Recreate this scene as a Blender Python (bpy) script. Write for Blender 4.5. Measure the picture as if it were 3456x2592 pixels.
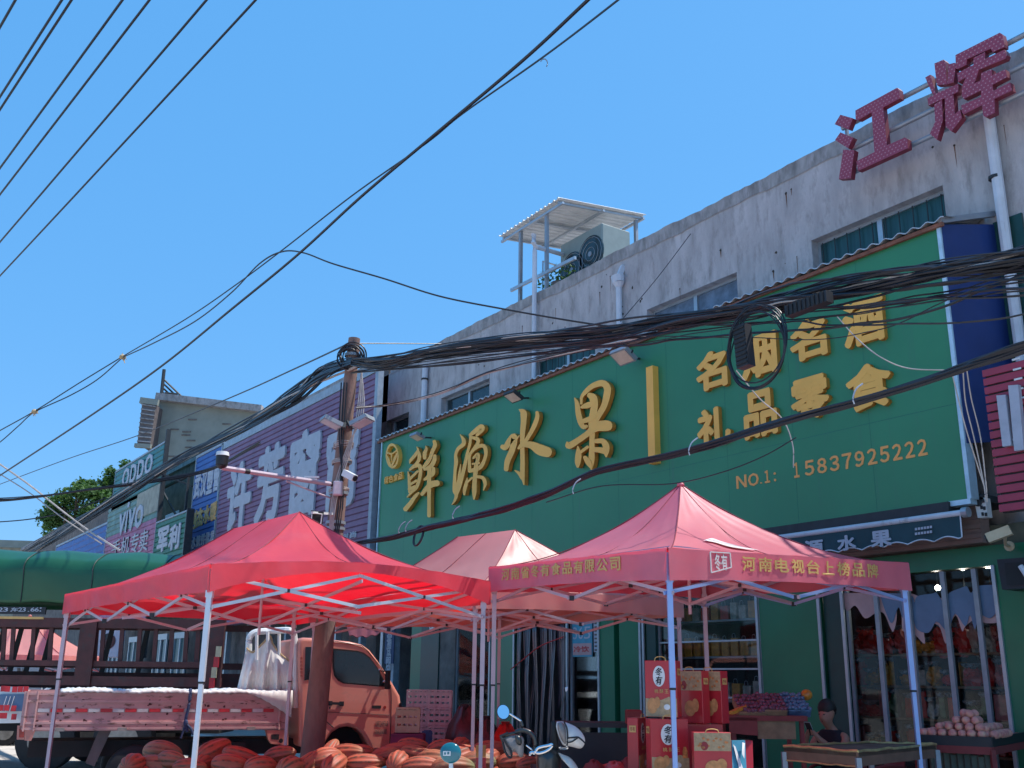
import bpy, math, random
from mathutils import Vector, Matrix
R=random.Random(7)
rad=math.radians
for o in list(bpy.data.objects): bpy.data.objects.remove(o)
SC=bpy.context.scene; COL=SC.collection
# ------------------------------------------------------------ camera model
PW,PH=3456.,2592.; FL=3422.; TH=rad(16.3); RO=rad(.72); HA=rad(34.3); EYE=1.55
H_=Vector((-math.cos(HA),math.sin(HA),0)); Z_=Vector((0,0,1))
FW=H_*math.cos(TH)+Z_*math.sin(TH); R0=H_.cross(Z_); U0=R0.cross(FW)
RV=R0*math.cos(RO)+U0*math.sin(RO); UV=U0*math.cos(RO)-R0*math.sin(RO)
CP=Vector((0,0,EYE))
cd=bpy.data.cameras.new('camera'); cam=bpy.data.objects.new('camera',cd); COL.objects.link(cam)
cd.sensor_width=36; cd.lens=FL/PW*36; cd.clip_end=2000; cd.clip_start=.05
M3=Matrix((RV,UV,-FW)).transposed(); cam.matrix_world=Matrix.Translation(CP)@M3.to_4x4()
SC.camera=cam
# ------------------------------------------------------------ light
SUN_EL=rad(61); SUN_AZ=rad(27)      # azimuth from +Y towards +X
w=bpy.data.worlds.new('World'); SC.world=w; w.use_nodes=True
nt=w.node_tree; nt.nodes.clear()
sky=nt.nodes.new('ShaderNodeTexSky'); sky.sky_type='NISHITA'; sky.sun_disc=False
sky.sun_elevation=SUN_EL; sky.sun_rotation=SUN_AZ; sky.air_density=1.1; sky.dust_density=.6; sky.ozone_density=2.2; sky.altitude=0
bg=nt.nodes.new('ShaderNodeBackground'); bg.inputs[1].default_value=.13
ow=nt.nodes.new('ShaderNodeOutputWorld'); 
mxs=nt.nodes.new('ShaderNodeMix'); mxs.data_type='RGBA'; mxs.inputs[0].default_value=.72; nt.links.new(sky.outputs[0],mxs.inputs[6]); mxs.inputs[7].default_value=(.42,2.22,5.0,1)
nt.links.new(mxs.outputs[2],bg.inputs[0]); nt.links.new(bg.outputs[0],ow.inputs[0])
ld=bpy.data.lights.new('sun','SUN'); ld.energy=3.6; ld.angle=rad(.53); ld.color=(1,.95,.88)
sun=bpy.data.objects.new('sun',ld); COL.objects.link(sun)
sd=Vector((math.sin(SUN_AZ)*math.cos(SUN_EL),math.cos(SUN_AZ)*math.cos(SUN_EL),math.sin(SUN_EL)))
sun.rotation_euler=sd.to_track_quat('Z','Y').to_euler(); sun.location=(0,0,30)
SC.view_settings.view_transform='Standard'; SC.view_settings.look='None'; SC.view_settings.exposure=.62; SC.view_settings.gamma=1
SC.cycles.max_bounces=8; SC.cycles.diffuse_bounces=4; SC.cycles.glossy_bounces=4; SC.cycles.transparent_max_bounces=12
# ------------------------------------------------------------ unprojection (photo pixels -> world)
def ray(x,y): return FW+RV*((x-PW/2)/FL)-UV*((y-PH/2)/FL)
def W(x,y,Y): d=ray(x,y); return CP+d*(Y/d.y)
def PZ(x,y,z): d=ray(x,y); return CP+d*((z-EYE)/d.z)
def P(x,y,D): d=ray(x,y); return CP+d*(D/d.dot(H_))
def LD(lat,dep,z=0): v=R0*lat+H_*dep; return Vector((v.x,v.y,z))
ROTC=math.atan2(R0.y,R0.x)         # objects squared up to the viewing direction
# ------------------------------------------------------------ object helpers
def tag(o,label,cat,group=None,kind=None):
    if label: o['label']=label
    if cat: o['category']=cat
    if group: o['group']=group
    if kind: o['kind']=kind
    return o
def thing(name,label,cat,loc=(0,0,0),rz=0,group=None):
    o=bpy.data.objects.new(name,None); COL.objects.link(o); o.empty_display_size=.2
    o.matrix_basis=Matrix.Translation(Vector(loc))@Matrix.Rotation(rz,4,'Z')
    return tag(o,label,cat,group)
def rootmat(o):
    while o.parent: o=o.parent
    return o.matrix_basis
def dup(o,parent=None):
    c=o.copy(); COL.objects.link(c); c.parent=parent
    for ch in [k for k in bpy.data.objects if k.parent is o]: dup(ch,c)
    return c
def catmull(pts,n=6):
    pts=[Vector(p) for p in pts]
    if len(pts)<3:
        return [pts[0].lerp(pts[1],i/n) for i in range(n+1)]
    out=[]
    q=[pts[0]*2-pts[1]]+pts+[pts[-1]*2-pts[-2]]
    for i in range(1,len(q)-2):
        for k in range(n):
            t=k/n; a,b,c,d=q[i-1],q[i],q[i+1],q[i+2]
            out.append(.5*((2*b)+(c-a)*t+(2*a-5*b+4*c-d)*t*t+(3*b-a-3*c+d)*t**3))
    out.append(pts[-1]); return out
class MB:
    def __init__(s): s.v=[]; s.f=[]; s.m=[]; s.mi=0
    def add(s,v,f):
        b=len(s.v); s.v+= [Vector(p) for p in v]; s.f+=[tuple(i+b for i in q) for q in f]; s.m+=[s.mi]*len(f); return s
    def mat(s,i): s.mi=i; return s
    def box(s,x0,x1,y0,y1,z0,z1):
        v=[(x,y,z) for z in (z0,z1) for y in (y0,y1) for x in (x0,x1)]
        return s.add(v,[(0,2,3,1),(4,5,7,6),(0,1,5,4),(2,6,7,3),(0,4,6,2),(1,3,7,5)])
    def obox(s,c,ax,ay,az):     # centre and three half-extent vectors
        c=Vector(c); v=[c+ax*i+ay*j+az*k for k in (-1,1) for j in (-1,1) for i in (-1,1)]
        return s.add(v,[(0,2,3,1),(4,5,7,6),(0,1,5,4),(2,6,7,3),(0,4,6,2),(1,3,7,5)])
    def bar(s,p,q,w,h=None,up=Z_):
        p=Vector(p);q=Vector(q);d=(q-p); L=d.length; d=d/L; h=h or w
        sx=d.cross(up)
        if sx.length<1e-4: sx=d.cross(Vector((1,0,0)))
        sx.normalize(); sz=sx.cross(d)
        return s.obox((p+q)/2,d*(L/2),sx*(w/2),sz*(h/2))
    def rbox(s,c,sx,sy,sz,b=.01,rot=None):    # box with chamfered edges
        c=Vector(c); v=[];hx,hy,hz=sx/2,sy/2,sz/2
        rot=rot or Matrix.Identity(3)
        idx={}
        for i in (-1,1):
            for j in (-1,1):
                for k in (-1,1):
                    for a in range(3):
                        p=[hx-b,hy-b,hz-b]; p[a]+=b
                        idx[(i,j,k,a)]=len(v); v.append(c+rot@Vector((p[0]*i,p[1]*j,p[2]*k)))
        f=[]
        def add(q): f.append(q)
        for a,(b1,b2) in ((0,(1,2)),(1,(2,0)),(2,(0,1))):
            for sgn in (-1,1):
                q=[]
                for u,w2 in ((-1,-1),(1,-1),(1,1),(-1,1)):
                    t=[0,0,0]; t[a]=sgn; t[b1]=u; t[b2]=w2; q.append(idx[(t[0],t[1],t[2],a)])
                add(tuple(q if sgn>0 else q[::-1]))
        for a in range(3):      # edge strips parallel to axis a
            b1,b2=(a+1)%3,(a+2)%3
            for u in (-1,1):
                for w2 in (-1,1):
                    def I(e,f_):
                        t=[0,0,0]; t[a]=e; t[b1]=u; t[b2]=w2; return idx[(t[0],t[1],t[2],f_)]
                    q=(I(-1,b1),I(1,b1),I(1,b2),I(-1,b2)); add(q if u*w2>0 else q[::-1])
        for i in (-1,1):
            for j in (-1,1):
                for k in (-1,1):
                    q=(idx[(i,j,k,0)],idx[(i,j,k,1)],idx[(i,j,k,2)]); add(q if i*j*k>0 else q[::-1])
        return s.add(v,f)
    def tube(s,pts,r,n=6,cap=True):
        pts=[Vector(p) for p in pts]; N=len(pts); v=[]; f=[]
        up=Z_
        for i,p in enumerate(pts):
            t=(pts[min(i+1,N-1)]-pts[max(i-1,0)])
            if t.length<1e-9: t=Vector((0,0,1))
            t.normalize(); a=t.cross(up)
            if a.length<.05: a=t.cross(Vector((1,0,0)))
            a.normalize(); b=a.cross(t); rr=r[i] if isinstance(r,(list,tuple)) else r
            for k in range(n):
                g=2*math.pi*k/n; v.append(p+a*math.cos(g)*rr+b*math.sin(g)*rr)
        for i in range(N-1):
            for k in range(n):
                k2=(k+1)%n; f.append((i*n+k,i*n+k2,(i+1)*n+k2,(i+1)*n+k))
        if cap: f.append(tuple(range(n))[::-1]); f.append(tuple((N-1)*n+k for k in range(n)))
        return s.add(v,f)
    def cyl(s,p,q,r,n=16,r2=None): return s.tube([p,q],[r,r2 if r2 is not None else r],n)
    def ell(s,c,rx,ry,rz,n=12,m=8,fn=None,rot=None):
        v=[];f=[];c=Vector(c)
        for i in range(m+1):
            a=math.pi*i/m
            for k in range(n):
                g=2*math.pi*k/n; p=Vector((rx*math.sin(a)*math.cos(g),ry*math.sin(a)*math.sin(g),rz*math.cos(a)))
                if fn: p=fn(p,a,g)
                if rot: p=rot@p
                v.append(c+p)
        for i in range(m):
            for k in range(n):
                k2=(k+1)%n; f.append((i*n+k,(i+1)*n+k,(i+1)*n+k2,i*n+k2))
        return s.add(v,f)
    def prism(s,poly,off):      # closed polygon of points, thickness vector
        n=len(poly); off=Vector(off); a=[Vector(p) for p in poly]; v=a+[p+off for p in a]
        f=[tuple(range(n)),tuple(range(n,2*n))[::-1]]+[(i,n+i,n+(i+1)%n,(i+1)%n) for i in range(n)]
        return s.add(v,f)
    def grid(s,fn,nu,nv):
        v=[fn(i/nu,j/nv) for j in range(nv+1) for i in range(nu+1)]
        f=[(j*(nu+1)+i,j*(nu+1)+i+1,(j+1)*(nu+1)+i+1,(j+1)*(nu+1)+i) for j in range(nv) for i in range(nu)]
        return s.add(v,f)
    def build(s,name,mats,parent=None,smooth=False,solid=0):
        me=bpy.data.meshes.new(name)
        if parent is not None:
            inv=rootmat(parent).inverted(); vs=[inv@p for p in s.v]
        else: vs=s.v
        me.from_pydata([tuple(p) for p in vs],[],s.f)
        if not isinstance(mats,(list,tuple)): mats=[mats]
        for m in mats: me.materials.append(m)
        if len(mats)>1:
            for p,i in zip(me.polygons,s.m): p.material_index=i
        if smooth:
            for p in me.polygons: p.use_smooth=True
            try: me.set_sharp_from_angle(angle=rad(smooth if smooth>1 else 50))
            except Exception: pass
        me.update(); o=bpy.data.objects.new(name,me); COL.objects.link(o)
        if parent is not None: o.parent=parent
        if solid:
            md=o.modifiers.new('s','SOLIDIFY'); md.thickness=solid; md.offset=0
        return o
# ------------------------------------------------------------ materials
def mat(name,col,rough=.7,metal=0,var=.18,scale=6,bump=0,bscale=None,stretch=(1,1,1),dirt=None,dcol=(.05,.045,.04),dscale=2,dlo=.55,dhi=.7,spec=.5,coat=0,trans=0,tcol=None,emit=0,alpha=None,coord='Object'):
    m=bpy.data.materials.new(name); m.use_nodes=True; nt=m.node_tree; N=nt.nodes; L=nt.links
    b=N['Principled BSDF']; b.inputs['Roughness'].default_value=rough; b.inputs['Metallic'].default_value=metal
    b.inputs['Specular IOR Level'].default_value=spec; b.inputs['Coat Weight'].default_value=coat
    col=tuple(col)+(1,)
    tc=N.new('ShaderNodeTexCoord'); mp=N.new('ShaderNodeMapping'); mp.inputs['Scale'].default_value=stretch
    L.new(tc.outputs[coord],mp.inputs[0])
    nz=N.new('ShaderNodeTexNoise'); nz.inputs['Scale'].default_value=scale; nz.inputs['Detail'].default_value=5; nz.inputs['Roughness'].default_value=.6
    L.new(mp.outputs[0],nz.inputs[0])
    mr=N.new('ShaderNodeMapRange'); mr.inputs['From Min'].default_value=.3; mr.inputs['From Max'].default_value=.7; mr.inputs['To Min'].default_value=1-var; mr.inputs['To Max'].default_value=1+var
    L.new(nz.outputs[0],mr.inputs[0])
    vm=N.new('ShaderNodeVectorMath'); vm.operation='SCALE'; vm.inputs[0].default_value=col[:3]; L.new(mr.outputs[0],vm.inputs['Scale'])
    out=vm.outputs[0]
    if dirt:
        n2=N.new('ShaderNodeTexNoise'); n2.inputs['Scale'].default_value=dscale; n2.inputs['Detail'].default_value=7; n2.inputs['Roughness'].default_value=.65
        mp2=N.new('ShaderNodeMapping'); mp2.inputs['Scale'].default_value=dirt if isinstance(dirt,tuple) else (1,1,1); L.new(tc.outputs[coord],mp2.inputs[0]); L.new(mp2.outputs[0],n2.inputs[0])
        r2=N.new('ShaderNodeMapRange'); r2.inputs['From Min'].default_value=dlo; r2.inputs['From Max'].default_value=dhi; L.new(n2.outputs[0],r2.inputs[0])
        mx=N.new('ShaderNodeMix'); mx.data_type='RGBA'; L.new(r2.outputs[0],mx.inputs[0]); L.new(out,mx.inputs[6]); mx.inputs[7].default_value=tuple(dcol)+(1,)
        out=mx.outputs[2]
    L.new(out,b.inputs['Base Color'])
    if bump:
        bn=N.new('ShaderNodeTexNoise'); bn.inputs['Scale'].default_value=bscale or scale*3; bn.inputs['Detail'].default_value=4; L.new(mp.outputs[0],bn.inputs[0])
        bp=N.new('ShaderNodeBump'); bp.inputs['Strength'].default_value=bump; bp.inputs['Distance'].default_value=.02; L.new(bn.outputs[0],bp.inputs['Height']); L.new(bp.outputs[0],b.inputs['Normal'])
    if trans:
        t=N.new('ShaderNodeBsdfTranslucent'); t.inputs[0].default_value=tuple(tcol or col[:3])+(1,)
        ms=N.new('ShaderNodeMixShader'); ms.inputs[0].default_value=trans; L.new(b.outputs[0],ms.inputs[1]); L.new(t.outputs[0],ms.inputs[2])
        L.new(ms.outputs[0],N['Material Output'].inputs[0])
    if emit:
        b.inputs['Emission Color'].default_value=col; b.inputs['Emission Strength'].default_value=emit
    if alpha is not None: b.inputs['Alpha'].default_value=alpha
    return m
def flat(name,col,rough=.6,**k): return mat(name,col,rough,var=k.pop('var',.06),**k)
# ------------------------------------------------------------ lettering
_tc={}
def text_shape(ch,off=0.0,shear=0):
    key=(ch,off,shear)
    if key in _tc: return _tc[key]
    cu=bpy.data.curves.new('t','FONT'); cu.body=ch; cu.size=1;  cu.extrude=.5; cu.resolution_u=2; cu.shear=shear
    o=bpy.data.objects.new('t',cu); COL.objects.link(o); dg=bpy.context.evaluated_depsgraph_get(); dg.update()
    me=bpy.data.meshes.new_from_object(o.evaluated_get(dg)); vs=[v.co.copy() for v in me.vertices]; fs=[tuple(p.vertices) for p in me.polygons]
    bpy.data.objects.remove(o); bpy.data.meshes.remove(me)
    if off>0 and vs:
        n0=len(vs); bv=list(vs); bf=list(fs); K=8 if off>=.018 else 4
        for k in range(K):
            a=2*math.pi*(k+.5)/K; r_=off*(1.25 if K==8 and k%2 else 1.1); dx=r_*math.cos(a); dy=r_*math.sin(a); b=len(vs)
            vs+=[Vector((p.x+dx,p.y+dy,p.z*(1+.016*(k+1)))) for p in bv]; fs+=[tuple(i+b for i in q) for q in bf]
    if vs:
        x0=min(v.x for v in vs);x1=max(v.x for v in vs);y0=min(v.y for v in vs);y1=max(v.y for v in vs)
    else: x0=x1=y0=y1=0
    _tc[key]=(vs,fs,x0,x1,y0,y1); return _tc[key]
def put_text(mb,ch,fn,off=0,shear=0):
    """fn(u,v,w) maps unit box (u right, v up, w 0 back..1 front) to world"""
    vs,fs,x0,x1,y0,y1=text_shape(ch,off,shear)
    if not vs: return
    mb.add([fn((v.x-x0)/(x1-x0),(v.y-y0)/(y1-y0),v.z+.5) for v in vs],fs)
def wall_text(mb,ch,X0,X1,Z0,Z1,Y,t=.02,off=0,shear=0):
    put_text(mb,ch,lambda u,v,w_:Vector((X0+(X1-X0)*u,Y-t*w_,Z0+(Z1-Z0)*v)),off,shear)
def px_text(mb,ch,box,Y,t=.02,off=0,shear=0):
    """box = px (xl,xr,ytop,ybot) read at the centre of the writing"""
    xl,xr,yt,yb=box; cx=(xl+xr)/2; cy=(yt+yb)/2
    X0=W(xl,cy,Y).x; X1=W(xr,cy,Y).x; Z1=W(cx,yt,Y).z; Z0=W(cx,yb,Y).z
    wall_text(mb,ch,X0,X1,Z0,Z1,Y,t,off,shear)
def stroke_poly(pts):
    """(x,y,w) list -> outline polygon with round ends, 2D"""
    c=[Vector((p[0],p[1])) for p in pts]; ws=[p[2]/2 for p in pts]
    cc=catmull([Vector((p[0],p[1],p[2]/2)) for p in pts],5)
    Lf=[];Rt=[]
    n=len(cc)
    for i,p in enumerate(cc):
        t=Vector((cc[min(i+1,n-1)].x-cc[max(i-1,0)].x,cc[min(i+1,n-1)].y-cc[max(i-1,0)].y))
        if t.length<1e-6: t=Vector((1,0))
        t.normalize(); nn=Vector((-t.y,t.x)); wv=max(p.z,2)
        Lf.append(Vector((p.x,p.y))+nn*wv); Rt.append(Vector((p.x,p.y))-nn*wv)
    def capp(p,a,sgn):
        t=Vector((cc[1].x-cc[0].x,cc[1].y-cc[0].y)) if sgn<0 else Vector((cc[-1].x-cc[-2].x,cc[-1].y-cc[-2].y))
        t.normalize(); w2=max(p.z,2); nn=Vector((-t.y,t.x)); o=[]
        for k in range(1,5):
            g=math.pi*k/5
            o.append(Vector((p.x,p.y))+nn*w2*math.cos(g)*(1 if sgn>0 else -1)+t*w2*.8*math.sin(g)*sgn)
        return o
    return Lf+capp(cc[-1],0,1)+Rt[::-1]+capp(cc[0],0,-1)
# ============================================================ materials
M={}
def m_(k,*a,**kw): M[k]=mat(k,*a,**kw)
m_('plaster',(.41,.385,.39),.9,var=.24,scale=1.9,bump=.5,bscale=26,stretch=(1.5,1,.5),dirt=(2.6,1,.9),dcol=(.19,.175,.17),dscale=2.1,dlo=.50,dhi=.78)
m_('parapet_band',(.27,.26,.26),.95,var=.4,scale=5,bump=.5,bscale=20,stretch=(1,1,.5),dirt=(2,1,.6),dcol=(.36,.34,.35),dscale=3,dlo=.5,dhi=.62)
m_('spot',(.045,.035,.03),.95)
m_('rust',(.16,.07,.035),.95)
m_('glass_dark',(.018,.035,.04),.12,var=.3,scale=2,spec=.6)
m_('glass_teal',(.016,.07,.075),.3,var=.35,scale=3,stretch=(6,1,.4))
m_('curtain_blue',(.12,.17,.24),.6,var=.4,scale=5)
m_('aluminium',(.42,.46,.5),.4,.6,var=.1)
m_('steel_grey',(.3,.33,.37),.5,.5,var=.12)
m_('steel_dark',(.035,.04,.045),.6,.3)
m_('green_board',(.034,.215,.098),.38,var=.10,scale=.5,bump=.12,bscale=1.3,spec=.5,dirt=(3,1,.12),dcol=(.055,.155,.105),dscale=3,dlo=.56,dhi=.9)
m_('board_edge',(.45,.62,.72),.4,.2)
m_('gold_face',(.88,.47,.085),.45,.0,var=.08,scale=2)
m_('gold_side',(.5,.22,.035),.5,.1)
m_('orange_vinyl',(.88,.38,.10),.5,var=.04)
m_('blue_panel',(.012,.035,.15),.5,var=.12,scale=2)
m_('roof_sheet',(.52,.54,.56),.35,.3,var=.12)
m_('roof_rust',(.21,.09,.06),.8,var=.3,scale=9)
m_('white_pvc',(.55,.58,.64),.5,var=.12,scale=3,dirt=(2,2,.5),dcol=(.2,.18,.17),dlo=.6,dhi=.75)
m_('white_paint',(.66,.68,.68),.5,var=.1,scale=4)
m_('cream_unit',(.22,.27,.26),.45,var=.08)
m_('black',(.012,.013,.018),.5,var=.3)
m_('rubber',(.014,.014,.016),.75,var=.25)
m_('wire',(.010,.011,.018),.45,var=.3)
m_('wire_pale',(.4,.36,.34),.6,var=.2)
m_('purple_sheet',(.185,.105,.20),.55,var=.16,scale=2.5)
m_('blue_sheet',(.02,.10,.36),.5,var=.2,scale=2.5)
m_('green_sheet',(.015,.14,.10),.5,var=.2,scale=2.5)
m_('teal_sheet',(.02,.16,.17),.5,var=.2,scale=2)
m_('mint_sheet',(.14,.26,.24),.6,var=.3,scale=2)
m_('beige_sheet',(.3,.29,.23),.6,var=.3,scale=3)
m_('pink_sheet',(.33,.13,.24),.6,var=.25,scale=2)
m_('sign_white',(.40,.43,.50),.55,var=.1)
m_('sign_trim',(.3,.36,.42),.5,.2)
m_('old_wall',(.15,.13,.12),.95,var=.4,scale=2.5,bump=.4,dirt=(1,1,.4),dcol=(.05,.045,.045))
m_('grey_green_wall',(.24,.26,.23),.9,var=.12,scale=1.5)
m_('brown_metal',(.13,.11,.11),.6,var=.2)
m_('concrete_pole',(.20,.125,.105),.9,var=.25,scale=5,bump=.4,bscale=40,stretch=(1,1,.4),dirt=(1,1,.25),dcol=(.08,.05,.05))
m_('red_sign',(.32,.035,.07),.5,var=.12,scale=3)
m_('red_led_side',(.17,.018,.04),.5)
m_('teal_cloth',(.018,.055,.07),.8,var=.12,scale=4)
m_('shutter',(.24,.18,.17),.6,var=.15,scale=3)
m_('drab',(.09,.10,.075),.9,var=.4,scale=3)
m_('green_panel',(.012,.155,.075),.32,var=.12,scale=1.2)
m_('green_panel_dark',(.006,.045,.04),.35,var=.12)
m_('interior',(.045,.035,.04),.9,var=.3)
m_('floor_tile',(.2,.19,.18),.4,var=.15)
m_('asphalt',(.55,.5,.44),.95,var=.12,scale=.8,bump=.3,bscale=12,dirt=(1,1,1),dcol=(.22,.2,.18),dscale=1.1,dlo=.55,dhi=.75)
m_('pavement',(.34,.31,.28),.9,var=.15,scale=1.5,bump=.3,bscale=15)
m_('maroon',(.075,.018,.018),.6,var=.3,scale=5,dirt=(1,1,1),dcol=(.05,.03,.03),dscale=6)
m_('tarp_green',(.014,.10,.05),.38,var=.12,scale=2,bump=.25,bscale=2.5,trans=.12,tcol=(.02,.25,.12))
m_('truck_red_cast',(.62,.24,.18),.38,var=.07,scale=2,spec=.5,coat=.3,dirt=(1,1,2),dcol=(.4,.22,.17),dscale=4,dlo=.55,dhi=.8)  # salmon base paints the red canopy light onto the truck, dirt on top
m_('truck_bed',(.56,.32,.30),.6,var=.12,scale=4,dirt=(1,1,2.5),dcol=(.17,.09,.07),dscale=6,dlo=.56,dhi=.66)  # pink base also carries the red canopy light, the dirt is real
m_('white_cloth',(.84,.83,.80),.85,var=.08,scale=5,trans=.25,tcol=(.7,.7,.68))
m_('hem_tan',(.5,.36,.2),.85)
m_('reflect_red',(.5,.02,.03),.4)
m_('reflect_white',(.5,.48,.48),.4)
m_('lens_red',(.3,.03,.02),.25)
m_('strap_blue',(.03,.05,.12),.8)
m_('hub_steel',(.3,.27,.24),.5,.4,var=.3)
m_('tent_pole_white',(.62,.64,.7),.35,.35,var=.05)
m_('tent_pole_blue',(.3,.42,.72),.35,.3,var=.05)
m_('tent_pole_pink',(.5,.4,.45),.4,.3,var=.05)
m_('canopy_red',(.75,.085,.12),.42,var=.05,scale=1.4,bump=.55,bscale=5,trans=.42,tcol=(.99,.004,.02),spec=.8,dirt=(1,1,1),dcol=(.70,.15,.19),dscale=1.2,dlo=.5,dhi=.8)
m_('canopy_salmon',(.80,.40,.36),.42,spec=.8,var=.06,scale=1.4,bump=.3,bscale=2.5,trans=.42,tcol=(.95,.03,.015))
m_('canopy_pink',(.76,.20,.26),.42,spec=.8,var=.06,scale=1.2,bump=.25,bscale=2.2,trans=.34,tcol=(.95,.006,.03),dirt=(1,1,1),dcol=(.74,.26,.30),dscale=1.2,dlo=.5,dhi=.8)
m_('gold_print',(.62,.36,.12),.6)
m_('white_print',(.7,.6,.58),.6)
m_('print_navy',(.10,.05,.12),.6)
m_('box_red',(.46,.018,.028),.35,var=.08,coat=.2)
m_('box_red_dark',(.25,.012,.022),.4,var=.1)
m_('box_tan',(.40,.27,.15),.5,var=.25,scale=30)
m_('box_print',(.5,.17,.05),.5,var=.5,scale=25)
m_('box_white',(.65,.65,.66),.5)
m_('cookie',(.55,.24,.09),.6,var=.3,scale=20)
m_('crate_white',(.5,.46,.5),.6,var=.1)
m_('crate_cream',(.5,.42,.28),.7,var=.15)
m_('crate_purple',(.2,.02,.08),.6)
m_('crate_blue',(.04,.12,.3),.5)
m_('wood_red',(.20,.03,.03),.7,var=.2)
m_('wood',(.24,.14,.08),.8,var=.3,scale=8)
m_('cardboard',(.17,.09,.06),.8,var=.2)
m_('table_edge',(.6,.48,.22),.35,.6,var=.3,scale=12)
m_('skin',(.33,.16,.11),.55,var=.08)
m_('hair',(.01,.009,.009),.6)
m_('shirt_black',(.011,.012,.02),.9,var=.2)
m_('peach',(.62,.22,.19),.6,var=.3,scale=9,dirt=(1,1,1),dcol=(.62,.36,.24),dscale=14,dlo=.45,dhi=.65)
m_('scooter_dark',(.015,.02,.022),.3,coat=.5)
m_('seam_red',(.25,.03,.05),.7)
m_('chrome',(.7,.72,.75),.12,1,var=.05)
m_('mirror',(.9,.92,.95),.02,1,var=0)
m_('clear_plastic',(.30,.27,.26),.22,var=.35,scale=8,trans=.15)
m_('fender',(.5,.5,.48),.25,coat=.6)
m_('teal_plastic',(.01,.14,.18),.18,coat=.6)
m_('lamp_glass',(.6,.5,.42),.2,var=.15)
m_('leaf',(.075,.15,.04),.7,var=.45,scale=1.5,trans=.25,tcol=(.1,.22,.03))
m_('bark',(.1,.07,.05),.9)
m_('reflection_and_solid_blue',(.10,.17,.28),.35,var=.15,scale=3)  # paints the sky reflected in the big window, plain blue elsewhere
m_('reflection_and_solid_pink',(.50,.30,.30),.5,var=.15,scale=3)  # paints the tents reflected in the big window, plain pink elsewhere
m_('bag_clear',(.2,.2,.22),.12,var=.5,scale=12,spec=.8)
m_('pvc_strip',(.075,.05,.065),.18,var=.5,scale=4,stretch=(6,6,.3),spec=.7)
m_('poster_teal',(.05,.28,.4),.5)
m_('bulb',(1,.93,.8),.5,emit=45)
m_('car_white',(.6,.66,.7),.2,coat=.6)
m_('car_glass',(.01,.015,.02),.08)
m_('maroon_cloth',(.13,.02,.04),.85,trans=.12,tcol=(.2,.01,.03))
m_('plank_blue',(.03,.06,.14),.7)
def goodie(n,c): m_(n,c,.35,var=.4,scale=14,spec=.7)
goodie('goods_red',(.5,.02,.015)); goodie('goods_gold',(.55,.24,.03)); goodie('goods_pink',(.42,.07,.07)); goodie('goods_green',(.05,.12,.05)); goodie('goods_dark',(.06,.03,.04)); goodie('goods_white',(.35,.33,.3)); goodie('goods_blue',(.06,.11,.2)); goodie('goods_orange',(.5,.2,.02))
# glass that really transmits
def glassmat(name,tint,refl=.12,al=.25):
    m=bpy.data.materials.new(name); m.use_nodes=True; nt=m.node_tree; N=nt.nodes; L=nt.links; N.clear()
    o=N.new('ShaderNodeOutputMaterial'); t=N.new('ShaderNodeBsdfTransparent'); t.inputs[0].default_value=(*tint,1)
    g=N.new('ShaderNodeBsdfGlossy'); g.inputs['Roughness'].default_value=.03; fr=N.new('ShaderNodeFresnel'); fr.inputs[0].default_value=1.28
    mx=N.new('ShaderNodeMixShader'); ad=N.new('ShaderNodeMath'); ad.operation='ADD'; ad.inputs[1].default_value=refl; ad.use_clamp=True
    L.new(fr.outputs[0],ad.inputs[0]); L.new(ad.outputs[0],mx.inputs[0]); L.new(t.outputs[0],mx.inputs[1]); L.new(g.outputs[0],mx.inputs[2]); L.new(mx.outputs[0],o.inputs[0])
    M[name]=m
glassmat('glass',(.86,.9,.9),.0); glassmat('visor',(.62,.6,.58),.1)
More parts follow.
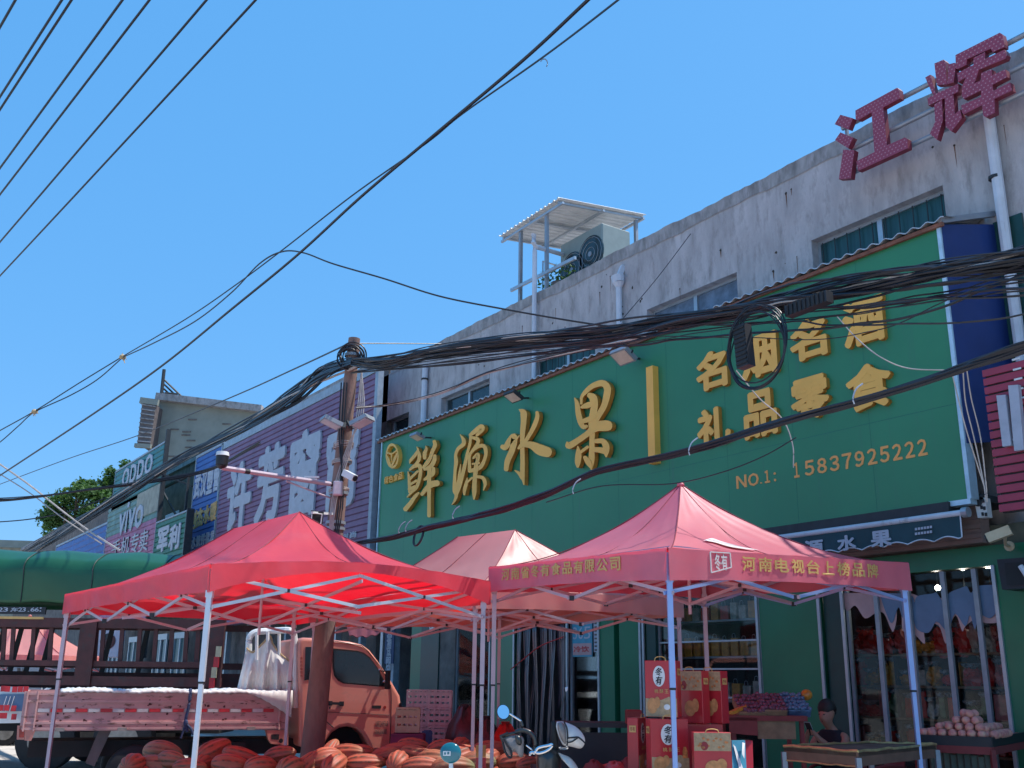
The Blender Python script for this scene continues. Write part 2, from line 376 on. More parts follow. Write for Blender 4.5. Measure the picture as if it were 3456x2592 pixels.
# red letters with rows of small lamps
def led_mat():
    m=mat('red_led',(.27,.045,.085),.5,var=.06); nt=m.node_tree; N=nt.nodes; L=nt.links; b=N['Principled BSDF']
    tc=N.new('ShaderNodeTexCoord'); sp=N.new('ShaderNodeSeparateXYZ'); L.new(tc.outputs['Object'],sp.inputs[0])
    def cell(src,s,shift=None):
        a=N.new('ShaderNodeMath'); a.operation='MULTIPLY'; a.inputs[1].default_value=s; L.new(src,a.inputs[0]); a2=a
        if shift is not None:
            a2=N.new('ShaderNodeMath'); a2.operation='ADD'; L.new(a.outputs[0],a2.inputs[0]); L.new(shift,a2.inputs[1])
        f=N.new('ShaderNodeMath'); f.operation='FRACT'; L.new(a2.outputs[0],f.inputs[0]); d=N.new('ShaderNodeMath'); d.operation='SUBTRACT'; d.inputs[1].default_value=.5; L.new(f.outputs[0],d.inputs[0])
        p=N.new('ShaderNodeMath'); p.operation='POWER'; p.inputs[1].default_value=2
        ab=N.new('ShaderNodeMath'); ab.operation='ABSOLUTE'; L.new(d.outputs[0],ab.inputs[0]); L.new(ab.outputs[0],p.inputs[0]); return p,a
    pz,az=cell(sp.outputs[2],21)
    fl=N.new('ShaderNodeMath'); fl.operation='FLOOR'; L.new(az.outputs[0],fl.inputs[0]); hf=N.new('ShaderNodeMath'); hf.operation='MULTIPLY'; hf.inputs[1].default_value=.5; L.new(fl.outputs[0],hf.inputs[0])
    px,_=cell(sp.outputs[0],18,hf.outputs[0])
    s=N.new('ShaderNodeMath'); s.operation='ADD'; L.new(px.outputs[0],s.inputs[0]); L.new(pz.outputs[0],s.inputs[1])
    lt=N.new('ShaderNodeMath'); lt.operation='LESS_THAN'; lt.inputs[1].default_value=.035; L.new(s.outputs[0],lt.inputs[0])
    mx=N.new('ShaderNodeMix'); mx.data_type='RGBA'; L.new(lt.outputs[0],mx.inputs[0])
    src=b.inputs['Base Color'].links[0].from_socket; L.new(src,mx.inputs[6]); mx.inputs[7].default_value=(.42,.2,.24,1); L.new(mx.outputs[2],b.inputs['Base Color'])
    M['red_led']=m
led_mat()
def melon_mat(name,c1,c2,c3):
    m=mat(name,c1,.55,var=.2,scale=5); nt=m.node_tree; N=nt.nodes; L=nt.links; b=N['Principled BSDF']
    tc=N.new('ShaderNodeTexCoord'); sp=N.new('ShaderNodeSeparateXYZ'); L.new(tc.outputs['Object'],sp.inputs[0])
    a=N.new('ShaderNodeMath'); a.operation='ARCTAN2'; L.new(sp.outputs[1],a.inputs[0]); L.new(sp.outputs[2],a.inputs[1])
    nz=N.new('ShaderNodeTexNoise'); nz.inputs['Scale'].default_value=9; L.new(tc.outputs['Object'],nz.inputs[0])
    ma=N.new('ShaderNodeMath'); ma.operation='MULTIPLY_ADD'; ma.inputs[1].default_value=10; L.new(a.outputs[0],ma.inputs[0]); L.new(nz.outputs[0],ma.inputs[2])
    sn=N.new('ShaderNodeMath'); sn.operation='SINE'; L.new(ma.outputs[0],sn.inputs[0])
    mr=N.new('ShaderNodeMapRange'); mr.inputs['From Min'].default_value=.0; mr.inputs['From Max'].default_value=.8; L.new(sn.outputs[0],mr.inputs[0])
    n2=N.new('ShaderNodeTexNoise'); n2.inputs['Scale'].default_value=16; n2.inputs['Detail'].default_value=4; L.new(tc.outputs['Object'],n2.inputs[0])
    mm=N.new('ShaderNodeMath'); mm.operation='MULTIPLY'; L.new(mr.outputs[0],mm.inputs[0]); 
    r2=N.new('ShaderNodeMapRange'); r2.inputs['From Min'].default_value=.35; r2.inputs['From Max'].default_value=.6; L.new(n2.outputs[0],r2.inputs[0]); L.new(r2.outputs[0],mm.inputs[1])
    mx=N.new('ShaderNodeMix'); mx.data_type='RGBA'; L.new(mm.outputs[0],mx.inputs[0])
    src=b.inputs['Base Color'].links[0].from_socket; L.new(src,mx.inputs[6]); mx.inputs[7].default_value=(*c2,1)
    # greenish blossom end
    e=N.new('ShaderNodeMapRange'); e.inputs['From Min'].default_value=.09; e.inputs['From Max'].default_value=.2; L.new(sp.outputs[0],e.inputs[0])
    m3=N.new('ShaderNodeMix'); m3.data_type='RGBA'; L.new(e.outputs[0],m3.inputs[0]); L.new(mx.outputs[2],m3.inputs[6]); m3.inputs[7].default_value=(*c3,1); L.new(m3.outputs[2],b.inputs['Base Color'])
    M[name]=m
melon_mat('melon_orange',(.40,.10,.055),(.12,.06,.035),(.33,.13,.06))
melon_mat('melon_green',(.34,.13,.07),(.10,.07,.04),(.20,.22,.11))
# ============================================================ setting
def struct(o): o['kind']='structure'; return o
g=MB(); g.grid(lambda u,v:Vector((-700+1100*u,-300+1000*v,0)),4,4); struct(g.build('ground',M['asphalt']))
YS=10.77; YW=11.6; YF=11.3
g=MB(); g.box(-60,6,9.9,YF-.05,0.004,.13); struct(g.build('pavement',M['pavement']))
# ============================================================ main building
bld=thing('shop_building','long two storey building with streaked lavender grey plaster above the green sign','building',(-9,YW,0))
ztop=W(3456,155,YW).z
zband=ztop-.2
def win_rect(xl,yl,xr,yr,yb):       # top-left px, top-right px, bottom px under the right corner
    a=W(xl,yl,YW); b=W(xr,yr,YW); c=W(xr,yb,YW)
    return (a.x,b.x,c.z,(a.z+b.z)/2)
wins=[(W(2738,813,YW).x,W(3181,623,YW).x,6.6,(W(2738,813,YW).z+W(3181,623,YW).z)/2),
      (W(2183,1047,YW).x,W(2486,916,YW).x,6.6,(W(2183,1047,YW).z+W(2486,916,YW).z)/2),
      (W(1800,1200,YW).x,W(2008,1130,YW).x,6.6,None),(W(1489,1343,YW).x,W(1652,1277,YW).x,6.6,None),(W(1250,1440,YW).x,W(1380,1394,YW).x,6.6,None)]
zw=(wins[0][3]+wins[1][3])/2
zw4=(W(1489,1343,YW).z+W(1652,1277,YW).z)/2
print('win tops',wins[0][3],wins[1][3],zw4,'parapet',ztop,W(1290,1256,YW).z)
wins=[(a,b,c,d if d else zw4) for a,b,c,d in wins]
def wall_holes(mb,x0,x1,z0,z1,Y,t,holes):
    xs=sorted(set([x0,x1]+[h[0] for h in holes]+[h[1] for h in holes])); zs=sorted(set([z0,z1]+[h[2] for h in holes]+[h[3] for h in holes]))
    for i in range(len(xs)-1):
        for j in range(len(zs)-1):
            cx=(xs[i]+xs[i+1])/2; cz=(zs[j]+zs[j+1])/2
            if any(h[0]<cx<h[1] and h[2]<cz<h[3] for h in holes): continue
            mb.box(xs[i],xs[i+1],Y,Y+t,zs[j],zs[j+1])
m=MB(); wall_holes(m,-22.6,4.5,3.35,zband,YW,.3,wins); m.build('wall',M['plaster'],bld)
m=MB(); n=240; tp_=[]
for i in range(n+1):
    x=-22.6+27.1*i/n; tp_.append((x,ztop+.012*math.sin(x*1.3)+.008*math.sin(x*4.1+1)+R.uniform(-.012,.008),zband-.035+.012*math.sin(x*2.2)+.012*math.sin(x*7.3)*math.sin(x*1.7)+R.uniform(-.01,.0)))
for a,b in zip(tp_,tp_[1:]):
    m.add([(a[0],YW-.012,a[2]),(b[0],YW-.012,b[2]),(b[0],YW-.012,b[1]),(a[0],YW-.012,a[1]),(a[0],YW+.3,a[1]),(b[0],YW+.3,b[1]),(b[0],YW+.3,zband),(a[0],YW+.3,zband)],[(0,1,2,3),(3,2,5,4),(4,5,6,7)])
m.build('parapet',M['parapet_band'],bld)
m=MB(); m.box(-22.6,4.5,YW+.3,YW+6,zband-.9,zband-.6); m.build('roof',M['parapet_band'],bld)
m=MB(); m.box(-22.6,-22.3,YW+.3,YW+6,0,ztop-.05); m.box(4.2,4.5,YW+.3,YW+6,0,ztop-.05); m.box(-22.3,4.2,YW+5.8,YW+6,0,ztop-.1); m.build('side_wall',M['plaster'],bld)
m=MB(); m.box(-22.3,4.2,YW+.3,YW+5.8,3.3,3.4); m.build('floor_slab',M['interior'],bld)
mats=['glass_teal','curtain_blue','glass_teal','glass_dark','glass_dark']
for k,(a,b,c,d) in enumerate(wins):
    f=MB(); y=YW+.14; t=.05
    f.box(a,b,y,y+.06,d-t,d); f.box(a,b,y,y+.06,c,c+t); f.box(a,a+t,y+.001,y+.06,c+t,d-t); f.box(b-t,b,y+.001,y+.06,c+t,d-t)
    mid=(a+b)/2; f.box(mid-.04,mid+.04,y-.01,y+.06,c+t,d-t)
    fo=f.build('window',M['aluminium'],bld)
    p=MB(); p.box(a+t,mid-.04,y+.02,y+.03,c+t,d-t); p.box(mid+.04,b-t,y+.03,y+.04,c+t,d-t); p.build('pane',M[mats[k]],fo)
    if k in(0,2):
        s=MB(); nb=10
        for i in range(nb):
            x=a+(b-a)*(i+.5)/nb; s.box(x-.006,x+.006,y-.03,y-.02,c+t,d-t)
        s.build('window_bars',M['steel_dark'],fo)
    if k==1:
        s=MB()
        for i in range(6):
            x=mid+.1+(b-mid-.2)*i/5; s.box(x-.1,x+.08,y+.005,y+.015,c+.25,c+.25+R.uniform(.25,.5))
        s.build('curtain',M['sign_white'],fo)
# wall marks : rusty anchor holes and stains
m=MB(); r_=MB()
for i in range(70):
    x=R.uniform(-20,-3.5); z=R.uniform(7.2,zband); s=R.uniform(.008,.03)
    if any(h[0]-.1<x<h[1]+.1 and h[2]<z<h[3]+.1 for h in wins): continue
    pts=[(x+s*R.uniform(.6,1.2)*math.cos(a*1.05),YW-.004,z+s*R.uniform(.6,1.3)*math.sin(a*1.05)) for a in range(6)]
    m=MB(); m.prism(pts,(0,.003,0)); m.build('anchor_hole',M['spot'],bld)
    if R.random()<.5: w2=s*.4; r_=MB(); r_.prism([(x-w2,YW-.006,z-s),(x+w2,YW-.006,z-s),(x+w2*.3,YW-.006,z-s-R.uniform(.08,.35))],(0,.003,0)); r_.build('rust_streak',M['rust'],bld)
# ground floor shop front
def fx(px,y=2200,Y=YF): return W(px,y,Y).x
zl=W(3365,1915,YF).z; ztopf=3.4
print('lintel z',zl)
m=MB(); m.box(-22.3,4.2,YW+.3,YW+5.8,.13,.16); m.build('shop_floor',M['floor_tile'],bld)
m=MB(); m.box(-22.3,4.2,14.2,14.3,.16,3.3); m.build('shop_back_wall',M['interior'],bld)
def pillar(a,b,mt='green_panel',y0=YF-.06,y1=YF+.12,z1=None,name='green_pillar'):
    q=MB(); q.box(fx(a),fx(b),y0,y1,.13,z1 or zl+.02); return q.build(name,M[mt],bld)
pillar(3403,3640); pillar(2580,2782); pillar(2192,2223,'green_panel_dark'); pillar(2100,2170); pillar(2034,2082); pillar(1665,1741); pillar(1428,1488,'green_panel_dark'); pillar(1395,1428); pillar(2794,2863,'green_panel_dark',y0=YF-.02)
q=MB(); q.box(fx(1488),fx(1540),YF-.03,YF+.15,.13,zl); q.build('bare_pier',M['old_wall'],bld)
for a in (3397,2786,2574,2184,2173,2032,1745,1664,2867,1925):
    x=fx(a); q=MB(); q.box(x-.022,x+.022,YF-.09,YF-.062,.13,zl+.02); q.build('metal_trim',M['aluminium'],bld)
m=MB(); m.box(fx(1395),4.2,YF-.05,YF+.1,zl+.02,zl+.25); m.build('lintel',M['green_panel'],bld)
m=MB(); m.box(fx(1395),4.2,YF+.02,YW,zl+.25,3.36); m.build('fascia_wall',M['drab'],bld)
m=MB(); zs0=zl+.28
for i in range(9):
    m.box(fx(2560),fx(3345,1850),YF-.16-.02*(i%2),YF+.02,zs0+.055*i,zs0+.055*i+.053)
m.build('roller_shutter_box',M['shutter'],bld)
m=MB()
for i in range(34): m.box(fx(3640)+.02,4.2,YF-.02-.012*(i%2),YF+.06,.15+.085*i,.15+.085*i+.083)
m.build('roller_shutter',M['shutter'],bld)
# windows between pillars
def pane(a,b,z0=.25):
    q=MB(); q.box(fx(a),fx(b),YF+.02,YF+.03,z0,zl); f=q.build('shop_window',M['glass'],bld)
    s=MB(); 
    for x in (fx(a),fx(b)): s.box(x-.02,x+.02,YF+.0,YF+.05,.16,zl)
    s.box(fx(a)+.02,fx(b)-.02,YF,YF+.05,.16,.25); s.build('window_frame',M['steel_grey'],f); return f
g1=pane(2870,3396); g2=pane(2224,2572); g3=pane(1927,2031); g4=pane(1541,1662)
for px in (2980,3090,3215,3325):          # verticals in front of the big window
    x=fx(px,2200); q=MB(); q.box(x-.03,x+.03,YF-.06,YF-.02,.16,zl); q.build('mullion',M['steel_grey'],g1)
q=MB()
for z in (1.35,1.75,2.15): q.box(fx(2224)+.02,fx(2572)-.02,YF-.0,YF+.045,z-.012,z+.012)
q.build('glazing_bars',M['aluminium'],g2)
# coloured shapes painting sky and tent reflections on the big window
def reflection_patch(pts,org,sc,mt,Y,name):
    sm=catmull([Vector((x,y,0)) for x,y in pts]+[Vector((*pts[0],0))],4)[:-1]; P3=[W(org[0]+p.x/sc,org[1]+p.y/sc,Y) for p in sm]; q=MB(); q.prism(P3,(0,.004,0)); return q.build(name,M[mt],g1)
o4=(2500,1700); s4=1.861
reflection_patch([(640,560),(900,565),(960,600),(980,700),(960,800),(940,780),(900,690),(850,685),(780,720),(720,640),(670,675),(645,620)],o4,s4,'reflection_and_solid_pink',YF-.001,'painted_reflection')
reflection_patch([(1000,600),(1010,700),(1020,800),(1090,820),(1155,880),(1155,790),(1240,760),(1285,880),(1300,800),(1350,700),(1390,800),(1410,770),(1480,720),(1540,750),(1640,720),(1640,500),(1600,560),(1500,620),(1400,560),(1200,600),(1050,560)],o4,s4,'reflection_and_solid_pink',YF+.006,'painted_reflection')
reflection_patch([(870,560),(1060,570),(1090,620),(1110,580),(1200,565),(1230,560),(1270,610),(1310,560),(1380,530),(1420,520),(1445,560),(1480,520),(1560,510),(1620,520),(1630,620),(1600,690),(1560,720),(1500,700),(1470,790),(1440,700),(1410,770),(1345,690),(1300,800),(1230,740),(1180,810),(1100,780),(1070,650),(1020,720),(990,650),(950,750),(910,680)],o4,s4,'reflection_and_solid_blue',YF-.009,'painted_reflection')
# ============================================================ green fascia sign
sx0=W(1278,1800,YS).x; sx1=W(3270,1684,YS).x; sz0=3.6; sz1=7.0
sg=thing('fascia_sign','huge green shop sign with raised golden characters across the facade','shop sign',((sx0+sx1)/2,YS,sz0))
m=MB(); m.box(sx0,sx1,YS,YS+.12,sz0,sz1); m.build('board',M['green_board'],sg)
m=MB(); e=.035
m.box(sx0-e,sx1+e,YS-.03,YS+.1,sz0-.06,sz0); m.box(sx1,sx1+.05,YS-.03,YS+.125,sz0,sz1); m.box(sx0-.04,sx0,YS-.03,YS+.125,sz0,sz1)
m.build('edge_trim',M['board_edge'],sg)
m=MB()
for k in range(1,12):
    x=sx0+(sx1-sx0)*k/12; m.box(x-.002,x+.002,YS-.0015,YS,sz0+.02,sz1-.02)
m.box(sx0+.02,sx1-.02,YS-.0012,YS,sz0+1.13,sz0+1.136); m.build('panel_joints',M['green_sheet'],sg)
m=MB(); m.box(sx0,sx1+.1,YS+.13,YW,sz0-.02,sz0+.06); m.build('soffit',M['steel_dark'],sg)
# corrugated strip roof over the sign
zr1=sz1+.22
def corr(u,v):
    x=sx0-.2+(sx1-sx0+.35)*u; c=.022*math.cos(x*2*math.pi/.2); return Vector((x,YS-.09+(YW-YS+.09)*v,sz1+.03+(zr1-sz1)*v+c))
m=MB(); m.grid(corr,420,1); m.grid(lambda u,v:corr(u,v)+Vector((0,0,.012)),420,1)
N2=421*2
m.f+=[(i,i+1,N2+i+1,N2+i) for i in range(420)]; m.m+=[0]*420
m.build('canopy_sheet',M['roof_sheet'],sg)
m=MB(); m.box(sx0-.2,sx1+.1,YS-.06,YS-.015,sz1-.045,sz1+.005); m.build('sheet_edge_bar',M['roof_rust'],sg)
pa=W(3161,752,YS); pb=W(3358,729,YW); pc=W(3398,1182,YW)
zb=W(3254,1497,YS).z
m=MB(); m.prism([(sx1+.055,YS+.0,zb),(pb.x,YW-.02,zb+.1),(pb.x,YW-.02,pb.z-.12),(sx1+.055,YS,sz1)],(-.03,0,0)); m.build('side_panel',M['blue_panel'],sg)
m=MB(); m.bar((sx1+.06,YS-.04,sz1+.03),(pb.x,YW-.02,pb.z+.02),.06,.07); m.build('top_rail',M['steel_grey'],sg)
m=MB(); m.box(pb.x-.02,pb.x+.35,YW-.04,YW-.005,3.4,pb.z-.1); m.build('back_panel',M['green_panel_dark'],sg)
# letters
def brush(name,strokes,org,sc,parent,Y=YS,t0=.05,t=.055):
    f=MB()
    for i,s in enumerate(strokes):
        pl=stroke_poly(s); P3=[W(org[0]+p.x/sc,org[1]+p.y/sc,Y) for p in pl]
        yy=Y-t0-t-.0011*i
        front=[Vector((p.x,yy,p.z)) for p in P3]
        n=len(front); b=len(f.v)
        back=[p+Vector((0,t+t0*.6,0)) for p in front]
        f.mat(0); f.add(front+back,[tuple(range(n))]); f.mat(1)
        f.f+=[(b+i2,b+n+i2,b+n+(i2+1)%n,b+(i2+1)%n) for i2 in range(n)]; f.m+=[1]*n
    return f.build(name,[M['gold_face'],M['gold_side']],parent)
oA=(1280,1420); sA=4.424; oB=(1680,1240); sB=4.148
xian=[[(620,400,10),(640,450,35),(590,530,48),(530,600,42),(515,650,10)],[(640,440,20),(660,530,55),(650,600,50),(590,680,40)],[(490,770,14),(505,850,38),(512,980,42),(512,1075,32)],
 [(520,740,34),(590,685,54),(660,680,62),(680,760,52),(662,880,52),(620,1000,52),(560,1060,45),(480,1150,14)],[(520,880,38),(600,800,38),(640,760,30)],[(530,960,36),(620,900,36)],[(512,1030,52),(600,1000,60)],
 [(655,1085,32),(600,1140,52),(530,1240,62),(455,1330,72)],[(760,385,12),(770,430,40),(745,500,60),(745,570,50)],[(890,315,50),(900,380,60),(860,470,56),(830,560,52),(780,640,60),(725,710,42)],
 [(900,530,45),(890,600,62),(850,680,62),(790,720,52),(740,740,30)],[(880,720,50),(870,800,62),(800,850,60),(740,890,32)],[(705,1110,50),(760,1040,64),(850,960,92),(940,940,88)],[(820,700,60),(815,850,60),(815,1000,60),(815,1200,52),(815,1430,56)]]
yuan=[[(1270,215,10),(1320,290,52),(1320,360,62),(1240,430,50),(1205,520,45),(1212,620,60),(1197,750,45),(1190,900,50),(1190,1050,60),(1215,1120,52),(1190,1200,36),(1150,1260,12)],[(1280,660,10),(1265,780,36),(1250,900,45),(1220,1030,60)],
 [(1420,225,44),(1480,180,64),(1590,100,76),(1600,150,62),(1520,230,40)],[(1430,230,40),(1420,350,42),(1380,500,42),(1350,650,52),(1300,850,56),(1260,1000,56),(1220,1110,46)],
 [(1450,260,40),(1530,285,60),(1540,340,52),(1460,460,46),(1415,540,40),(1415,740,52)],[(1440,480,30),(1560,390,50),(1640,400,62),(1662,500,52),(1630,620,52),(1580,700,62),(1500,740,62),(1410,760,52)],
 [(1470,570,30),(1540,510,50),(1540,590,52),(1510,700,60)],[(1460,655,26),(1560,640,34)],[(1515,720,72),(1500,850,62),(1490,1000,72),(1490,1100,60),(1485,1180,22)],[(1385,860,12),(1370,950,50),(1345,1040,52),(1340,1110,32)],[(1385,930,30),(1460,860,32)],[(1540,845,42),(1620,865,54),(1655,950,52),(1630,1050,12)]]
shui=[[(360,600,12),(420,645,90),(425,760,80),(412,900,72),(405,1050,62),(410,1300,62),(410,1500,62),(430,1650,16)],[(300,1450,10),(360,1490,44),(410,1560,56)],
 [(125,1120,64),(170,1130,74),(230,1040,84),(290,975,84),(290,1060,92),(260,1180,82),(200,1320,78),(180,1440,62)],[(290,1060,40),(370,960,12)],[(615,640,44),(620,700,58),(590,800,64),(530,920,58),(470,1020,54),(400,1100,62),(355,1145,32)],[(430,1090,70),(540,1100,104),(660,1165,150),(770,1200,140)]]
guo=[[(1140,440,12),(1175,520,62),(1190,640,74),(1220,760,82),(1260,845,60),(1310,835,46)],[(1235,520,34),(1240,430,42),(1300,350,62),(1400,270,74),(1530,235,90),(1600,300,98),(1590,420,95),(1550,560,84),(1480,680,84),(1420,780,84)],
 [(1345,400,70),(1400,440,110),(1420,540,100),(1405,650,100),(1390,780,110),(1388,950,76),(1385,1150,76),(1382,1300,82),(1380,1440,22)],[(1240,570,40),(1320,545,80),(1420,510,60)],[(1240,770,50),(1330,745,74),(1420,700,60)],
 [(1040,1060,26),(1062,1110,88),(1200,1030,82),(1340,930,84),(1450,845,130),(1560,830,150),(1620,830,140)],[(1190,1115,14),(1200,1220,82),(1190,1340,78),(1190,1405,32)],[(1220,1205,42),(1330,1125,42)],[(1290,1270,52),(1340,1340,82),(1380,1420,32)],
 [(1445,1045,62),(1540,1045,72),(1588,1110,92),(1590,1200,78),(1590,1262,22)],[(1400,1160,62),(1520,1172,82),(1580,1190,82)]]
for nm,st,oo,ss in (('character',xian,oA,sA),('character',yuan,oA,sA),('character',shui,oB,sB),('character',guo,oB,sB)): brush(nm,st,oo,ss,sg)
def gold_text(ch,box,off=.03,t=.065,name='character'):
    f=MB(); px_text(f,ch,box,YS,t,off); n=len(f.f)
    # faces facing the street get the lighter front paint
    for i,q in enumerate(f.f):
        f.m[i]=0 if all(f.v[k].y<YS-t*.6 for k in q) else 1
    return f.build(name,[M['gold_face'],M['gold_side']],sg)
o9=(2340,940); s9=2.676
def bx(o,s,x0,x1,y0,y1): return (o[0]+x0/s,o[0]+x1/s,o[1]+y0/s,o[1]+y1/s)
for ch,b in (('名',(50,335,660,1010)),('烟',(455,785,500,900)),('名',(895,1235,370,740)),('酒',(1370,1760,180,610)),('礼',(60,365,1165,1520)),('品',(480,785,1010,1440)),('零',(905,1260,890,1280)),('食',(1405,1825,770,1190))):
    gold_text(ch,bx(o9,s9,*b),off=.035)
m=MB(); a=W(2203,1400,YS).x; b=W(2226,1400,YS).x; z1=W(2214,1240,YS).z; z0=W(2222,1566,YS).z
m.box(a,b,YS-.12,YS-.001,z0,z1); m.build('divider_bar',M['gold_face'],sg)
def painted(ch,x0,x1,yt0,yb0,parent,Y,mt,name='lettering',t=.006,off=.01):
    f=MB(); z1=(W(x0,yt0[0],Y).z+W(x1,yt0[1],Y).z)/2; z0=(W(x0,yb0[0],Y).z+W(x1,yb0[1],Y).z)/2
    wall_text(f,ch,W(x0,(yt0[0]+yb0[0])/2,Y).x,W(x1,(yt0[1]+yb0[1])/2,Y).x,z0,z1,Y,t,off); return f.build(name,M[mt],parent)
oC=(2200,900); sC=1.659
for c,a_,b_ in (('Ｎ',474,532),('Ｏ',540,600),('．',608,618),('１',632,662),('：',684,696)):
    yt=1168-.175*(a_-472)+(62 if c=='．' else (20 if c=='：' else 0)); yb=1240-.18*(a_-472); f=MB(); px_text(f,c,(oC[0]+a_/sC,oC[0]+b_/sC,oC[1]+yt/sC,oC[1]+yb/sC),YS-.001,.006,.02); f.build('letter',M['orange_vinyl'],sg)
num='１５８３７９２５２２２'; x0=780; x1=1552
for i,c in enumerate(num):
    xa=x0+(x1-x0)*i/11+6; xb=x0+(x1-x0)*(i+1)/11-10; sl=(945-1090)/(1550-780)
    yt=1098+sl*(xa-780); yb=yt+ (85+ (xa-780)*.014)
    if c=='１': xa+=10; xb-=14
    f=MB(); px_text(f,c,(oC[0]+xa/sC,oC[0]+xb/sC,oC[1]+yt/sC,oC[1]+yb/sC),YS-.001,.006,.02); f.build('digit',M['orange_vinyl'],sg)
# round certification emblem
f=MB(); c=(250,533); 
def LA(x,y): return W(oA[0]+x/sA,oA[1]+y/sA,YS)
ring=[]
for k in range(40):
    a=2*math.pi*k/40; a2=2*math.pi*(k+1)/40
    def rp(a,r,sk=1): return LA(c[0]+r*95*math.cos(a)+ -22*math.sin(a)*-r*.6, c[1]+r*185*math.sin(a)-r*18*math.cos(a))
    f.prism([rp(a,1),rp(a2,1),rp(a2,.8),rp(a,.8)],(0,-.1,0))
f.prism([LA(*p)+Vector((0,-.001,0)) for p in ((180,470),(215,490),(260,485),(330,430),(335,450),(290,485),(240,520),(175,500))],(0,-.102,0))
f.prism([LA(*p)+Vector((0,-.002,0)) for p in ((165,510),(200,560),(232,655),(240,655),(275,560),(325,470),(340,480),(300,600),(240,720),(200,660),(170,590))],(0,-.1,0))
f.prism([LA(*p)+Vector((0,-.003,0)) for p in ((228,520),(250,515),(240,640))],(0,-.1,0))
f.build('emblem',M['gold_face'],sg)
f=MB()
for i,ch in enumerate('绿色食品'):
    xa=102+70*i; px_text(f,ch,(oA[0]+xa/sA,oA[0]+(xa+62)/sA,oA[1]+(838-22*i)/sA,oA[1]+(945-22*i)/sA),YS,.05,.02)
f.build('emblem_caption',M['gold_face'],sg)
# floodlights above the sign
def floodlight(px,py,label,tilt,s=1):
    p=W(px,py,YS-.35); t=thing('floodlight',label,'floodlight',p,0,'floodlights along the top of the green sign')
    ax=Vector((1,0,0)); dn=Vector((0,-math.sin(tilt),-math.cos(tilt))); up=Vector((0,-math.cos(tilt),math.sin(tilt)))
    m=MB(); m.obox(p,ax*.17*s,up*.13*s,dn*.035*s); m.obox(p-dn*.05*s,ax*.11*s,up*.08*s,dn*.02*s); m.build('housing',M['steel_dark'] if s==1 else M['steel_grey'],t)
    m=MB(); m.obox(p+dn*.038*s,ax*.145*s,up*.105*s,dn*.004*s); m.build('lens',M['lamp_glass'],t)
    m=MB(); m.bar(p+up*-.1-dn*.03,Vector((p.x,YS-.0,p.z+.02)),.03); m.bar(p-ax*.17*s,p-ax*.17*s-dn*.07,.01,.03); m.bar(p+ax*.17*s,p+ax*.17*s-dn*.07,.01,.03); m.build('bracket',M['steel_dark'],t)
floodlight(1408,1473,'small flat floodlight at the left end of the green sign, above the emblem',.35,.9)
floodlight(1733,1337,'tilted black floodlight above the second and third big characters of the green sign',.5)
floodlight(2104,1201,'wide grey floodlight on the sign top left of the golden divider bar',.6,1.15)
# ============================================================ rooftop letters
YR=11.2
rt=thing('rooftop_sign','red lamp studded characters on steel rails along the parapet','rooftop sign',(W(3150,400,YR).x,YR,8))
oJ=(2780,100); sJ=3.073
def redchar(polys):
    f=MB()
    for i,pl in enumerate(polys):
        P3=[W(oJ[0]+x/sJ,oJ[1]+y/sJ,YR) for x,y in pl]; yy=YR-.0011*i
        fr=[Vector((p.x,yy-.09,p.z)) for p in P3]; n=len(fr); b=len(f.v); f.mat(0); f.add(fr+[p+Vector((0,.09,0)) for p in fr],[tuple(range(n)),tuple(range(n,2*n))])
        f.f+=[(b+k,b+n+k,b+n+(k+1)%n,b+(k+1)%n) for k in range(n)]; f.m+=[1]*n
    return f.build('character',[M['red_led'],M['red_led_side']],rt)
redchar([[(215,903),(345,940),(300,1055),(155,1000)],[(215,1085),(350,1140),(295,1250),(160,1165)],[(245,1265),(362,1270),(325,1560),(200,1570)],
 [(372,860),(805,625),(825,645),(835,735),(660,830),(700,1220),(885,1140),(912,1155),(918,1250),(400,1485),(382,1385),(570,1290),(540,880),(400,960),(375,950)]])
redchar([[(1190,375),(1285,335),(1305,355),(1320,590),(1215,600)],[(1095,520),(1148,490),(1190,640),(1205,690),(1170,690)],[(1335,385),(1400,368),(1415,380),(1390,570),(1325,590)],
 [(1120,735),(1200,690),(1440,585),(1440,670),(1330,720),(1130,810)],[(1190,800),(1270,750),(1280,960),(1220,1165),(1145,1105),(1200,980)],[(1300,730),(1390,700),(1405,900),(1460,850),(1480,940),(1370,1080),(1310,1030)],
 [(1412,290),(1870,60),(1895,75),(1920,180),(1920,210),(1800,260),(1775,225),(1530,335),(1525,390),(1435,435),(1415,430)],[(1430,480),(1560,410),(1920,235),(1945,290),(1930,330),(1640,450),(1440,570)],[(1600,320),(1720,260),(1720,350),(1600,420)],
 [(1560,430),(1660,430),(1620,560),(1530,690),(1480,620)],[(1480,640),(1930,440),(1950,520),(1800,600),(1500,745),(1480,720)],[(1475,810),(1690,720),(1980,575),(2000,660),(1820,745),(1500,905),(1480,880)],[(1680,480),(1790,440),(1800,600),(1820,760),(1825,890),(1730,935),(1705,920),(1680,740)]])
m=MB()
for px,py in ((3053,329),(3007,443),(3079,492)):
    z=W(px,py,YR+.08).z; m.tube([(W(2850,500,YR).x-.05,YR+.06,z),(-3,YR+.06,z)],.036,8)
    for x in (-5.0,): m.bar((x,YR+.08,z),(x,YW,z-.02),.03)
zt=W(3053,329,YR+.08).z; zb2=W(3079,492,YR+.08).z
for px in (2850,): x=W(px,500,YR).x; m.bar((x,YR+.09,zb2-.05),(x,YR+.09,zt),.04)
m.build('rail_frame',M['steel_grey'],rt)
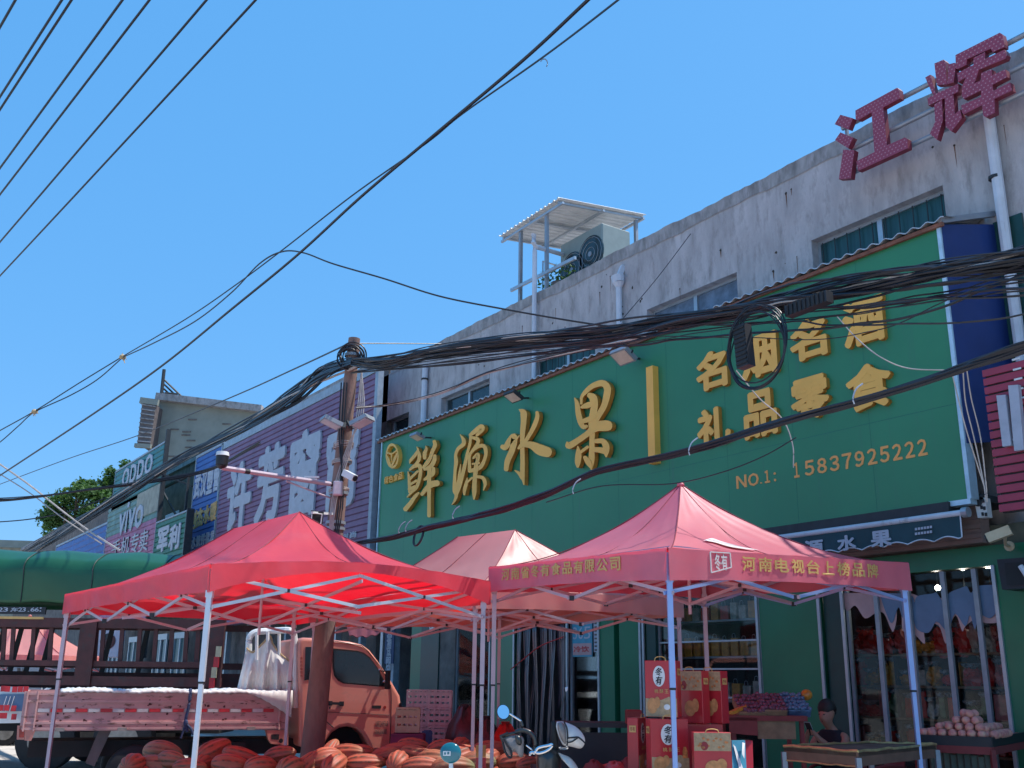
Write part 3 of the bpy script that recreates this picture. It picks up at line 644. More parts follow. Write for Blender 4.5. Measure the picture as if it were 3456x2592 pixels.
# downpipes
def pipe(pts,r,label,name='downpipe',cl=()):
    t=thing(name,label,'pipe',pts[-1]); m=MB(); m.tube(pts,r,10); m.build('pipe',M['white_pvc'],t)
    m=MB()
    for p in cl: m.tube([p+Vector((0,0,-.02)),p+Vector((0,0,.02))],r*1.25,10)
    if cl: m.build('clamp',M['steel_dark'],t)
    return t
YP=YW-.1
a=W(3336,380,YP); b=W(3421,1170,YP); pipe([(a.x,YP,a.z),(a.x,YP,3.5)],.07,'thick white downpipe under the right red character of the roof',cl=[W(3360,600,YP)])
a=W(2088,960,YP); t=pipe([(a.x,YP,a.z),(a.x,YP,5)],.055,'white downpipe with a rain hopper left of the upper window with curtains')
m=MB(); m.tube([(a.x-.02,YP,a.z+.16),(a.x,YP,a.z+.03)],[.13,.11],10); m.tube([(a.x,YP,a.z+.03),(a.x,YP,a.z-.06)],[.11,.06],10); m.bar((a.x+.02,YP+.1,a.z+.38),(a.x,YP,a.z+.14),.09); m.build('rain_hopper',M['white_pvc'],t)
a=W(1435,1240,YP); pipe([(a.x,YP,a.z+.05),(a.x,YP,a.z-2)],.07,'white downpipe near the pole, left of the small upper window',cl=[Vector((a.x,YP,a.z-.3))])
# ============================================================ roof shelter and air conditioner
YT=YW+.25
sh=thing('roof_shelter','open shelter with white corrugated roof on thin posts above the parapet','shelter',W(1930,900,YT+.6))
def post(px,yt,yb,Y,w=.06):
    a=W(px,yb,Y); z1=W(px,yt,Y).z; m=MB(); m.box(a.x-w/2,a.x+w/2,Y-w/2,Y+w/2,zband-.6,z1); return m.build('post',M['steel_grey'],sh)
Y1=YT+.2; Y2=YT+2.0
cA=W(1682,802,Y1); cB=W(1908,834,Y1+1.2);  # eave corners read from the photo
pLF=P(1682,801,24.0); 
# sheet corners: left front, far back, right back, right front
c0=W(1682,801,Y2+.6); c1=W(1889,667,Y1-.25); c2=W(2181,724,Y1-.2+.0); 
zS=(c0.z+c1.z)/2
XL=W(1682,801,Y1-.3).x
# plan: long eave runs parallel to the facade
fl=W(1682,801,Y1-.3); fr=W(1889,667,Y1-.3)
br=Vector(W(2181,724,Y1+1.9)); bl=Vector((fl.x+ (br.x-fr.x),br.y,br.z+(fl.z-fr.z)))
print('shelter',fl,fr,br,bl)
def sheetp(u,v):
    p=fl.lerp(fr,u).lerp(bl.lerp(br,u),v); L_=(fr-fl).length; k=(u*L_/.16)%1
    return p+Vector((0,0,.035 if k<.25 else 0))
m=MB(); m.grid(sheetp,120,2); m.build('roof_sheet',M['white_paint'],sh,solid=.008)
m=MB(); dz=Vector((0,0,-.05))
for u in (.05,.5,.95): m.bar(fl.lerp(fr,u)+dz+Vector((0,.05,0)),bl.lerp(br,u)+dz,.05)
for v in (.04,.5,.97): m.bar(fl.lerp(bl,v)+dz*2,fr.lerp(br,v)+dz*2,.05)
m.build('purlins',M['aluminium'],sh)
def postat(p): m=MB(); m.box(p.x-.035,p.x+.035,p.y-.035,p.y+.035,zband-.6,p.z-.1); m.build('post',M['steel_grey'],sh)
for u,v in ((.3,.06),(.72,.06),(.3,.93),(.93,.93)): postat(fl.lerp(fr,u).lerp(bl.lerp(br,u),v))
# white pipe frame with diagonal rail
pf=thing('pipe_railing','white bent pipe and handrail beside the roof shelter','railing',W(1805,1000,YT))
q=W(1805,835,YT-.35); q2=W(1935,870,YT+1.2); m=MB(); m.tube(catmull([(q.x,YT-.35,5),(q.x,YT-.35,q.z-.1),(q.x+.02,YT-.33,q.z),tuple(q2)],4),.05,8); m.build('bent_pipe',M['white_pvc'],pf)
m=MB(); a=W(1725,980,YT-.1); b=W(1942,870,YT-.1); m.bar(a,b,.05,.07); a=W(1832,995,YT+.4); b=W(1832,882,YT+.4); m.tube([a,b,W(1875,895,YT+1)],.02,6); m.build('handrail',M['aluminium'],pf)
# tall two-fan outdoor unit
Ya=Y1+.55
a0=W(1890,830,Ya); a1=W(2031,750,Ya); zt=W(2031,750,Ya).z; zb3=zband-.45
print('ac',a0,a1,zt)
ac=thing('outdoor_unit','tall pale green air conditioner unit with two fans under the roof shelter','air conditioner',(a1.x,Ya,zb3))
m=MB(); m.rbox(((a0.x+a1.x)/2,Ya+.4,(zt+zb3)/2),a1.x-a0.x,.8,zt-zb3,.03); m.build('casing',M['cream_unit'],ac)
for k,(u,zz) in enumerate(((.3,zt-.75),(.74,zt-.6),(.5,zt-1.7))):
    cx=a0.x+(a1.x-a0.x)*u; m=MB(); m.cyl((cx,Ya-.012,zz),(cx,Ya+.02,zz),.42,24); fo=m.build('fan_grille',M['glass_dark'],ac)
    m=MB()
    for r in (.15,.27,.38): 
        pts=[Vector((cx+r*math.cos(t_*.3927),Ya-.02,zz+r*math.sin(t_*.3927))) for t_ in range(17)]; m.tube(pts,.006,4)
    m.cyl((cx,Ya-.03,zz),(cx,Ya-.014,zz),.06,10); m.build('grille_rings',M['steel_grey'],fo)
pt=thing('potted_plant','dark leafy plant on the roof edge beside the outdoor unit','plant',W(1880,960,YT+.3))
m=MB(); c=W(1885,940,YT+.35)
for i in range(160):
    p=c+Vector((R.gauss(0,.35),R.gauss(0,.12),R.gauss(0,.16))); d=Vector((R.uniform(-1,1),R.uniform(-1,1),R.uniform(-.3,1))).normalized()*.07; e_=d.cross(Vector((R.random(),R.random(),R.random()))).normalized()*.03
    m.add([p-d,p+e_,p+d,p-e_],[(0,1,2,3)])
m.build('leaves',M['leaf'],pt)
m=MB(); m.cyl((c.x,c.y,zband-.6),(c.x,c.y,c.z-.1),.12,10,.16); m.build('pot',M['brown_metal'],pt)
# ============================================================ awning under the sign
aw=thing('awning','rolled dark teal awning with white lettering below the green sign','awning',W(3000,1830,YS))
Yaw=YS-.12
za=W(3243,1731,Yaw).z; xr=W(3250,1731,Yaw).x; xl=W(2250,1900,Yaw).x
m=MB(); m.tube([(xl,Yaw,za),(xr,Yaw,za)],.035,10); m.build('front_bar',M['white_pvc'],aw)
m=MB(); m.tube([(xr,Yaw,za),(xr+.07,Yaw,za)],.06,12); m.build('end_cap',M['aluminium'],aw)
drop=za-W(3243,1815,Yaw).z
def awf(u,v):
    x=xl+(xr-.03-xl)*u; s=abs(math.sin(x*math.pi/.33)); return Vector((x,Yaw-.01+.015*math.sin(x*7)*v,za-.02-(drop-.05+.04*(1-s))*v))
m=MB(); m.grid(awf,200,3); m.build('valance',M['teal_cloth'],aw,solid=.004)
m=MB(); m.tube([awf(i/200,1) for i in range(201)]+[awf(1,0)],.008,5); m.build('piping',M['white_pvc'],aw)
for ch,xa,xb,yt,yb in (('鲜',2600,2660,1850,1915),('源',2716,2780,1822,1880),('水',2826,2890,1806,1858),('果',2938,3010,1790,1846)):
    m=MB(); px_text(m,ch,(xa,xb,yt,yb),Yaw-.03,.006,.03); m.build('character',M['sign_white'],aw)
m=MB(); 
for r,(yy,w_) in enumerate(((1782,6),(1798,5))):
    for i in range(6): a=W(3088+10*i,yy-1.4*i,Yaw-.03); m.box(a.x,a.x+.028,a.y-.004,a.y,a.z-.028,a.z)
m.build('small_print',M['sign_white'],aw)
m=MB(); m.box(xl,xr-.2,Yaw+.05,YF-.2,za+.02,za+.16); m.build('cassette',M['steel_dark'],aw)
# ============================================================ shops further left
def sheet_sign(name,label,cat,quad,Y,mt,ribs,parts,trim=None,vert=False,th=.1,tint=.035):
    """corrugated sheet sign: quad = px of TL,TR,BR ; ribs = rib pitch in m"""
    tl,tr,br=[W(*q,Y) for q in quad]; x0=tl.x; x1=(tr.x+br.x)/2; z1=(tl.z+tr.z)/2; z0=br.z
    t=thing(name,label,cat,((x0+x1)/2,Y,z0)); n=int((z1-z0)/ribs); m=MB()
    prof=[]
    for i in range(n):
        z=z0+(z1-z0)*i/n; d=(z1-z0)/n; prof+=[(z,0),(z+d*.12,-tint),(z+d*.82,-tint),(z+d*.9,0)]
    prof.append((z1,0))
    for a,b in zip(prof,prof[1:]): m.add([(x0,Y+a[1],a[0]),(x1,Y+a[1],a[0]),(x1,Y+b[1],b[0]),(x0,Y+b[1],b[0])],[(0,1,2,3)])
    m.box(x0,x1,Y+.01,Y+th,z0,z1); m.build('sheet',M[mt],t)
    if trim:
        e=trim; m=MB(); m.box(x0-e,x0,Y-.05,Y+th,z0,z1); m.box(x1,x1+e,Y-.05,Y+th,z0,z1); m.box(x0-e,x1+e,Y-.05,Y+th,z1,z1+e*1.4); m.build('trim',M['sign_trim'],t)
    return t,x0,x1,z0,z1
YSL=YS
t,x0,x1,z0,z1=sheet_sign('curtain_shop_sign','big purple corrugated sign with four tall pale characters behind the utility pole','shop sign',((757,1518),(1262,1262),(1245,2060)),YSL,'purple_sheet',.155,None,.16)
print('purple',x0,x1,z0,z1)
f=MB(); o6=(600,1100); s6=1.843
for ch,b in (('许',(315,462,850,1290)),('芳',(500,662,745,1225)),('窗',(700,884,650,1190)),('帘',(930,1125,590,1180))):
    px_text(f,ch,bx(o6,s6,*b),YSL-.04,.05,.035)
f.build('characters',M['sign_white'],t)
f=MB()
for ch,b in (('时',(1035,1065,1292,1330)),('尚',(1075,1112,1280,1318))): px_text(f,ch,bx(o6,s6,*b),YSL-.04,.02,.02)
f.build('small_characters',M['sign_white'],t)
o5=(0,1100); s5=1.843
t,x0,x1,z0,z1=sheet_sign('pipe_shop_sign','blue corrugated sign with white and orange characters left of the purple sign','shop sign',((668,1547),(745,1507),(733,1890)),YSL,'blue_sheet',.19,None,.06)
def chars(t,txt,xs,ys,mt,Y,off=.03,thk=.03):
    n=len(txt); f=MB()
    for i,ch in enumerate(txt):
        a=xs[0]+(xs[1]-xs[0])*i/n; b=xs[0]+(xs[1]-xs[0])*(i+.88)/n; u=(i+.5)/n
        yt=ys[0][0]+(ys[0][1]-ys[0][0])*u; yb=ys[1][0]+(ys[1][1]-ys[1][0])*u
        px_text(f,ch,(a,b,yt,yb),Y,thk,off)
    f.build('characters',M[mt],t)
chars(t,'武汉塑管',(o5[0]+1215/s5,o5[0]+1372/s5),((o5[1]+915/s5,o5[1]+860/s5),(o5[1]+1080/s5,o5[1]+1020/s5)),'sign_white',YSL-.04)
chars(t,'利杰水暖',(o5[0]+1185/s5,o5[0]+1355/s5),((o5[1]+1165/s5,o5[1]+1085/s5),(o5[1]+1275/s5,o5[1]+1200/s5)),'gold_print',YSL-.04)
chars(t,'塑水管件批发',(o5[0]+1165/s5,o5[0]+1340/s5),((o5[1]+1330/s5,o5[1]+1268/s5),(o5[1]+1400/s5,o5[1]+1335/s5)),'sign_white',YSL-.04)
Yg=9.9
t,x0,x1,z0,z1=sheet_sign('small_green_sign','small green corrugated sign with two white characters on a black frame','shop sign',((532,1764),(632,1732),(620,1885)),Yg,'green_sheet',.16,None,.04)
chars(t,'军利',(o5[0]+985/s5,o5[0]+1130/s5),((o5[1]+1262/s5,o5[1]+1225/s5),(o5[1]+1410/s5,o5[1]+1385/s5)),'sign_white',Yg-.04,off=.04)
m=MB(); m.box(x1+.05,x1+.12,Yg-.06,Yg+.18,z0-.5,z1+.1); m.build('side_panel',M['steel_dark'],t)
Yo=10.1
t,x0,x1,z0,z1=sheet_sign('teal_sign','tall teal corrugated sign with thin white rounded lettering above the tree','shop sign',((395,1591),(559,1500),(545,1645)),Yo,'teal_sheet',.2,None,.05)
f=MB(); X0=W(o5[0]+768/s5,o5[1]+975/s5,Yo).x; X1=W(o5[0]+955/s5,o5[1]+885/s5,Yo).x; zc_=W(o5[0]+860/s5,o5[1]+925/s5,Yo).z; wall_text(f,'oppo',X0,X1,zc_-.62,zc_+.55,Yo-.04,.03,.006); f.build('lettering',M['sign_white'],t)
m=MB(); m.box(x1,x1+.12,Yo-.05,Yo+.1,z0-6,z1+.5); 
a=Vector((x1+.1,Yo,z1-1.2)); m.bar(a,a+Vector((1.0,.8,-.5)),.06); m.build('steel_post',M['steel_dark'],t)
t,x0b,x1b,z0b,z1b=sheet_sign('phone_shop_sign','weathered mint and pink corrugated phone shop sign with white lettering below the teal sign','shop sign',((372,1700),(545,1645),(534,1745)),Yo,'mint_sheet',.2,None,None)
f=MB(); X0=W(o5[0]+752/s5,o5[1]+1222/s5,Yo).x; X1=W(o5[0]+905/s5,o5[1]+1140/s5,Yo).x; zc_=W(o5[0]+830/s5,o5[1]+1180/s5,Yo).z; wall_text(f,'vivo',X0,X1,zc_-.62,zc_+.62,Yo-.05,.03,.012); f.build('lettering',M['sign_white'],t)
xm=x0b+(x1b-x0b)*.6; m=MB(); m.box(xm,x1b,Yo-.05,Yo-.037,z0b+.25,z1b-.05); m.build('faded_patch',M['beige_sheet'],t)
m=MB(); n=12; zz0=z0b-3.6
for i in range(18): z=zz0+3.6*i/18; m.box(x0b,x1b,Yo-.03,Yo+.08,z+.03,z+.2); 
m.box(x0b,x1b,Yo,Yo+.08,zz0,z0b); m.build('pink_sheet',M['pink_sheet'],t)
chars(t,'手机专卖',(o5[0]+700/s5,o5[0]+930/s5),((o5[1]+1345/s5,o5[1]+1260/s5),(o5[1]+1425/s5,o5[1]+1400/s5)),'sign_white',Yo-.04,off=.01)
t,x0,x1,z0,z1=sheet_sign('blue_end_sign','plain blue corrugated sign with a slanted top at the far left end of the shops','shop sign',((193,1848),(366,1767),(352,1880)),Yo,'blue_sheet',.25,None,.06)
# old building body behind the signs
ob=thing('old_shop_row','old brown grey shop row behind the blue, green and teal signs','building',(-45,YW,0))
za=W(600,1590,YW).z; m=MB(); m.box(-75,-22.7,YW,YW+6,0,za); m.build('wall',M['old_wall'],ob)
m=MB(); a=W(560,1740,YW-.01); b=W(600,1790,YW-.01); m.box(a.x,b.x,YW-.03,YW-.005,b.z,a.z); m.build('window',M['glass_dark'],ob)
m=MB(); m.box(-75,-22.7,YW-.1,YW+.2,za,za+.2); m.build('coping',M['parapet_band'],ob)
m=MB(); a=W(545,1645,YW-.6); 
for zz in (W(545,1650,10.6).z,): m.bar((W(545,1650,10.6).x,10.6,zz),(W(632,1655,10.6).x,10.6,zz),.08); m.bar((W(632,1655,10.6).x,10.6,zz),(W(625,1730,10.6).x,10.6,zz-2.2),.08); m.bar((W(545,1650,10.6).x,10.6,zz),(W(625,1730,10.6).x,10.6,zz-1.9),.06)
m.build('bracket_frame',M['steel_dark'],ob)
# shops' ground floor on the left
ls=thing('left_shop_front','dark shop fronts with glass doors below the purple sign, behind the truck','shop front',(-28,YF,0))
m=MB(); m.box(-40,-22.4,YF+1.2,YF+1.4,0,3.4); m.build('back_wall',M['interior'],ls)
for i,px in enumerate((700,760,830,905,960,1130,1215,1290,1330)):
    x=W(px,2250,YF).x; m=MB(); m.box(x-.06,x+.06,YF-.05,YF+.1,0,3.4); m.build('door_frame',M['aluminium' if i%2 else 'sign_trim'],ls)
m=MB(); m.box(-40,-22.4,YF,YF+1.3,3.4,3.9); m.build('fascia',M['drab'],ls)
# black and white door poster
a=W(1305,2105,YF-.06); b=W(1335,2105,YF-.06); m=MB(); zz1=a.z; zz0=W(1320,2240,YF).z; m.box(a.x,b.x,YF-.08,YF-.06,zz0,zz1); po=m.build('door_poster',M['plank_blue'],ls)
m=MB()
for i in range(5): z=zz1-.12-(zz1-zz0-.1)*i/5; wall_text(m,'茶酒饮品店'[i],a.x+.1,b.x-.1,z-.3,z,YF-.085,.004,.02)
m.build('poster_text',M['sign_white'],po)
ma=thing('maroon_awning','maroon cloth awning hanging under the left tent beside the utility pole','awning',W(1250,2110,YF-1))
A=[P(1171,2118,18),P(1353,2096,19.5),P(1330,2112,17.6),P(1180,2146,16.8)]
m=MB(); m.grid(lambda u,v:A[0].lerp(A[1],u).lerp(A[3].lerp(A[2],u),v)+Vector((0,0,-.08*math.sin(math.pi*u)*v+.015*math.sin(u*30))),30,6); m.build('cloth',M['maroon_cloth'],ma,solid=.01)
m=MB(); m.tube([A[0]+Vector((0,0,.06)),A[1]+Vector((0,0,.06))],.03,6); m.tube([A[3],P(1168,2400,16.8)],.025,6); m.build('frame',M['steel_dark'],ma)
# ------------------------------------------------------------ gable building
gb=thing('grey_green_building','taller grey green building with a sloping roof line beyond the purple sign','building',P(700,1600,50))
pl=[P(537,1347,50),P(879,1385,50),P(1010,1500,50),P(1010,2200,50),P(480,2200,50),P(502,1528,50)]
pl[4].z=0; pl[3].z=0
m=MB(); m.prism(pl,H_*9); m.build('wall',M['grey_green_wall'],gb)
m=MB(); a=P(530,1340,49.8);b=P(885,1382,49.8); m.bar(a,b,.5,.35); m.build('coping',M['parapet_band'],gb)
m=MB()
for i in range(34):
    p=P(R.uniform(560,860),R.uniform(1410,1640),49.97)
    m.obox(p,R0*.22,Z_*.035,H_*.01)
m.build('vent_slots',M['old_wall'],gb)
m=MB(); q=[P(480,1358,49),P(527,1366,49),P(507,1500,49),P(463,1497,49)]; m.prism(q,H_*3)
m.build('side_bay',M['brown_metal'],gb)
m=MB()
for i in range(9):
    a=q[0].lerp(q[3],(i+.5)/9)-H_*.05; b=q[1].lerp(q[2],(i+.5)/9)-H_*.05; m.bar(a,b,.06,.06)
m.build('bay_slats',M['parapet_band'],gb)
m=MB(); m.bar(q[0]+Z_*.1-R0*.1,q[1]+Z_*.1+R0*.1,.2,.3); m.bar(q[3]-Z_*.1-R0*.1,q[2]-Z_*.1+R0*.05,.2,.2); m.build('bay_edges',M['grey_green_wall'],gb)
an=thing('roof_mast','thin dark mast with slanting rungs on top of the grey green building','mast',P(545,1330,50))
m=MB(); m.tube([P(545,1330,50),P(554,1247,50)],.09,6)
for k in range(4): m.tube([P(550-k*2,1278+k*14,50),P(625-k*14,1350+k*2,50.5)],.05,5)
m.tube([P(556,1326,50),P(600,1330,50)],.05,5); m.build('mast',M['steel_dark'],an)
lw=thing('low_far_building','low pale building far off behind the green tarpaulin','building',P(90,1900,70))
m=MB(); a=P(-200,1830,70); b=P(210,1842,70); n=H_*10
m.prism([Vector((a.x,a.y,0)),Vector((b.x,b.y,0)),b,a],n); m.build('wall',M['beige_sheet'],lw)
m=MB(); m.bar(a,b,.5,.5); m.build('coping',M['grey_green_wall'],lw)
# ------------------------------------------------------------ trees
def tree(label,cx,cy,D,sx,sy,n,seed,group='trees behind the shop signs'):
    rr=random.Random(seed); c=P(cx,cy,D); t=thing('tree',label,'tree',(c.x,c.y,0),0,group); k=D/3565
    cl=[]
    for i in range(34):
        a=rr.uniform(0,6.28); r=rr.uniform(.05,1)**.55; cl.append((c+R0*(r*math.cos(a)*sx*k)+Z_*(r*math.sin(a)*sy*k)+H_*rr.uniform(-1,1)*sx*k*.6,rr.uniform(.14,.34)*min(sx,sy)*k))
    m=MB()
    for i in range(n):
        q,rd=cl[int(rr.random()*len(cl))]; p=q+Vector((rr.gauss(0,.55),rr.gauss(0,.55),rr.gauss(0,.5)))*rd
        s=rr.uniform(.07,.19); a=Vector((rr.gauss(0,1),rr.gauss(0,1),rr.gauss(0,.5))).normalized()*s; b=a.cross(Vector((rr.gauss(0,1),rr.gauss(0,1),rr.gauss(0,1)))).normalized()*s*.5
        m.add([p-a,p-b*.9,p+a,p+b],[(0,1,2,3)])
    m.build('crown',M['leaf'],t)
    m=MB(); m.tube([(c.x,c.y,0),(c.x+.1,c.y,c.z*.5),tuple(c)],[.35,.26,.12],8)
    for q,rd in cl[:9]: m.tube([(c.x+.05,c.y,c.z*.55),tuple(c.lerp(q,.5)),tuple(q)],[.12,.07,.03],5)
    m.build('trunk',M['bark'],t)
tree('leafy green tree standing left of the teal sign, its crown over the green tarpaulin',258,1735,62,112,118,12000,1)
tree('smaller green tree whose top shows behind the left edge of the teal sign',405,1640,66,62,80,6000,2)
tree('low dark green tree beyond the far shops, under the cable bundle',205,1810,66,70,50,3500,3)
# ============================================================ utility pole
DP=14.0
pb=P(1052,2560,DP); pt_=P(1196,1143,DP)
# the pole leans a little towards the shops
up_=thing('utility_pole','leaning round concrete utility pole with cables wound round its top, before the truck','utility pole',(pb.x,pb.y,0))
base=Vector((pb.x,pb.y,0)); bx0=pb+(pb-pt_)*((pb.z)/(pt_.z-pb.z))
m=MB(); N=14
m.tube([bx0.lerp(pt_,i/N) for i in range(N+1)],[.16-.075*i/N for i in range(N+1)],20); m.build('shaft',M['concrete_pole'],up_,smooth=True)
def on_pole(y): return P(1052+(1196-1052)*(2560-y)/(2560-1143),y,DP)
m=MB()
for y in (1200,1440,1560,1665,1765,1785,1905,1925): p=on_pole(y); m.tube([p-Z_*.02,p+Z_*.02],.155-.05*(2560-y)/1417+.01,16)
m.build('steel_bands',M['steel_grey'],up_)
def ring(m,c,r,w,tilt,n=28,ph=0,ax=R0):
    nrm=(H_*math.cos(tilt)+Z_*math.sin(tilt)); u=ax; v=nrm.cross(u).normalized()
    m.tube([c+u*r*math.cos(2*math.pi*k/n+ph)+v*r*math.sin(2*math.pi*k/n+ph) for k in range(n+1)],w,6,cap=False)
m=MB()
for k in range(7): ring(m,on_pole(1215+R.uniform(-12,16))-H_*.13+R0*R.uniform(-.03,.03),R.uniform(.13,.20),.011,R.uniform(-.5,.5))
m.build('cable_coil',M['wire'],up_)
m=MB()
for y in (1500,1508,1560,1655): 
    p=on_pole(y); 
    for k in range(3): m.tube([p+Vector((math.cos(a)*.14,math.sin(a)*.14,.03*math.sin(a*1+k))) for a in [i*.5 for i in range(14)]],.006,4)
for k in range(4): m.tube(catmull([on_pole(1250)+R0*(.15),on_pole(1400)+R0*(.16+.03*k)-H_*.1,on_pole(1520)+R0*(.13-.02*k)-H_*.13,on_pole(1700)-R0*(.02*k)-H_*.14,on_pole(1950)+R0*.02-H_*.15],6),.009,5)
m.build('tied_wires',M['wire_pale'],up_)
m=MB()
for k in range(3): m.tube(catmull([on_pole(1300)-H_*.13+R0*(.04*k-.1),on_pole(1480)-H_*.14+R0*(.03*k-.05),on_pole(1720)-H_*.15-R0*(.03*k-.1),on_pole(1990)-H_*.15+R0*(.02*k-.05)],6),.010,5)
m.build('dropped_cables',M['wire'],up_)
def pole_lamp(px,py,dirx,label):
    p=P(px,py,DP-.35); t=thing('street_floodlight',label,'floodlight',p,0,'floodlights on the utility pole')
    ax=(R0*dirx*.75-H_*.4+Z_*(.30)).normalized(); dn=(Z_*-.8+R0*dirx*.45-H_*.3); dn=(dn-ax*dn.dot(ax)).normalized(); sd_=ax.cross(dn)
    m=MB(); m.obox(p,ax*.14,sd_*.11,dn*.03); m.build('housing',M['steel_grey'],t)
    m=MB(); m.obox(p+dn*.034,ax*.12,sd_*.09,dn*.005); m.build('lens',M['sign_white'],t)
    m=MB(); m.bar(p-ax*.2,on_pole(py-10),.04); m.build('arm',M['steel_dark'],t)
pole_lamp(1118,1425,-1,'wide pale floodlight on the left side of the utility pole')
pole_lamp(1222,1422,1,'slim pale floodlight on the right side of the utility pole')
# camera arm
e0=on_pole(1640)-H_*.05; e1=P(747,1578,12.6)
ca=thing('camera_arm','pink and white striped tube arm reaching left from the pole','pole arm',e0)
m=MB(); m.tube([e0,e1],.032,10); m.tube([on_pole(1690),e0.lerp(e1,.47)-Z_*.05],.012,6); m.build('arm_tube',M['tent_pole_pink'],ca)
m=MB(); 
for a,b in ((.06,.08),(.78,.82)): m.tube([e0.lerp(e1,a),e0.lerp(e1,b)],.034,10)
m.build('black_tape',M['black'],ca)
m=MB(); m.obox(e0.lerp(e1,.25)+Z_*.055,R0*.1,H_*.02,Z_*.012); m.build('label_plate',M['white_paint'],ca)
dc=thing('dome_camera','white and black dome camera on the tip of the striped arm','security camera',e1)
m=MB(); c=e1+Z_*.09; m.cyl(c+Z_*.06,c+Z_*.11,.085,16,.075); m.build('cap',M['white_paint'],dc,smooth=True)
m=MB(); m.cyl(c-Z_*.06,c+Z_*.06,.075,16,.08); m.ell(c-Z_*.06,.06,.06,.05,14,8); m.build('dome',M['black'],dc,smooth=True)
def bullet(p,d,label,s=1,arm=None,col='white_paint'):
    t=thing('bullet_camera',label,'security camera',p,0); d=d.normalized(); m=MB(); m.obox(p,d*.11*s,d.cross(Z_).normalized()*.045*s,d.cross(Z_).cross(d).normalized()*.045*s); m.build('body',M[col],t)
    m=MB(); m.cyl(p+d*.11*s,p+d*.125*s,.04*s,14); m.build('lens',M['black'],t)
    if arm is not None: m=MB(); m.tube([p-d*.05*s,p.lerp(arm,.6)-Z_*.03,arm],.015*s,6); m.cyl(arm,arm+Vector((0,.02,0)),.05*s,12); m.build('mount',M[col],t)
bullet(P(1180,1605,13.8),R0*.6-H_*.4-Z_*.35,'small white box camera on the right side of the utility pole',1,on_pole(1612))
jb=thing('junction_box','small pale pink metal box strapped to the utility pole below the arm','junction box',on_pole(1660)-H_*.17)
c=on_pole(1657)-H_*.19+R0*.02; m=MB(); m.rbox(c,.13,.1,.2,.012,Matrix.Rotation(ROTC,3,'Z')); m.build('case',M['tent_pole_pink'],jb); m=MB(); m.obox(c-H_*.053,R0*.045,H_*.002,Z_*.08); m.build('door',M['white_print'],jb)
ss=thing('small_metal_sign','small black framed plate sign on the pole above the left tent peak','sign',on_pole(1725)-R0*.3)
m=MB(); A=[P(1050,1722,13.2),P(1092,1728,13.4),P(1086,1775,13.4),P(1046,1765,13.2)]; m.prism(A,H_*.03); m.build('plate',M['black'],ss)
m=MB(); A=[P(1053,1730,13.15),P(1087,1735,13.35),P(1082,1770,13.35),P(1050,1762,13.15)]
for i in range(4): m.bar(A[i],A[(i+1)%4],.012)
m.bar(on_pole(1735),A[0],.03); m.build('border',M['white_paint'],ss)
# ============================================================ cables
def bundle(name,label,ctr,n,spread,r,seed,tied=()):
    """ctr: list of (px,py,Y or ('D',d), spreadscale)"""
    rr=random.Random(seed); pts=[]
    for q in ctr:
        p=P(q[0],q[1],q[2][1]) if isinstance(q[2],tuple) else W(q[0],q[1],q[2]); pts.append((p,q[3] if len(q)>3 else 1))
    t=thing(name,label,'cable bundle',pts[0][0])
    dn=catmull([p for p,_ in pts],3); sc_=[]
    for i in range(len(dn)):
        u=i/3; k=min(int(u),len(pts)-2); sc_.append(pts[k][1]+(pts[k+1][1]-pts[k][1])*(u-k))
    pts=list(zip(dn,sc_))
    for k in range(n):
        ph=[rr.uniform(0,6.28) for _ in range(4)]; am=rr.uniform(.3,1)*spread; rw=r*rr.uniform(.6,1.5)
        oa=rr.uniform(0,6.28); ob_=rr.uniform(.2,1)
        cps=[]
        for i,(p,s) in enumerate(pts):
            o=Vector((0,math.sin(ph[0]+i*.5)*am*.6,0))+Z_*(math.cos(oa+i*.23*(1 if k%2 else -1))*am*ob_+rr.gauss(0,.0028))
            cps.append(p+o*s)
        m=MB(); m.tube(catmull(cps,3),rw,5); m.build('cable',M['wire_pale'] if rr.random()<.08 else M['wire'],t)
    for (tx,ty,tY) in tied:
        p=W(tx,ty,tY); m=MB(); m.tube(catmull([p-Z_*.05-Vector((0,.06,0)),p-Z_*.01-Vector((0,.07,0)),p+Z_*.06-Vector((-.01,.04,0)),p+Z_*.10+Vector((.04,0,0))],3),.006,4); m.build('cable_tie',M['sign_white'],t)
    return t
def VV(l): # full-view coordinates -> photo px
    return [(a[0]*1.5624,a[1]*1.5624)+tuple(a[2:]) for a in l]
dpole=('D',14.0)
bundle('cable_bundle','thick tangle of black cables running right from the pole across the green sign',
  VV([(765,782,5.75,.8),(830,782,5.75,1.5),(960,755,5.8,1.3),(1130,735,5.8,1.2),(1280,722,5.8,1.2),(1420,700,5.9,1.1),(1540,680,5.9,1.1),(1660,655,5.9,1.2),(1760,635,5.9,1.1),(1900,610,5.9,1.2),(2050,583,5.9,1.3),(2230,555,5.9,1.4),(2500,500,5.9,1.4),(3300,335,5.9,1.3)]),40,.09,.0085,3)
bundle('cable_bundle','loose thin cables sagging below the thick tangle right of the pole',
  VV([(765,800,5.9,1),(960,775,5.8,1.3),(1160,752,5.85,1.6),(1340,738,5.85,1.8),(1500,715,5.9,2),(1680,695,5.9,2.2),(1850,680,5.9,2.2),(2030,648,5.9,2.6),(2230,610,5.9,2.6),(2500,560,5.9,2.6),(3300,400,5.9,2)]),9,.10,.007,5)
bundle('cable_bundle','thin brownish wires running right of the pole in front of the grey wall',
  VV([(770,880,5.8,1),(850,873,6.3,1),(950,850,6.6,1),(1060,805,6.8,1),(1200,770,6.9,1),(1420,720,6.9,1)]),5,.06,.007,8)
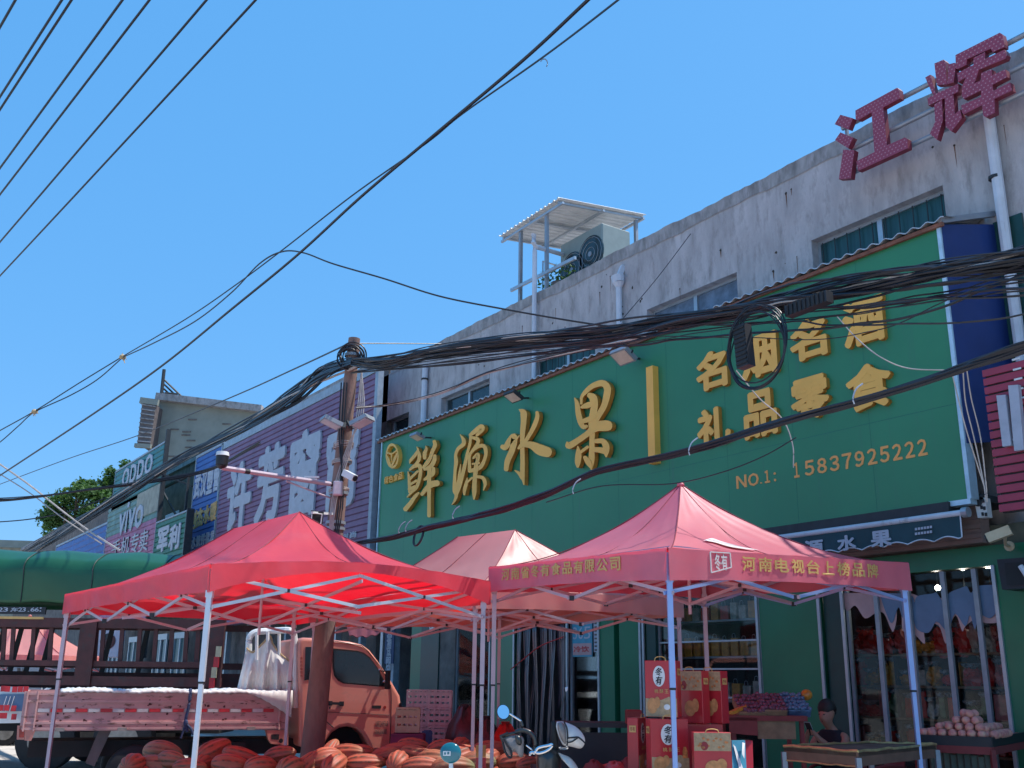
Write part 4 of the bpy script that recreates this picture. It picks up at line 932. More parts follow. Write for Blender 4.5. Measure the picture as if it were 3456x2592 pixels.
bundle('cable_bundle','thick tangle of black cables running left and down from the pole to the far shops',
  VV([(765,782,5.75,.8),(700,805,6.1,1.7),(640,852,6.6,2.0),(560,905,7.0,1.8),(470,952,7.2,1.7),(390,990,7.4,1.7),(300,1048,7.6,2.0),(180,1123,7.8,2.6),(60,1195,8,3.2)]),48,.095,.013,9)
bundle('cable_bundle','lower cable bundle crossing the green sign diagonally above the tents',
  VV([(727,1186,('D',13.9),.7),(780,1172,6.2,.7),(850,1160,6.2,1),(930,1138,6.1,1.1),(1010,1120,6.1,1),(1090,1100,6.1,.9),(1180,1068,6.1,.9),(1290,1020,6.1,.8),(1440,985,6.1,.8),(1560,953,6.05,.8),(1700,908,6,.8),(1850,868,6,.8),(2000,822,6,.8),(2110,785,6,.9),(2240,745,6,1),(2500,670,6,1),(3300,430,6,1)]),16,.055,.011,12,tied=[(1362,1788,6.05),(1385,1783,6.05),(1545,1738,6.02),(1952,1652,5.98),(2345,1520,5.9),(2900,1345,5.85)])
bundle('cable_bundle','dark far cables crossing low over the tarpaulin at the left edge',
  VV([(-60,1080,('D',30),1),(60,1072,('D',30),1),(180,1058,('D',30),1),(320,1040,('D',30),1),(450,1015,('D',30),1),(560,960,('D',28),1)]),5,.14,.018,14)
# single wires
def wire(name,label,pts,r,mt='wire',n=8):
    P3=[P(a[0],a[1],a[2]) for a in pts]; t=MB(); t.tube(catmull(P3,n),r,6); o=t.build(name,M[mt]); return tag(o,label,'wire',None)
# seven lines over the road, all parallel
dv=P(-1255,2268,100)-CP; dv.z=0; dv.normalize()
tops=[(35,0,0,70,'first'),(188,0,0,315,'second'),(220,0,0,352,'third'),(388,0,0,548,'fourth'),(477,0,0,640,'fifth'),(665,0,0,782,'sixth'),(827,0,0,885,'seventh')]
for i,(xa,ya,xb,yb,nm) in enumerate(tops):
    p=PZ(xa,ya,9.2+.0*i); m=MB(); 
    pts=[p+dv*s+Z_*(-.25+((s-14)/26)**2*.25) for s in [-12+3*k for k in range(22)]]
    m.tube(pts,.016,6); o=m.build('overhead_wire',M['wire']); tag(o,f'black overhead wire at top left, {nm} counting from the left corner','wire','parallel overhead wires at top left')
wire('overhead_wire','thick black wire crossing the whole sky from top centre to the left edge',VV([(1420,-140,8),(1270,0,9),(1130,130,10),(940,290,11.5),(780,425,13),(640,553,15),(500,668,17),(350,790,20),(200,895,23),(0,1027,28),(-80,1080,30)]),.021)
wire('overhead_wire','thin wire at top right of the thick one, dipping down to the knot at left',VV([(1420,-70,9),(1335,0,10),(1175,122,12),(1000,245,14),(920,310,15),(760,423,17),(610,540,19),(500,622,21),(400,690,23),(265,770,26)]),.014)
o_=MB(); c_=P(1175*1.5624,130*1.5624,12); o_.tube([c_+R0*.05*math.cos(a)+Z_*.07*math.sin(a)-Z_*.05 for a in [k*.5-.8 for k in range(8)]],.008,5); tag(o_.build('wire_hook',M['steel_grey']),'small metal hook hanging on the thin wire at top right of the thick one','wire hook')
wire('overhead_wire','arched black wire rising from the knot and falling right to the grey wall',VV([(265,772,26),(330,742,24),(420,695,22),(500,632,20),(560,570,18.5),(608,544,17.8),(655,546,17.2),(720,570,16.8),(830,602,16.4),(950,640,16),(1090,668,15.5),(1240,694,15),(1330,706,14.6),(1400,706,14)]),.015)
wire('overhead_wire','wire from the upper knot to the left edge, upper of the two',VV([(265,770,26),(170,828,27),(75,888,28),(0,930,29),(-60,965,30)]),.016)
wire('overhead_wire','wire hanging between the two knots, lower of the pair',VV([(265,772,26),(210,820,27),(150,855,27.5),(75,890,28),(40,920,28.5),(0,955,29),(-60,1000,30)]),.016)
wire('overhead_wire','long thin straight wire from the pole top down to the left edge',VV([(762,738,14),(640,795,17),(500,858,21),(300,940,28),(150,990,33),(0,1046,38),(-60,1070,40)]),.013)
wire('overhead_wire','thin level wire running right from the pole top',VV([(775,742,14),(860,742,14.5),(960,743,15)]),.008)
wire('guy_wire','very thin slanting wire across the grey upper wall',VV([(1492,505,15),(1420,600,15),(1340,695,15)]),.006)
wire('overhead_wire','pale wire at far left falling to the blue sign, upper of the pair',VV([(-40,975,32),(60,1045,32),(130,1100,32),(190,1145,32),(260,1190,31)]),.03,'wire_pale')
wire('overhead_wire','pale wire at far left falling to the blue sign, lower of the pair',VV([(-40,1000,32),(60,1062,32),(140,1122,32),(220,1175,32)]),.02,'wire_pale')
wire('overhead_wire','thin dark wire sagging at the left edge below the others',VV([(-40,1130,34),(60,1122,34),(150,1105,34),(230,1075,34)]),.02)
for (vx,vy,D,lb) in ((265,771,26,'upper'),(75,889,28,'lower')):
    c=P(vx*1.5624,vy*1.5624,D); t=MB()
    for k in range(14):
        d=Vector((R.gauss(0,1),R.gauss(0,1),R.gauss(-.3,1))).normalized(); t.tube([c-d*.03,c+d*R.uniform(.06,.16)+Z_*R.uniform(-.05,.05)],.012,4)
    t.ell(c,.09,.09,.07,10,6); o=t.build('wire_knot',M['hem_tan']); tag(o,f'frayed tan knot tying two wires in the sky, {lb} of the two','wire knot')
wire('drop_wire','pale drooping wire from the black closure to the right edge of the green sign',VV([(1805,680,9.6),(1850,730,9.5),(1900,770,9.3),(1960,795,9.2),(2050,800,9)]),.006,'wire_pale')
wire('drop_wire','pale thin wire hanging beside the divider bar down to the phone number',VV([(1590,800,9.8),(1640,860,9.8),(1690,905,9.8),(1712,960,9.8),(1714,1010,9.8)]),.006,'wire_pale')
wire('drop_wire','thin dark wire sagging below the lower bundle over the green sign',VV([(1180,1085,11),(1300,1050,10.5),(1450,1045,10),(1560,1020,9.8),(1650,985,9.6),(1720,945,9.4)]),.006)
wire('drop_wire','pale wire beside the blue panel, left of three hanging to the meter box',VV([(2055,800,7.6),(2085,920,7.7),(2110,1000,7.8),(2126,1050,7.8)]),.005,'wire_pale')
wire('drop_wire','pale wire beside the blue panel, middle of three hanging to the meter box',VV([(2080,798,7.6),(2086,870,7.7),(2105,950,7.8),(2125,1045,7.8),(2129,1080,7.8)]),.005,'wire_pale')
wire('drop_wire','pale wire beside the blue panel, right of three hanging to the meter box',VV([(2088,796,7.6),(2098,860,7.7),(2118,945,7.8),(2130,1050,7.8),(2132,1085,7.8)]),.005,'wire_pale')
# splice closures and slack coil
def closure(c,ax,L,w_,label,ribs=9):
    t=thing('splice_closure',label,'cable closure',c,0,'black cable closures'); ax=ax.normalized(); sd2=ax.cross(Vector((0,1,0))).normalized(); m=MB(); m.obox(c,ax*L/2,sd2*w_/2,Vector((0,.04,0))); m.build('case',M['black'],t)
    for i in range(ribs):
        q=c+ax*L*(-.42+.84*i/(ribs-1)); m=MB(); m.obox(q-Vector((0,.043,0)),ax*.008,sd2*(w_/2*.9),Vector((0,.006,0))); m.build('rib',M['rubber'],t)
closure(W(2729,1028,5.7),Vector((1,0,.02)),.38,.085,'horizontal ribbed black closure hung under the cables above the golden characters')
closure(W(2511,1170,5.65),Vector((.06,0,-1)),.34,.12,'upright black closure hanging inside the cable coil')
ck=thing('cable_coil','round black slack cable coil hanging in front of the second golden character','cable coil',W(2555,1160,5.6))
for i in range(6):
    m=MB(); c=W(2552+R.uniform(-6,6),1168+R.uniform(-8,16),5.62+R.uniform(-.03,.03)); rx=R.uniform(.27,.30); rz=rx*R.uniform(1.0,1.15)
    m.tube([c+Vector((rx*math.cos(a),.02*math.sin(a*2+i),rz*math.sin(a)+.01*math.sin(a*3+i))) for a in [k*2*math.pi/36 for k in range(37)]],.0062,5,cap=False); m.build('loop',M['wire'],ck)
c2=thing('cable_coil','small black cable loop hanging under the lower bundle at the left of the green sign','cable coil',W(1412,1810,6.1))
m=MB()
for i in range(3):
    c=W(1411,1808+i*3,6.1); m.tube([c+Vector((.105*math.cos(a)+.01*i,.03*math.sin(a),.125*math.sin(a)+.01*i)) for a in [k*2*math.pi/26 for k in range(27)]],.010,5,cap=False)
m.build('loop',M['wire'],c2)
# ============================================================ right edge: red sign, meter, cameras
YRs=10.5
t=thing('red_sign','red slatted sign with thick white vertical strokes at the right edge','shop sign',W(3420,1500,YRs))
x0=W(3350,1500,YRs).x; zt=W(3330,1246,YRs).z; zb_=W(3384,1732,YRs).z; m=MB(); n=16
for i in range(n):
    z=zb_+(zt-zb_)*i/n; m.box(x0,x0+3.2,YRs-.03,YRs,z+.012,z+(zt-zb_)/n-.012)
m.build('slats',M['red_sign'],t); m=MB(); m.box(x0+.02,x0+3.18,YRs+.002,YRs+.05,zb_,zt); m.build('backing',M['steel_dark'],t)
o8=(3200,1150); s8=2.765; m=MB()
for b in ((505,590,525,995),(615,710,432,1035)):
    pl=[W(o8[0]+(b[0]-8)/s8,o8[1]+b[2]/s8,YRs),W(o8[0]+(b[1]-10)/s8,o8[1]+(b[2]-8)/s8,YRs),W(o8[0]+(b[1]+45)/s8,o8[1]+(b[3]-8)/s8,YRs),W(o8[0]+(b[0]+50)/s8,o8[1]+(b[3]+5)/s8,YRs)]
    m.prism([p+Vector((0,-.1,0)) for p in pl],(0,.06,0))
m.build('white_strokes',M['sign_white'],t); m=MB()
for yy in (555,925): a=W(o8[0]+590/s8,o8[1]+yy/s8,YRs-.05); m.bar(a,a+Vector((.15,0,0)),.02)
m.build('stroke_links',M['sign_white'],t)
for i in range(4): a=W(o8[0]+(600+10*i)/s8,o8[1]+(190+92*i)/s8,YRs-.04); m=MB(); m.box(a.x,a.x+.09,a.y-.01,a.y,a.z,a.z+.02); m.build('slat_clip',M['white_paint'],t)
YMb=10.9
t=thing('meter_box','white perforated equipment box on the wall beside the lower right corner of the green sign','meter box',W(3310,1710,YMb))
pl=[W(3285,1676,YMb),W(3325,1680,YMb),W(3333,1745,YMb),W(3300,1748,YMb)]; m=MB(); m.prism(pl,(0,.1,0)); m.build('case',M['white_paint'],t)
m=MB(); c=W(3300,1696,YMb-.015); m.cyl(c,c+Vector((0,.02,0)),.045,16)
for a,b in ((3318,1690),(3312,1712),(3322,1715),(3316,1735),(3327,1736)): c=W(a,b,YMb-.01); m.box(c.x-.012,c.x+.012,c.y-.004,c.y+.012,c.z-.02,c.z+.02)
m.build('dials',M['steel_dark'],t)
bullet(W(3372,1803,10.6),Vector((-1,-.4,-.35)),'cream bullet camera on the wall right of the roller shutter',1.15,W(3405,1843,11.1),'crate_cream')
bx_=thing('speaker_box','black box fixed to the wall at the right edge above the green pillar','loudspeaker',W(3410,1940,10.9)); pl=[W(3364,1888,10.9),W(3480,1880,10.9),W(3490,1985,10.9),W(3382,1990,10.9)]
m=MB(); m.prism(pl,(0,.35,0)); m.build('case',M['black'],bx_); m=MB(); m.tube([W(3444,1910,10.85),W(3470,1950,10.85)],.03,8); m.build('pipe',M['white_pvc'],bx_)
m=MB(); m.prism([W(3390,1900,10.89),W(3470,1895,10.89),W(3476,1972,10.89),W(3398,1976,10.89)],(0,.006,0)); m.build('grille',M['rubber'],bx_)
# ============================================================ pop-up tents
def tent(name,label,corners,zs,ridge,mats,legmats,units,drop=.26,mid=(0,0,0,0),pw=1.35,sag=.05,seed=1,inner=True,vcurl=0.0):
    """corners F,R,B,L (ground plan Vectors), zs eave heights, ridge (A near F/R side .. or single point)"""
    rr=random.Random(seed); F_,R_,B_,L_=[Vector((c.x,c.y,z)) for c,z in zip(corners,zs)]
    cen=(F_+R_+B_+L_)/4; t=thing(name,label,'pop-up tent',(cen.x,cen.y,0)); rA,rB=ridge
    cs=[F_,R_,B_,L_]
    # which ridge end belongs to each corner
    near=[rA if (c-rA).length<=(c-rB).length else rB for c in cs]
    def eave(k,a):
        p=cs[k].lerp(cs[(k+1)%4],a); return p+Z_*(mid[k]*math.sin(math.pi*a))
    m=MB(); ph=[rr.uniform(0,6) for _ in range(8)]
    for k in range(4):
        def fn(u,v,k=k):
            e=eave(k,u); r=near[k].lerp(near[(k+1)%4],u); p=e.lerp(r,v); hz=e.z+(r.z-e.z)*(v**pw)
            hz-=sag*math.sin(math.pi*min(v*1.15,1))*math.sin(math.pi*u)
            hz+=.010*math.sin(u*17+ph[k])*math.sin(v*5)*(1-v)+.005*math.sin(u*41+v*9+ph[k+4])*(1-v)+.007*math.sin(v*24+u*5+ph[k])*math.sin(math.pi*u)*(v**.5)*(1-v)+.006*math.sin(u*11-v*15+ph[k+2])*math.sin(math.pi*v)
            return Vector((p.x,p.y,hz))
        m.grid(fn,40,22)
    m.build('canopy',M[mats],t,smooth=35)
    # seams along the panels
    vals=[]
    def vpt(k,a,v,out=0):
        e=eave(k,a); n=(cs[(k+1)%4]-cs[k]).cross(Z_).normalized()
        if n.dot(e-cen)<0: n=-n
        d=drop*(1-(.62 if mid[k]>.03 else .12)*math.sin(math.pi*a)**.8)
        wv=.010*math.sin(a*23+ph[k])*v+.006*math.sin(a*57+ph[k+4])*v
        return e+n*(.012+wv+out-vcurl*v)+Z_*(-d*v)
    for k in range(4):
        m=MB(); m.grid(lambda u,v,k=k:vpt(k,u,v),60,5); m.build('valance',M[mats],t,smooth=60)
    for k in range(4):
        m=MB(); m.tube([Vector((q.x,q.y,cs[k].z+(near[k].z-cs[k].z)*((i/20)**pw)+.004)) for i in range(21) for q in [cs[k].lerp(near[k],i/20)]],.006,5)
        if k in(0,3):
            e=eave(k,.5); r=near[k].lerp(near[(k+1)%4],.5); m.tube([Vector((q.x,q.y,e.z+(r.z-e.z)*(v**pw)-sag*math.sin(math.pi*min(v*1.15,1))+.004)) for i in range(1,21) for v in [i/20] for q in [e.lerp(r,v)]],.0035,4)
        m.build('seam',M['seam_red'],t)
    if (rA-rB).length<.01: m=MB(); m.ell(rA-Z_*.01,.04,.04,.03,12,8); m.build('peak_cap',M[mats],t,smooth=True)
    for k in range(4):
        c=cs[k]; m=MB(); lm=M[legmats[k]]; zt=c.z-.03; inn=(cen-c); inn.z=0; inn=inn.normalized()*.062
        p=Vector((c.x,c.y,0))+inn; m.obox(p+Z_*(.75),R0*.019,H_*.019,Z_*.75); lo=m.build('leg',lm,t)
        m=MB(); m.obox(p+Z_*(1.5+(zt-1.5)/2),R0*.023,H_*.023,Z_*((zt-1.5)/2)); m.obox(p+Z_*(zt-.22),R0*.030,H_*.030,Z_*.03); m.build('upper_tube',lm,lo)
        m=MB(); m.obox(p+Z_*(1.5),R0*.025,H_*.025,Z_*.009); m.build('collar',M['black'],lo)
        m=MB(); m.obox(p+Z_*.006,R0*.06,H_*.06,Z_*.006); m.build('foot',M['steel_grey'],lo)
    def truss(p,q,n,hgt=.34,nm='truss',lm=None,off=.05):
        m=MB(); j=MB(); d=(cen-(p+q)/2); d.z=0; d=d.normalized()*off if d.length>.1 else Vector((0,0,0))
        for i in range(n):
            a=p.lerp(q,i/n)+d; b=p.lerp(q,(i+1)/n)+d; lo=Z_*(-hgt)
            m.bar(a,b+lo,.014,.03); m.bar(a+lo+d*.35,b+d*.35,.014,.03)
            c=(a+b+lo)/2+d*.17; j.obox(c,R0*.02,H_*.02,Z_*.016)
            if i: j.obox(a+lo,R0*.022,H_*.022,Z_*.022)
        o=m.build(nm,lm,t); j.build('joint',M['black'],o)
    dz=Z_*(-.07)
    for k in range(4):
        p=cs[k]+dz; q=cs[(k+1)%4]+dz
        if mid[k]>.03:
            h=(eave(k,.5)+dz*1.6); truss(p,h,max(units[k]//2,1),.30,lm=M[legmats[k]]); truss(h,q,max(units[k]//2,1),.30,lm=M[legmats[k]])
        else: truss(p,q,units[k],.30,lm=M[legmats[k]])
    if inner:
        mids=[(cs[k]+cs[(k+1)%4])/2+dz for k in range(4)]; cz=cen+dz
        cz=Vector((cen.x,cen.y,sum(zs)/4-.1))
        for k in range(4): truss(mids[k],cz,1,.30,'inner_truss',M['tent_pole_pink'],off=0)
        m=MB(); m.tube([cz-Z_*.4,Vector((cz.x,cz.y,rA.z-.03))],.018,8); m.build('centre_pole',M['tent_pole_pink'],t)
    return t,vpt,cs
SCL=1.12
Fl=LD(-2.57,9.0);Rl=LD(-.23,10.8);Ll=LD(-5.35,12.6);Bl=LD(-3.0,14.4)
def zat(px,py,D): return P(px,py,D).z
def cz_(px,py,g): return P(px,py,(g-CP).dot(H_)).z
def gr(px,py,D): p=P(px,py,D); return Vector((p.x,p.y,0)),p.z
Fl,zF=gr(712,1905,9.0); Rl,zR=gr(1652,1962,10.8); Ll,zL=gr(222,2006,12.6); Bl,zB=gr(998,2050,14.4)
print('left tent eaves',zF,zR,zB,zL)
pk=P(1010,1728,11.4); pk2=P(789,1784,12.0)
tl,vl,csl=tent('pop_up_tent','large red pop-up tent at left with a short sagging ridge, over the melons',[Fl,Rl,Bl,Ll],[zF,zR,zB,zL],(pk,pk2),'canopy_red',['tent_pole_white','tent_pole_pink','tent_pole_pink','tent_pole_pink'],[2,2,2,3],mid=(.10,0,0,0),pw=1.62,sag=.03,seed=4,drop=.24)
Fr,zF=gr(2253,1850,8.6); Rr,zR=gr(3064,1900,10.08); Lr,zL=gr(1652,1915,11.2); Br,zB=gr(2375,1945,12.68)
print('right tent eaves',zF,zR,zB,zL)
pk=P(2297,1634,10.64)
tr_,vr,csr=tent('pop_up_tent','pink red pop-up tent at right with one tall peak and gold printed lettering',[Fr,Rr,Br,Lr],[zF,zR,zB,zL],(pk,pk),'canopy_pink',['tent_pole_blue','tent_pole_blue','tent_pole_pink','tent_pole_pink'],[2,2,2,2],pw=1.85,sag=.02,seed=9,drop=.27)
Fm,zF=gr(1604,1985,12.2); Rm,zR=gr(2305,2020,13.3); Lm,zL=gr(1052,2060,14.6)
Bm=Rm+Lm-Fm
print('mid tent eaves',zF,zR,zL)
pk=P(1738,1788,13.5); pk2=P(1545,1812,14.0)
tm,vm,csm=tent('pop_up_tent','faded salmon pop-up tent between the red tent and the pink tent, farther back',[Fm,Rm,Bm,Lm],[zF,zR,(zR+zL)/2,zL],(pk,pk2),'canopy_salmon',['tent_pole_pink']*4,[2,2,2,2],pw=1.4,sag=.03,seed=13,drop=.24)
# lettering on the pink tent's valances
def val_text(txt,k,a0,a1,v0,v1,par,vp,mt,rev=False,off=.02,frac=.82,nm='printed_text'):
    f=MB(); n=len(txt)
    for i,ch in enumerate(txt):
        u0=a0+(a1-a0)*i/n; u1=a0+(a1-a0)*(i+frac)/n
        put_text(f,ch,lambda u,v,w_:vp(k,u0+(u1-u0)*u,v1+(v0-v1)*v,.006+.002*w_),off)
    return f.build(nm,M[mt],par)
# left side: from left corner L(k=3 runs L->F) to front corner ; right side k=0 runs F->R
val_text('河南省冬有食品有限公司',3,.10,.80,.12,.62,tr_,vr,'gold_print')
val_text('河南电视台上榜品牌',0,.27,.86,.13,.66,tr_,vr,'gold_print')
val_text('冬有',0,.165,.215,.10,.66,tr_,vr,'white_print',frac=.9)
f=MB(); E4=[vr(0,a,v,.007) for a,v in ((.15,.05),(.225,.05),(.225,.55),(.15,.75))]
for i in range(4): f.bar(E4[i],E4[(i+1)%4],.01,.01)
f.build('printed_frame',M['white_print'],tr_)
# navy ribbon and cloud printed on the canopy
def on_canopy(cs,near,k,u,v,pw,sag,lift=.012):
    e=cs[k].lerp(cs[(k+1)%4],u); p=e.lerp(near,v); return Vector((p.x,p.y,e.z+(near.z-e.z)*(v**pw)-sag*math.sin(math.pi*min(v*1.15,1))*math.sin(math.pi*u)+lift))
pkr=P(2297,1634,10.64)
def band(k,pts,w,mt,nm):
    m=MB(); c=catmull([Vector((a,b,w2)) for a,b,w2 in pts],8); n=len(c)
    v=[];f=[]
    for i,q in enumerate(c):
        for s in (-1,-.33,.33,1): v.append(on_canopy(csr,pkr,k,q.x,max(0.0,q.y+q.z*s),1.85,.02,.022))
    for i in range(n-1):
        for j in range(3): f.append((i*4+j,i*4+j+1,i*4+5+j,i*4+4+j))
    m.add(v,f); m.build(nm,M[mt],tr_)
band(3,[(.25,.04,.006),(.45,.12,.018),(.65,.17,.028),(.85,.19,.034),(.99,.2,.03)],.02,'print_navy','printed_ribbon')
band(0,[(.01,.2,.03),(.08,.19,.035),(.15,.13,.03),(.2,.05,.02)],.02,'print_navy','printed_ribbon')
band(0,[(.2,.42,.0),(.28,.43,.035),(.34,.38,.045),(.42,.33,.03),(.5,.3,.0)],.02,'white_print','printed_cloud')
# ============================================================ light truck
A0=P(78,2318,13.5); B0=P(1357,2380,15.5); A0.z=0;B0.z=0
TX=(B0-A0).normalized(); TN=Vector((-TX.y,TX.x,0))
if TN.dot(H_)<0: TN=-TN
LT=(B0-A0).length; print('truck len',LT)
def TPt(x,y,o=0):   # ray with the truck's side plane (offset o beyond it)
    d=ray(x,y); k=((A0+TN*o-CP).dot(TN))/d.dot(TN); return CP+d*k
def tcrop(x,y,ox=780,oy=2080,s=3.24,o=0): return TPt(ox+x/s,oy+y/s,o)
tk=thing('light_truck','white cab-over light truck with dirty flat bed parked behind the melons','truck',A0.lerp(B0,.5),math.atan2(TX.y,TX.x))
WD=1.6
outl=[(745,1430),(745,1000),(735,420),(745,260),(790,232),(905,236),(1100,255),(1300,275),(1440,310),(1520,370),(1620,500),(1760,715),(1850,870),(1865,1000),(1875,1180),(1860,1290),(1820,1400),(1800,1470),(1530,1480),(1500,1400),(1440,1290),(1370,1230),(1280,1205),(1190,1220),(1110,1270),(1050,1350),(1010,1450)]
m=MB(); m.prism([tcrop(x,y) for x,y in outl],TN*WD); o=m.build('cab',M['truck_red_cast'],tk)
bv=o.modifiers.new('b','BEVEL'); bv.width=.05; bv.segments=4; bv.limit_method='ANGLE'; bv.angle_limit=rad(60)
for p in o.data.polygons: p.use_smooth=True
try: o.data.set_sharp_from_angle(angle=rad(35))
except Exception: pass
ep=-TN*.004
door=[(1075,262),(1430,322),(1500,385),(1640,560),(1745,760),(1752,900),(1745,1200),(1730,1465)]
m=MB(); m.tube([tcrop(x,y)+ep for x,y in door],.006,4); m.tube([tcrop(x,y)+ep for x,y in ((1075,262),(1050,500),(1020,900),(1015,1080),(1040,1150),(1120,1215))],.006,4); m.tube([tcrop(x,y)+ep for x,y in ((1015,1045),(1400,1060),(1740,1080))],.003,4); m.build('door_seams',M['rubber'],tk)
m=MB(); m.prism([tcrop(x,y,o=.28) for x,y in ((1020,1480),(1040,1340),(1110,1250),(1190,1195),(1290,1185),(1390,1215),(1470,1290),(1530,1400),(1545,1490))],TN*(WD-.56)); m.build('wheel_well',M['rubber'],tk)
wdw=[(1100,350),(1240,362),(1380,375),(1450,398),(1520,452),(1600,560),(1660,680),(1692,740),(1690,772),(1640,770),(1440,752),(1230,735),(1170,705),(1125,650),(1108,560)]
m=MB(); m.prism([tcrop(x,y)-TN*.006 for x,y in wdw],TN*.004); fo=m.build('door_window',M['rubber'],tk)
cx=sum(p[0] for p in wdw)/len(wdw); cy=sum(p[1] for p in wdw)/len(wdw)
m=MB(); m.prism([tcrop(cx+(x-cx)*.94,cy+(y-cy)*.92)-TN*.009 for x,y in wdw],TN*.002); m.build('glass',M['car_glass'],fo)
m=MB(); m.prism([tcrop(x,y)-TN*.008 for x,y in ((812,335),(890,335),(870,690),(800,700))],TN*.006); m.build('rear_quarter_window',M['car_glass'],tk)
m=MB(); m.bar(tcrop(1065,950)-TN*.03,tcrop(1220,955)-TN*.03,.03,.035); m.obox(tcrop(1080,950)-TN*.015,TX*.03,TN*.015,Z_*.03); m.obox(tcrop(1205,955)-TN*.015,TX*.03,TN*.015,Z_*.03); m.obox(tcrop(1078,1002)-TN*.003,TX*.01,TN*.003,Z_*.012); m.build('door_handle',M['black'],tk)
m=MB(); m.prism([tcrop(x,y)-TN*.005 for x,y in ((1540,975),(1640,975),(1638,1008),(1540,1008))],TN*.003); m.build('badge',M['rubber'],tk)
m=MB(); m.cyl(tcrop(1680,995)-TN*.005,tcrop(1680,995),.022,10); m.build('red_badge',M['lens_red'],tk)
def ttext(txt,x0,x1,y0,y1):
    f=MB(); n=len(txt)
    for i,ch in enumerate(txt):
        xa=x0+(x1-x0)*i/n; xb=x0+(x1-x0)*(i+.85)/n
        put_text(f,ch,lambda u,v,w_:tcrop(xa+(xb-xa)*u,y1+(y0-y1)*v)-TN*(.004+.002*w_),.0)
    f.build('door_text',M['old_wall'],tk)
ttext('总质量2495kg',1578,1715,1145,1205); ttext('栏板高380mm',1570,1705,1235,1290)
m=MB(); 
for yy in range(6): ch='豫货运输服务'[yy]; put_text(m,ch,lambda u,v,w_:tcrop(752+30*u,475+38*yy-28*v)-TN*(.004+.002*w_))
m.build('door_text',M['lens_red'],tk)
# front corner lamp, windscreen, mirror
m=MB(); m.prism([tcrop(x,y)-TN*.006 for x,y in ((1835,955),(1862,940),(1868,1040),(1840,1060))],TN*.02); m.build('headlight',M['steel_dark'],tk)
w1=tcrop(1535,372); w2=tcrop(1848,860); nn=(w2-w1).cross(TN).normalized(); nn=nn if nn.dot(TX)>0 else -nn
m=MB(); m.prism([w1+TN*.12+nn*.006,w2+TN*.1+nn*.006,w2+TN*(WD-.1)+nn*.006,w1+TN*(WD-.12)+nn*.006],nn*.004); m.build('windscreen',M['car_glass'],tk)
m=MB(); p=tcrop(1640,600)-TN*.03; m.tube([p,p-TN*.1+TX*.08,tcrop(1660,730)-TN*.1+TX*.05,tcrop(1660,730)],.012,6); m.obox(p-TN*.12+TX*.06-Z_*.12,TX*.02,TN*.07,Z_*.13); m.build('side_mirror',M['rubber'],tk)
m=MB(); 
for x,y in ((1620,590),(1665,715)): m.ell(tcrop(x,y)-TN*.03,.02,.02,.02,8,6)
m.build('mirror_bracket_caps',M['chrome'],tk)
# roof headboard
hx=[(190,300),(200,235),(235,190),(300,168),(450,160),(600,152),(660,165),(690,215),(700,400),(705,700),(705,1000)]
m=MB(); m.tube(catmull([tcrop(x,y,o=.3 if x<500 else .1) for x,y in hx],3),.045,8); 
for x in (280,400,525): m.tube([tcrop(x,170,o=.25),tcrop(x,480,o=.25)],.025,6)
m.tube([tcrop(195,300,o=.5),tcrop(190,820,o=.5)],.045,8)
m.build('headboard_rack',M['white_paint'],tk)
# bed side : three raised panels
cb=(0,2280,5.3175)
def bc(x,y,o=0): return TPt(cb[0]+x/cb[2],cb[1]+y/cb[2],o)
zT=bc(600,235).z; zB_=bc(1500,925).z; sA=(bc(430,600)-A0).dot(TX); eA=(tcrop(625,1100)-A0).dot(TX); print('bed',zT,zB_,sA,eA)
def tp(s,z,o=0): return A0+TX*s+TN*o+Z_*z
zT=1.345; zB_=.86
m=MB(); m.obox((tp(sA,(zT+zB_)/2,.03)+tp(eA,(zT+zB_)/2,.03))/2,TX*((eA-sA)/2),TN*.02,Z_*((zT-zB_)/2))
for z in (zT-.03,zT-.12,zB_+.10,zB_+.03): m.bar(tp(sA,z,0),tp(eA,z,0),.02,.03)
for s in (sA+.02,sA+.14,eA-.12,eA-.02): m.bar(tp(s,zB_,0),tp(s,zT,0),.02,.035)
m.build('side_board',M['truck_bed'],tk)
m=MB(); m.obox((tp(sA,zB_+.03,WD/2)+tp(eA,zB_+.03,WD/2))/2,TX*((eA-sA)/2),TN*(WD/2-.05),Z_*.03); m.obox(tp((sA+eA)/2,(zT+zB_)/2,WD),TX*((eA-sA)/2),TN*.02,Z_*((zT-zB_)/2)); m.obox(tp(sA,(zT+zB_)/2,WD/2),TX*.02,TN*(WD/2),Z_*((zT-zB_)/2)); m.build('cargo_floor',M['truck_bed'],tk)
m=MB(); zr=(zT+zB_)/2+.01; k=0; s=sA+.16; mw=MB()
while s<eA-.2:
    m=MB(); m.obox(tp(s+.07,zr,-.004+.0),TX*.068,TN*.002,Z_*.022); m.build('red_reflector' if k%2 else 'white_reflector',M['reflect_red' if k%2 else 'reflect_white'],tk); s+=.15; k+=1
m=MB()
for i in range(60):
    s=R.uniform(sA+.1,eA-.1); z=R.uniform(zB_+.02,zT-.05); w_=R.uniform(.008,.03); h=R.uniform(.004,.02)
    m.prism([tp(s+w_*math.cos(a)*R.uniform(.5,1.2),z+h*math.sin(a)*R.uniform(.5,1.3),.0075) for a in [q*.9 for q in range(7)]],-TN*.001)
m.build('paint_scars',M['maroon'],tk)
for s in (sA+.45,sA+1.2,sA+2.0,eA-.5): m=MB(); m.obox(tp(s,zB_+.02,-.01),TX*.055,TN*.02,Z_*.022); m.build('latch',M['hub_steel'],tk)
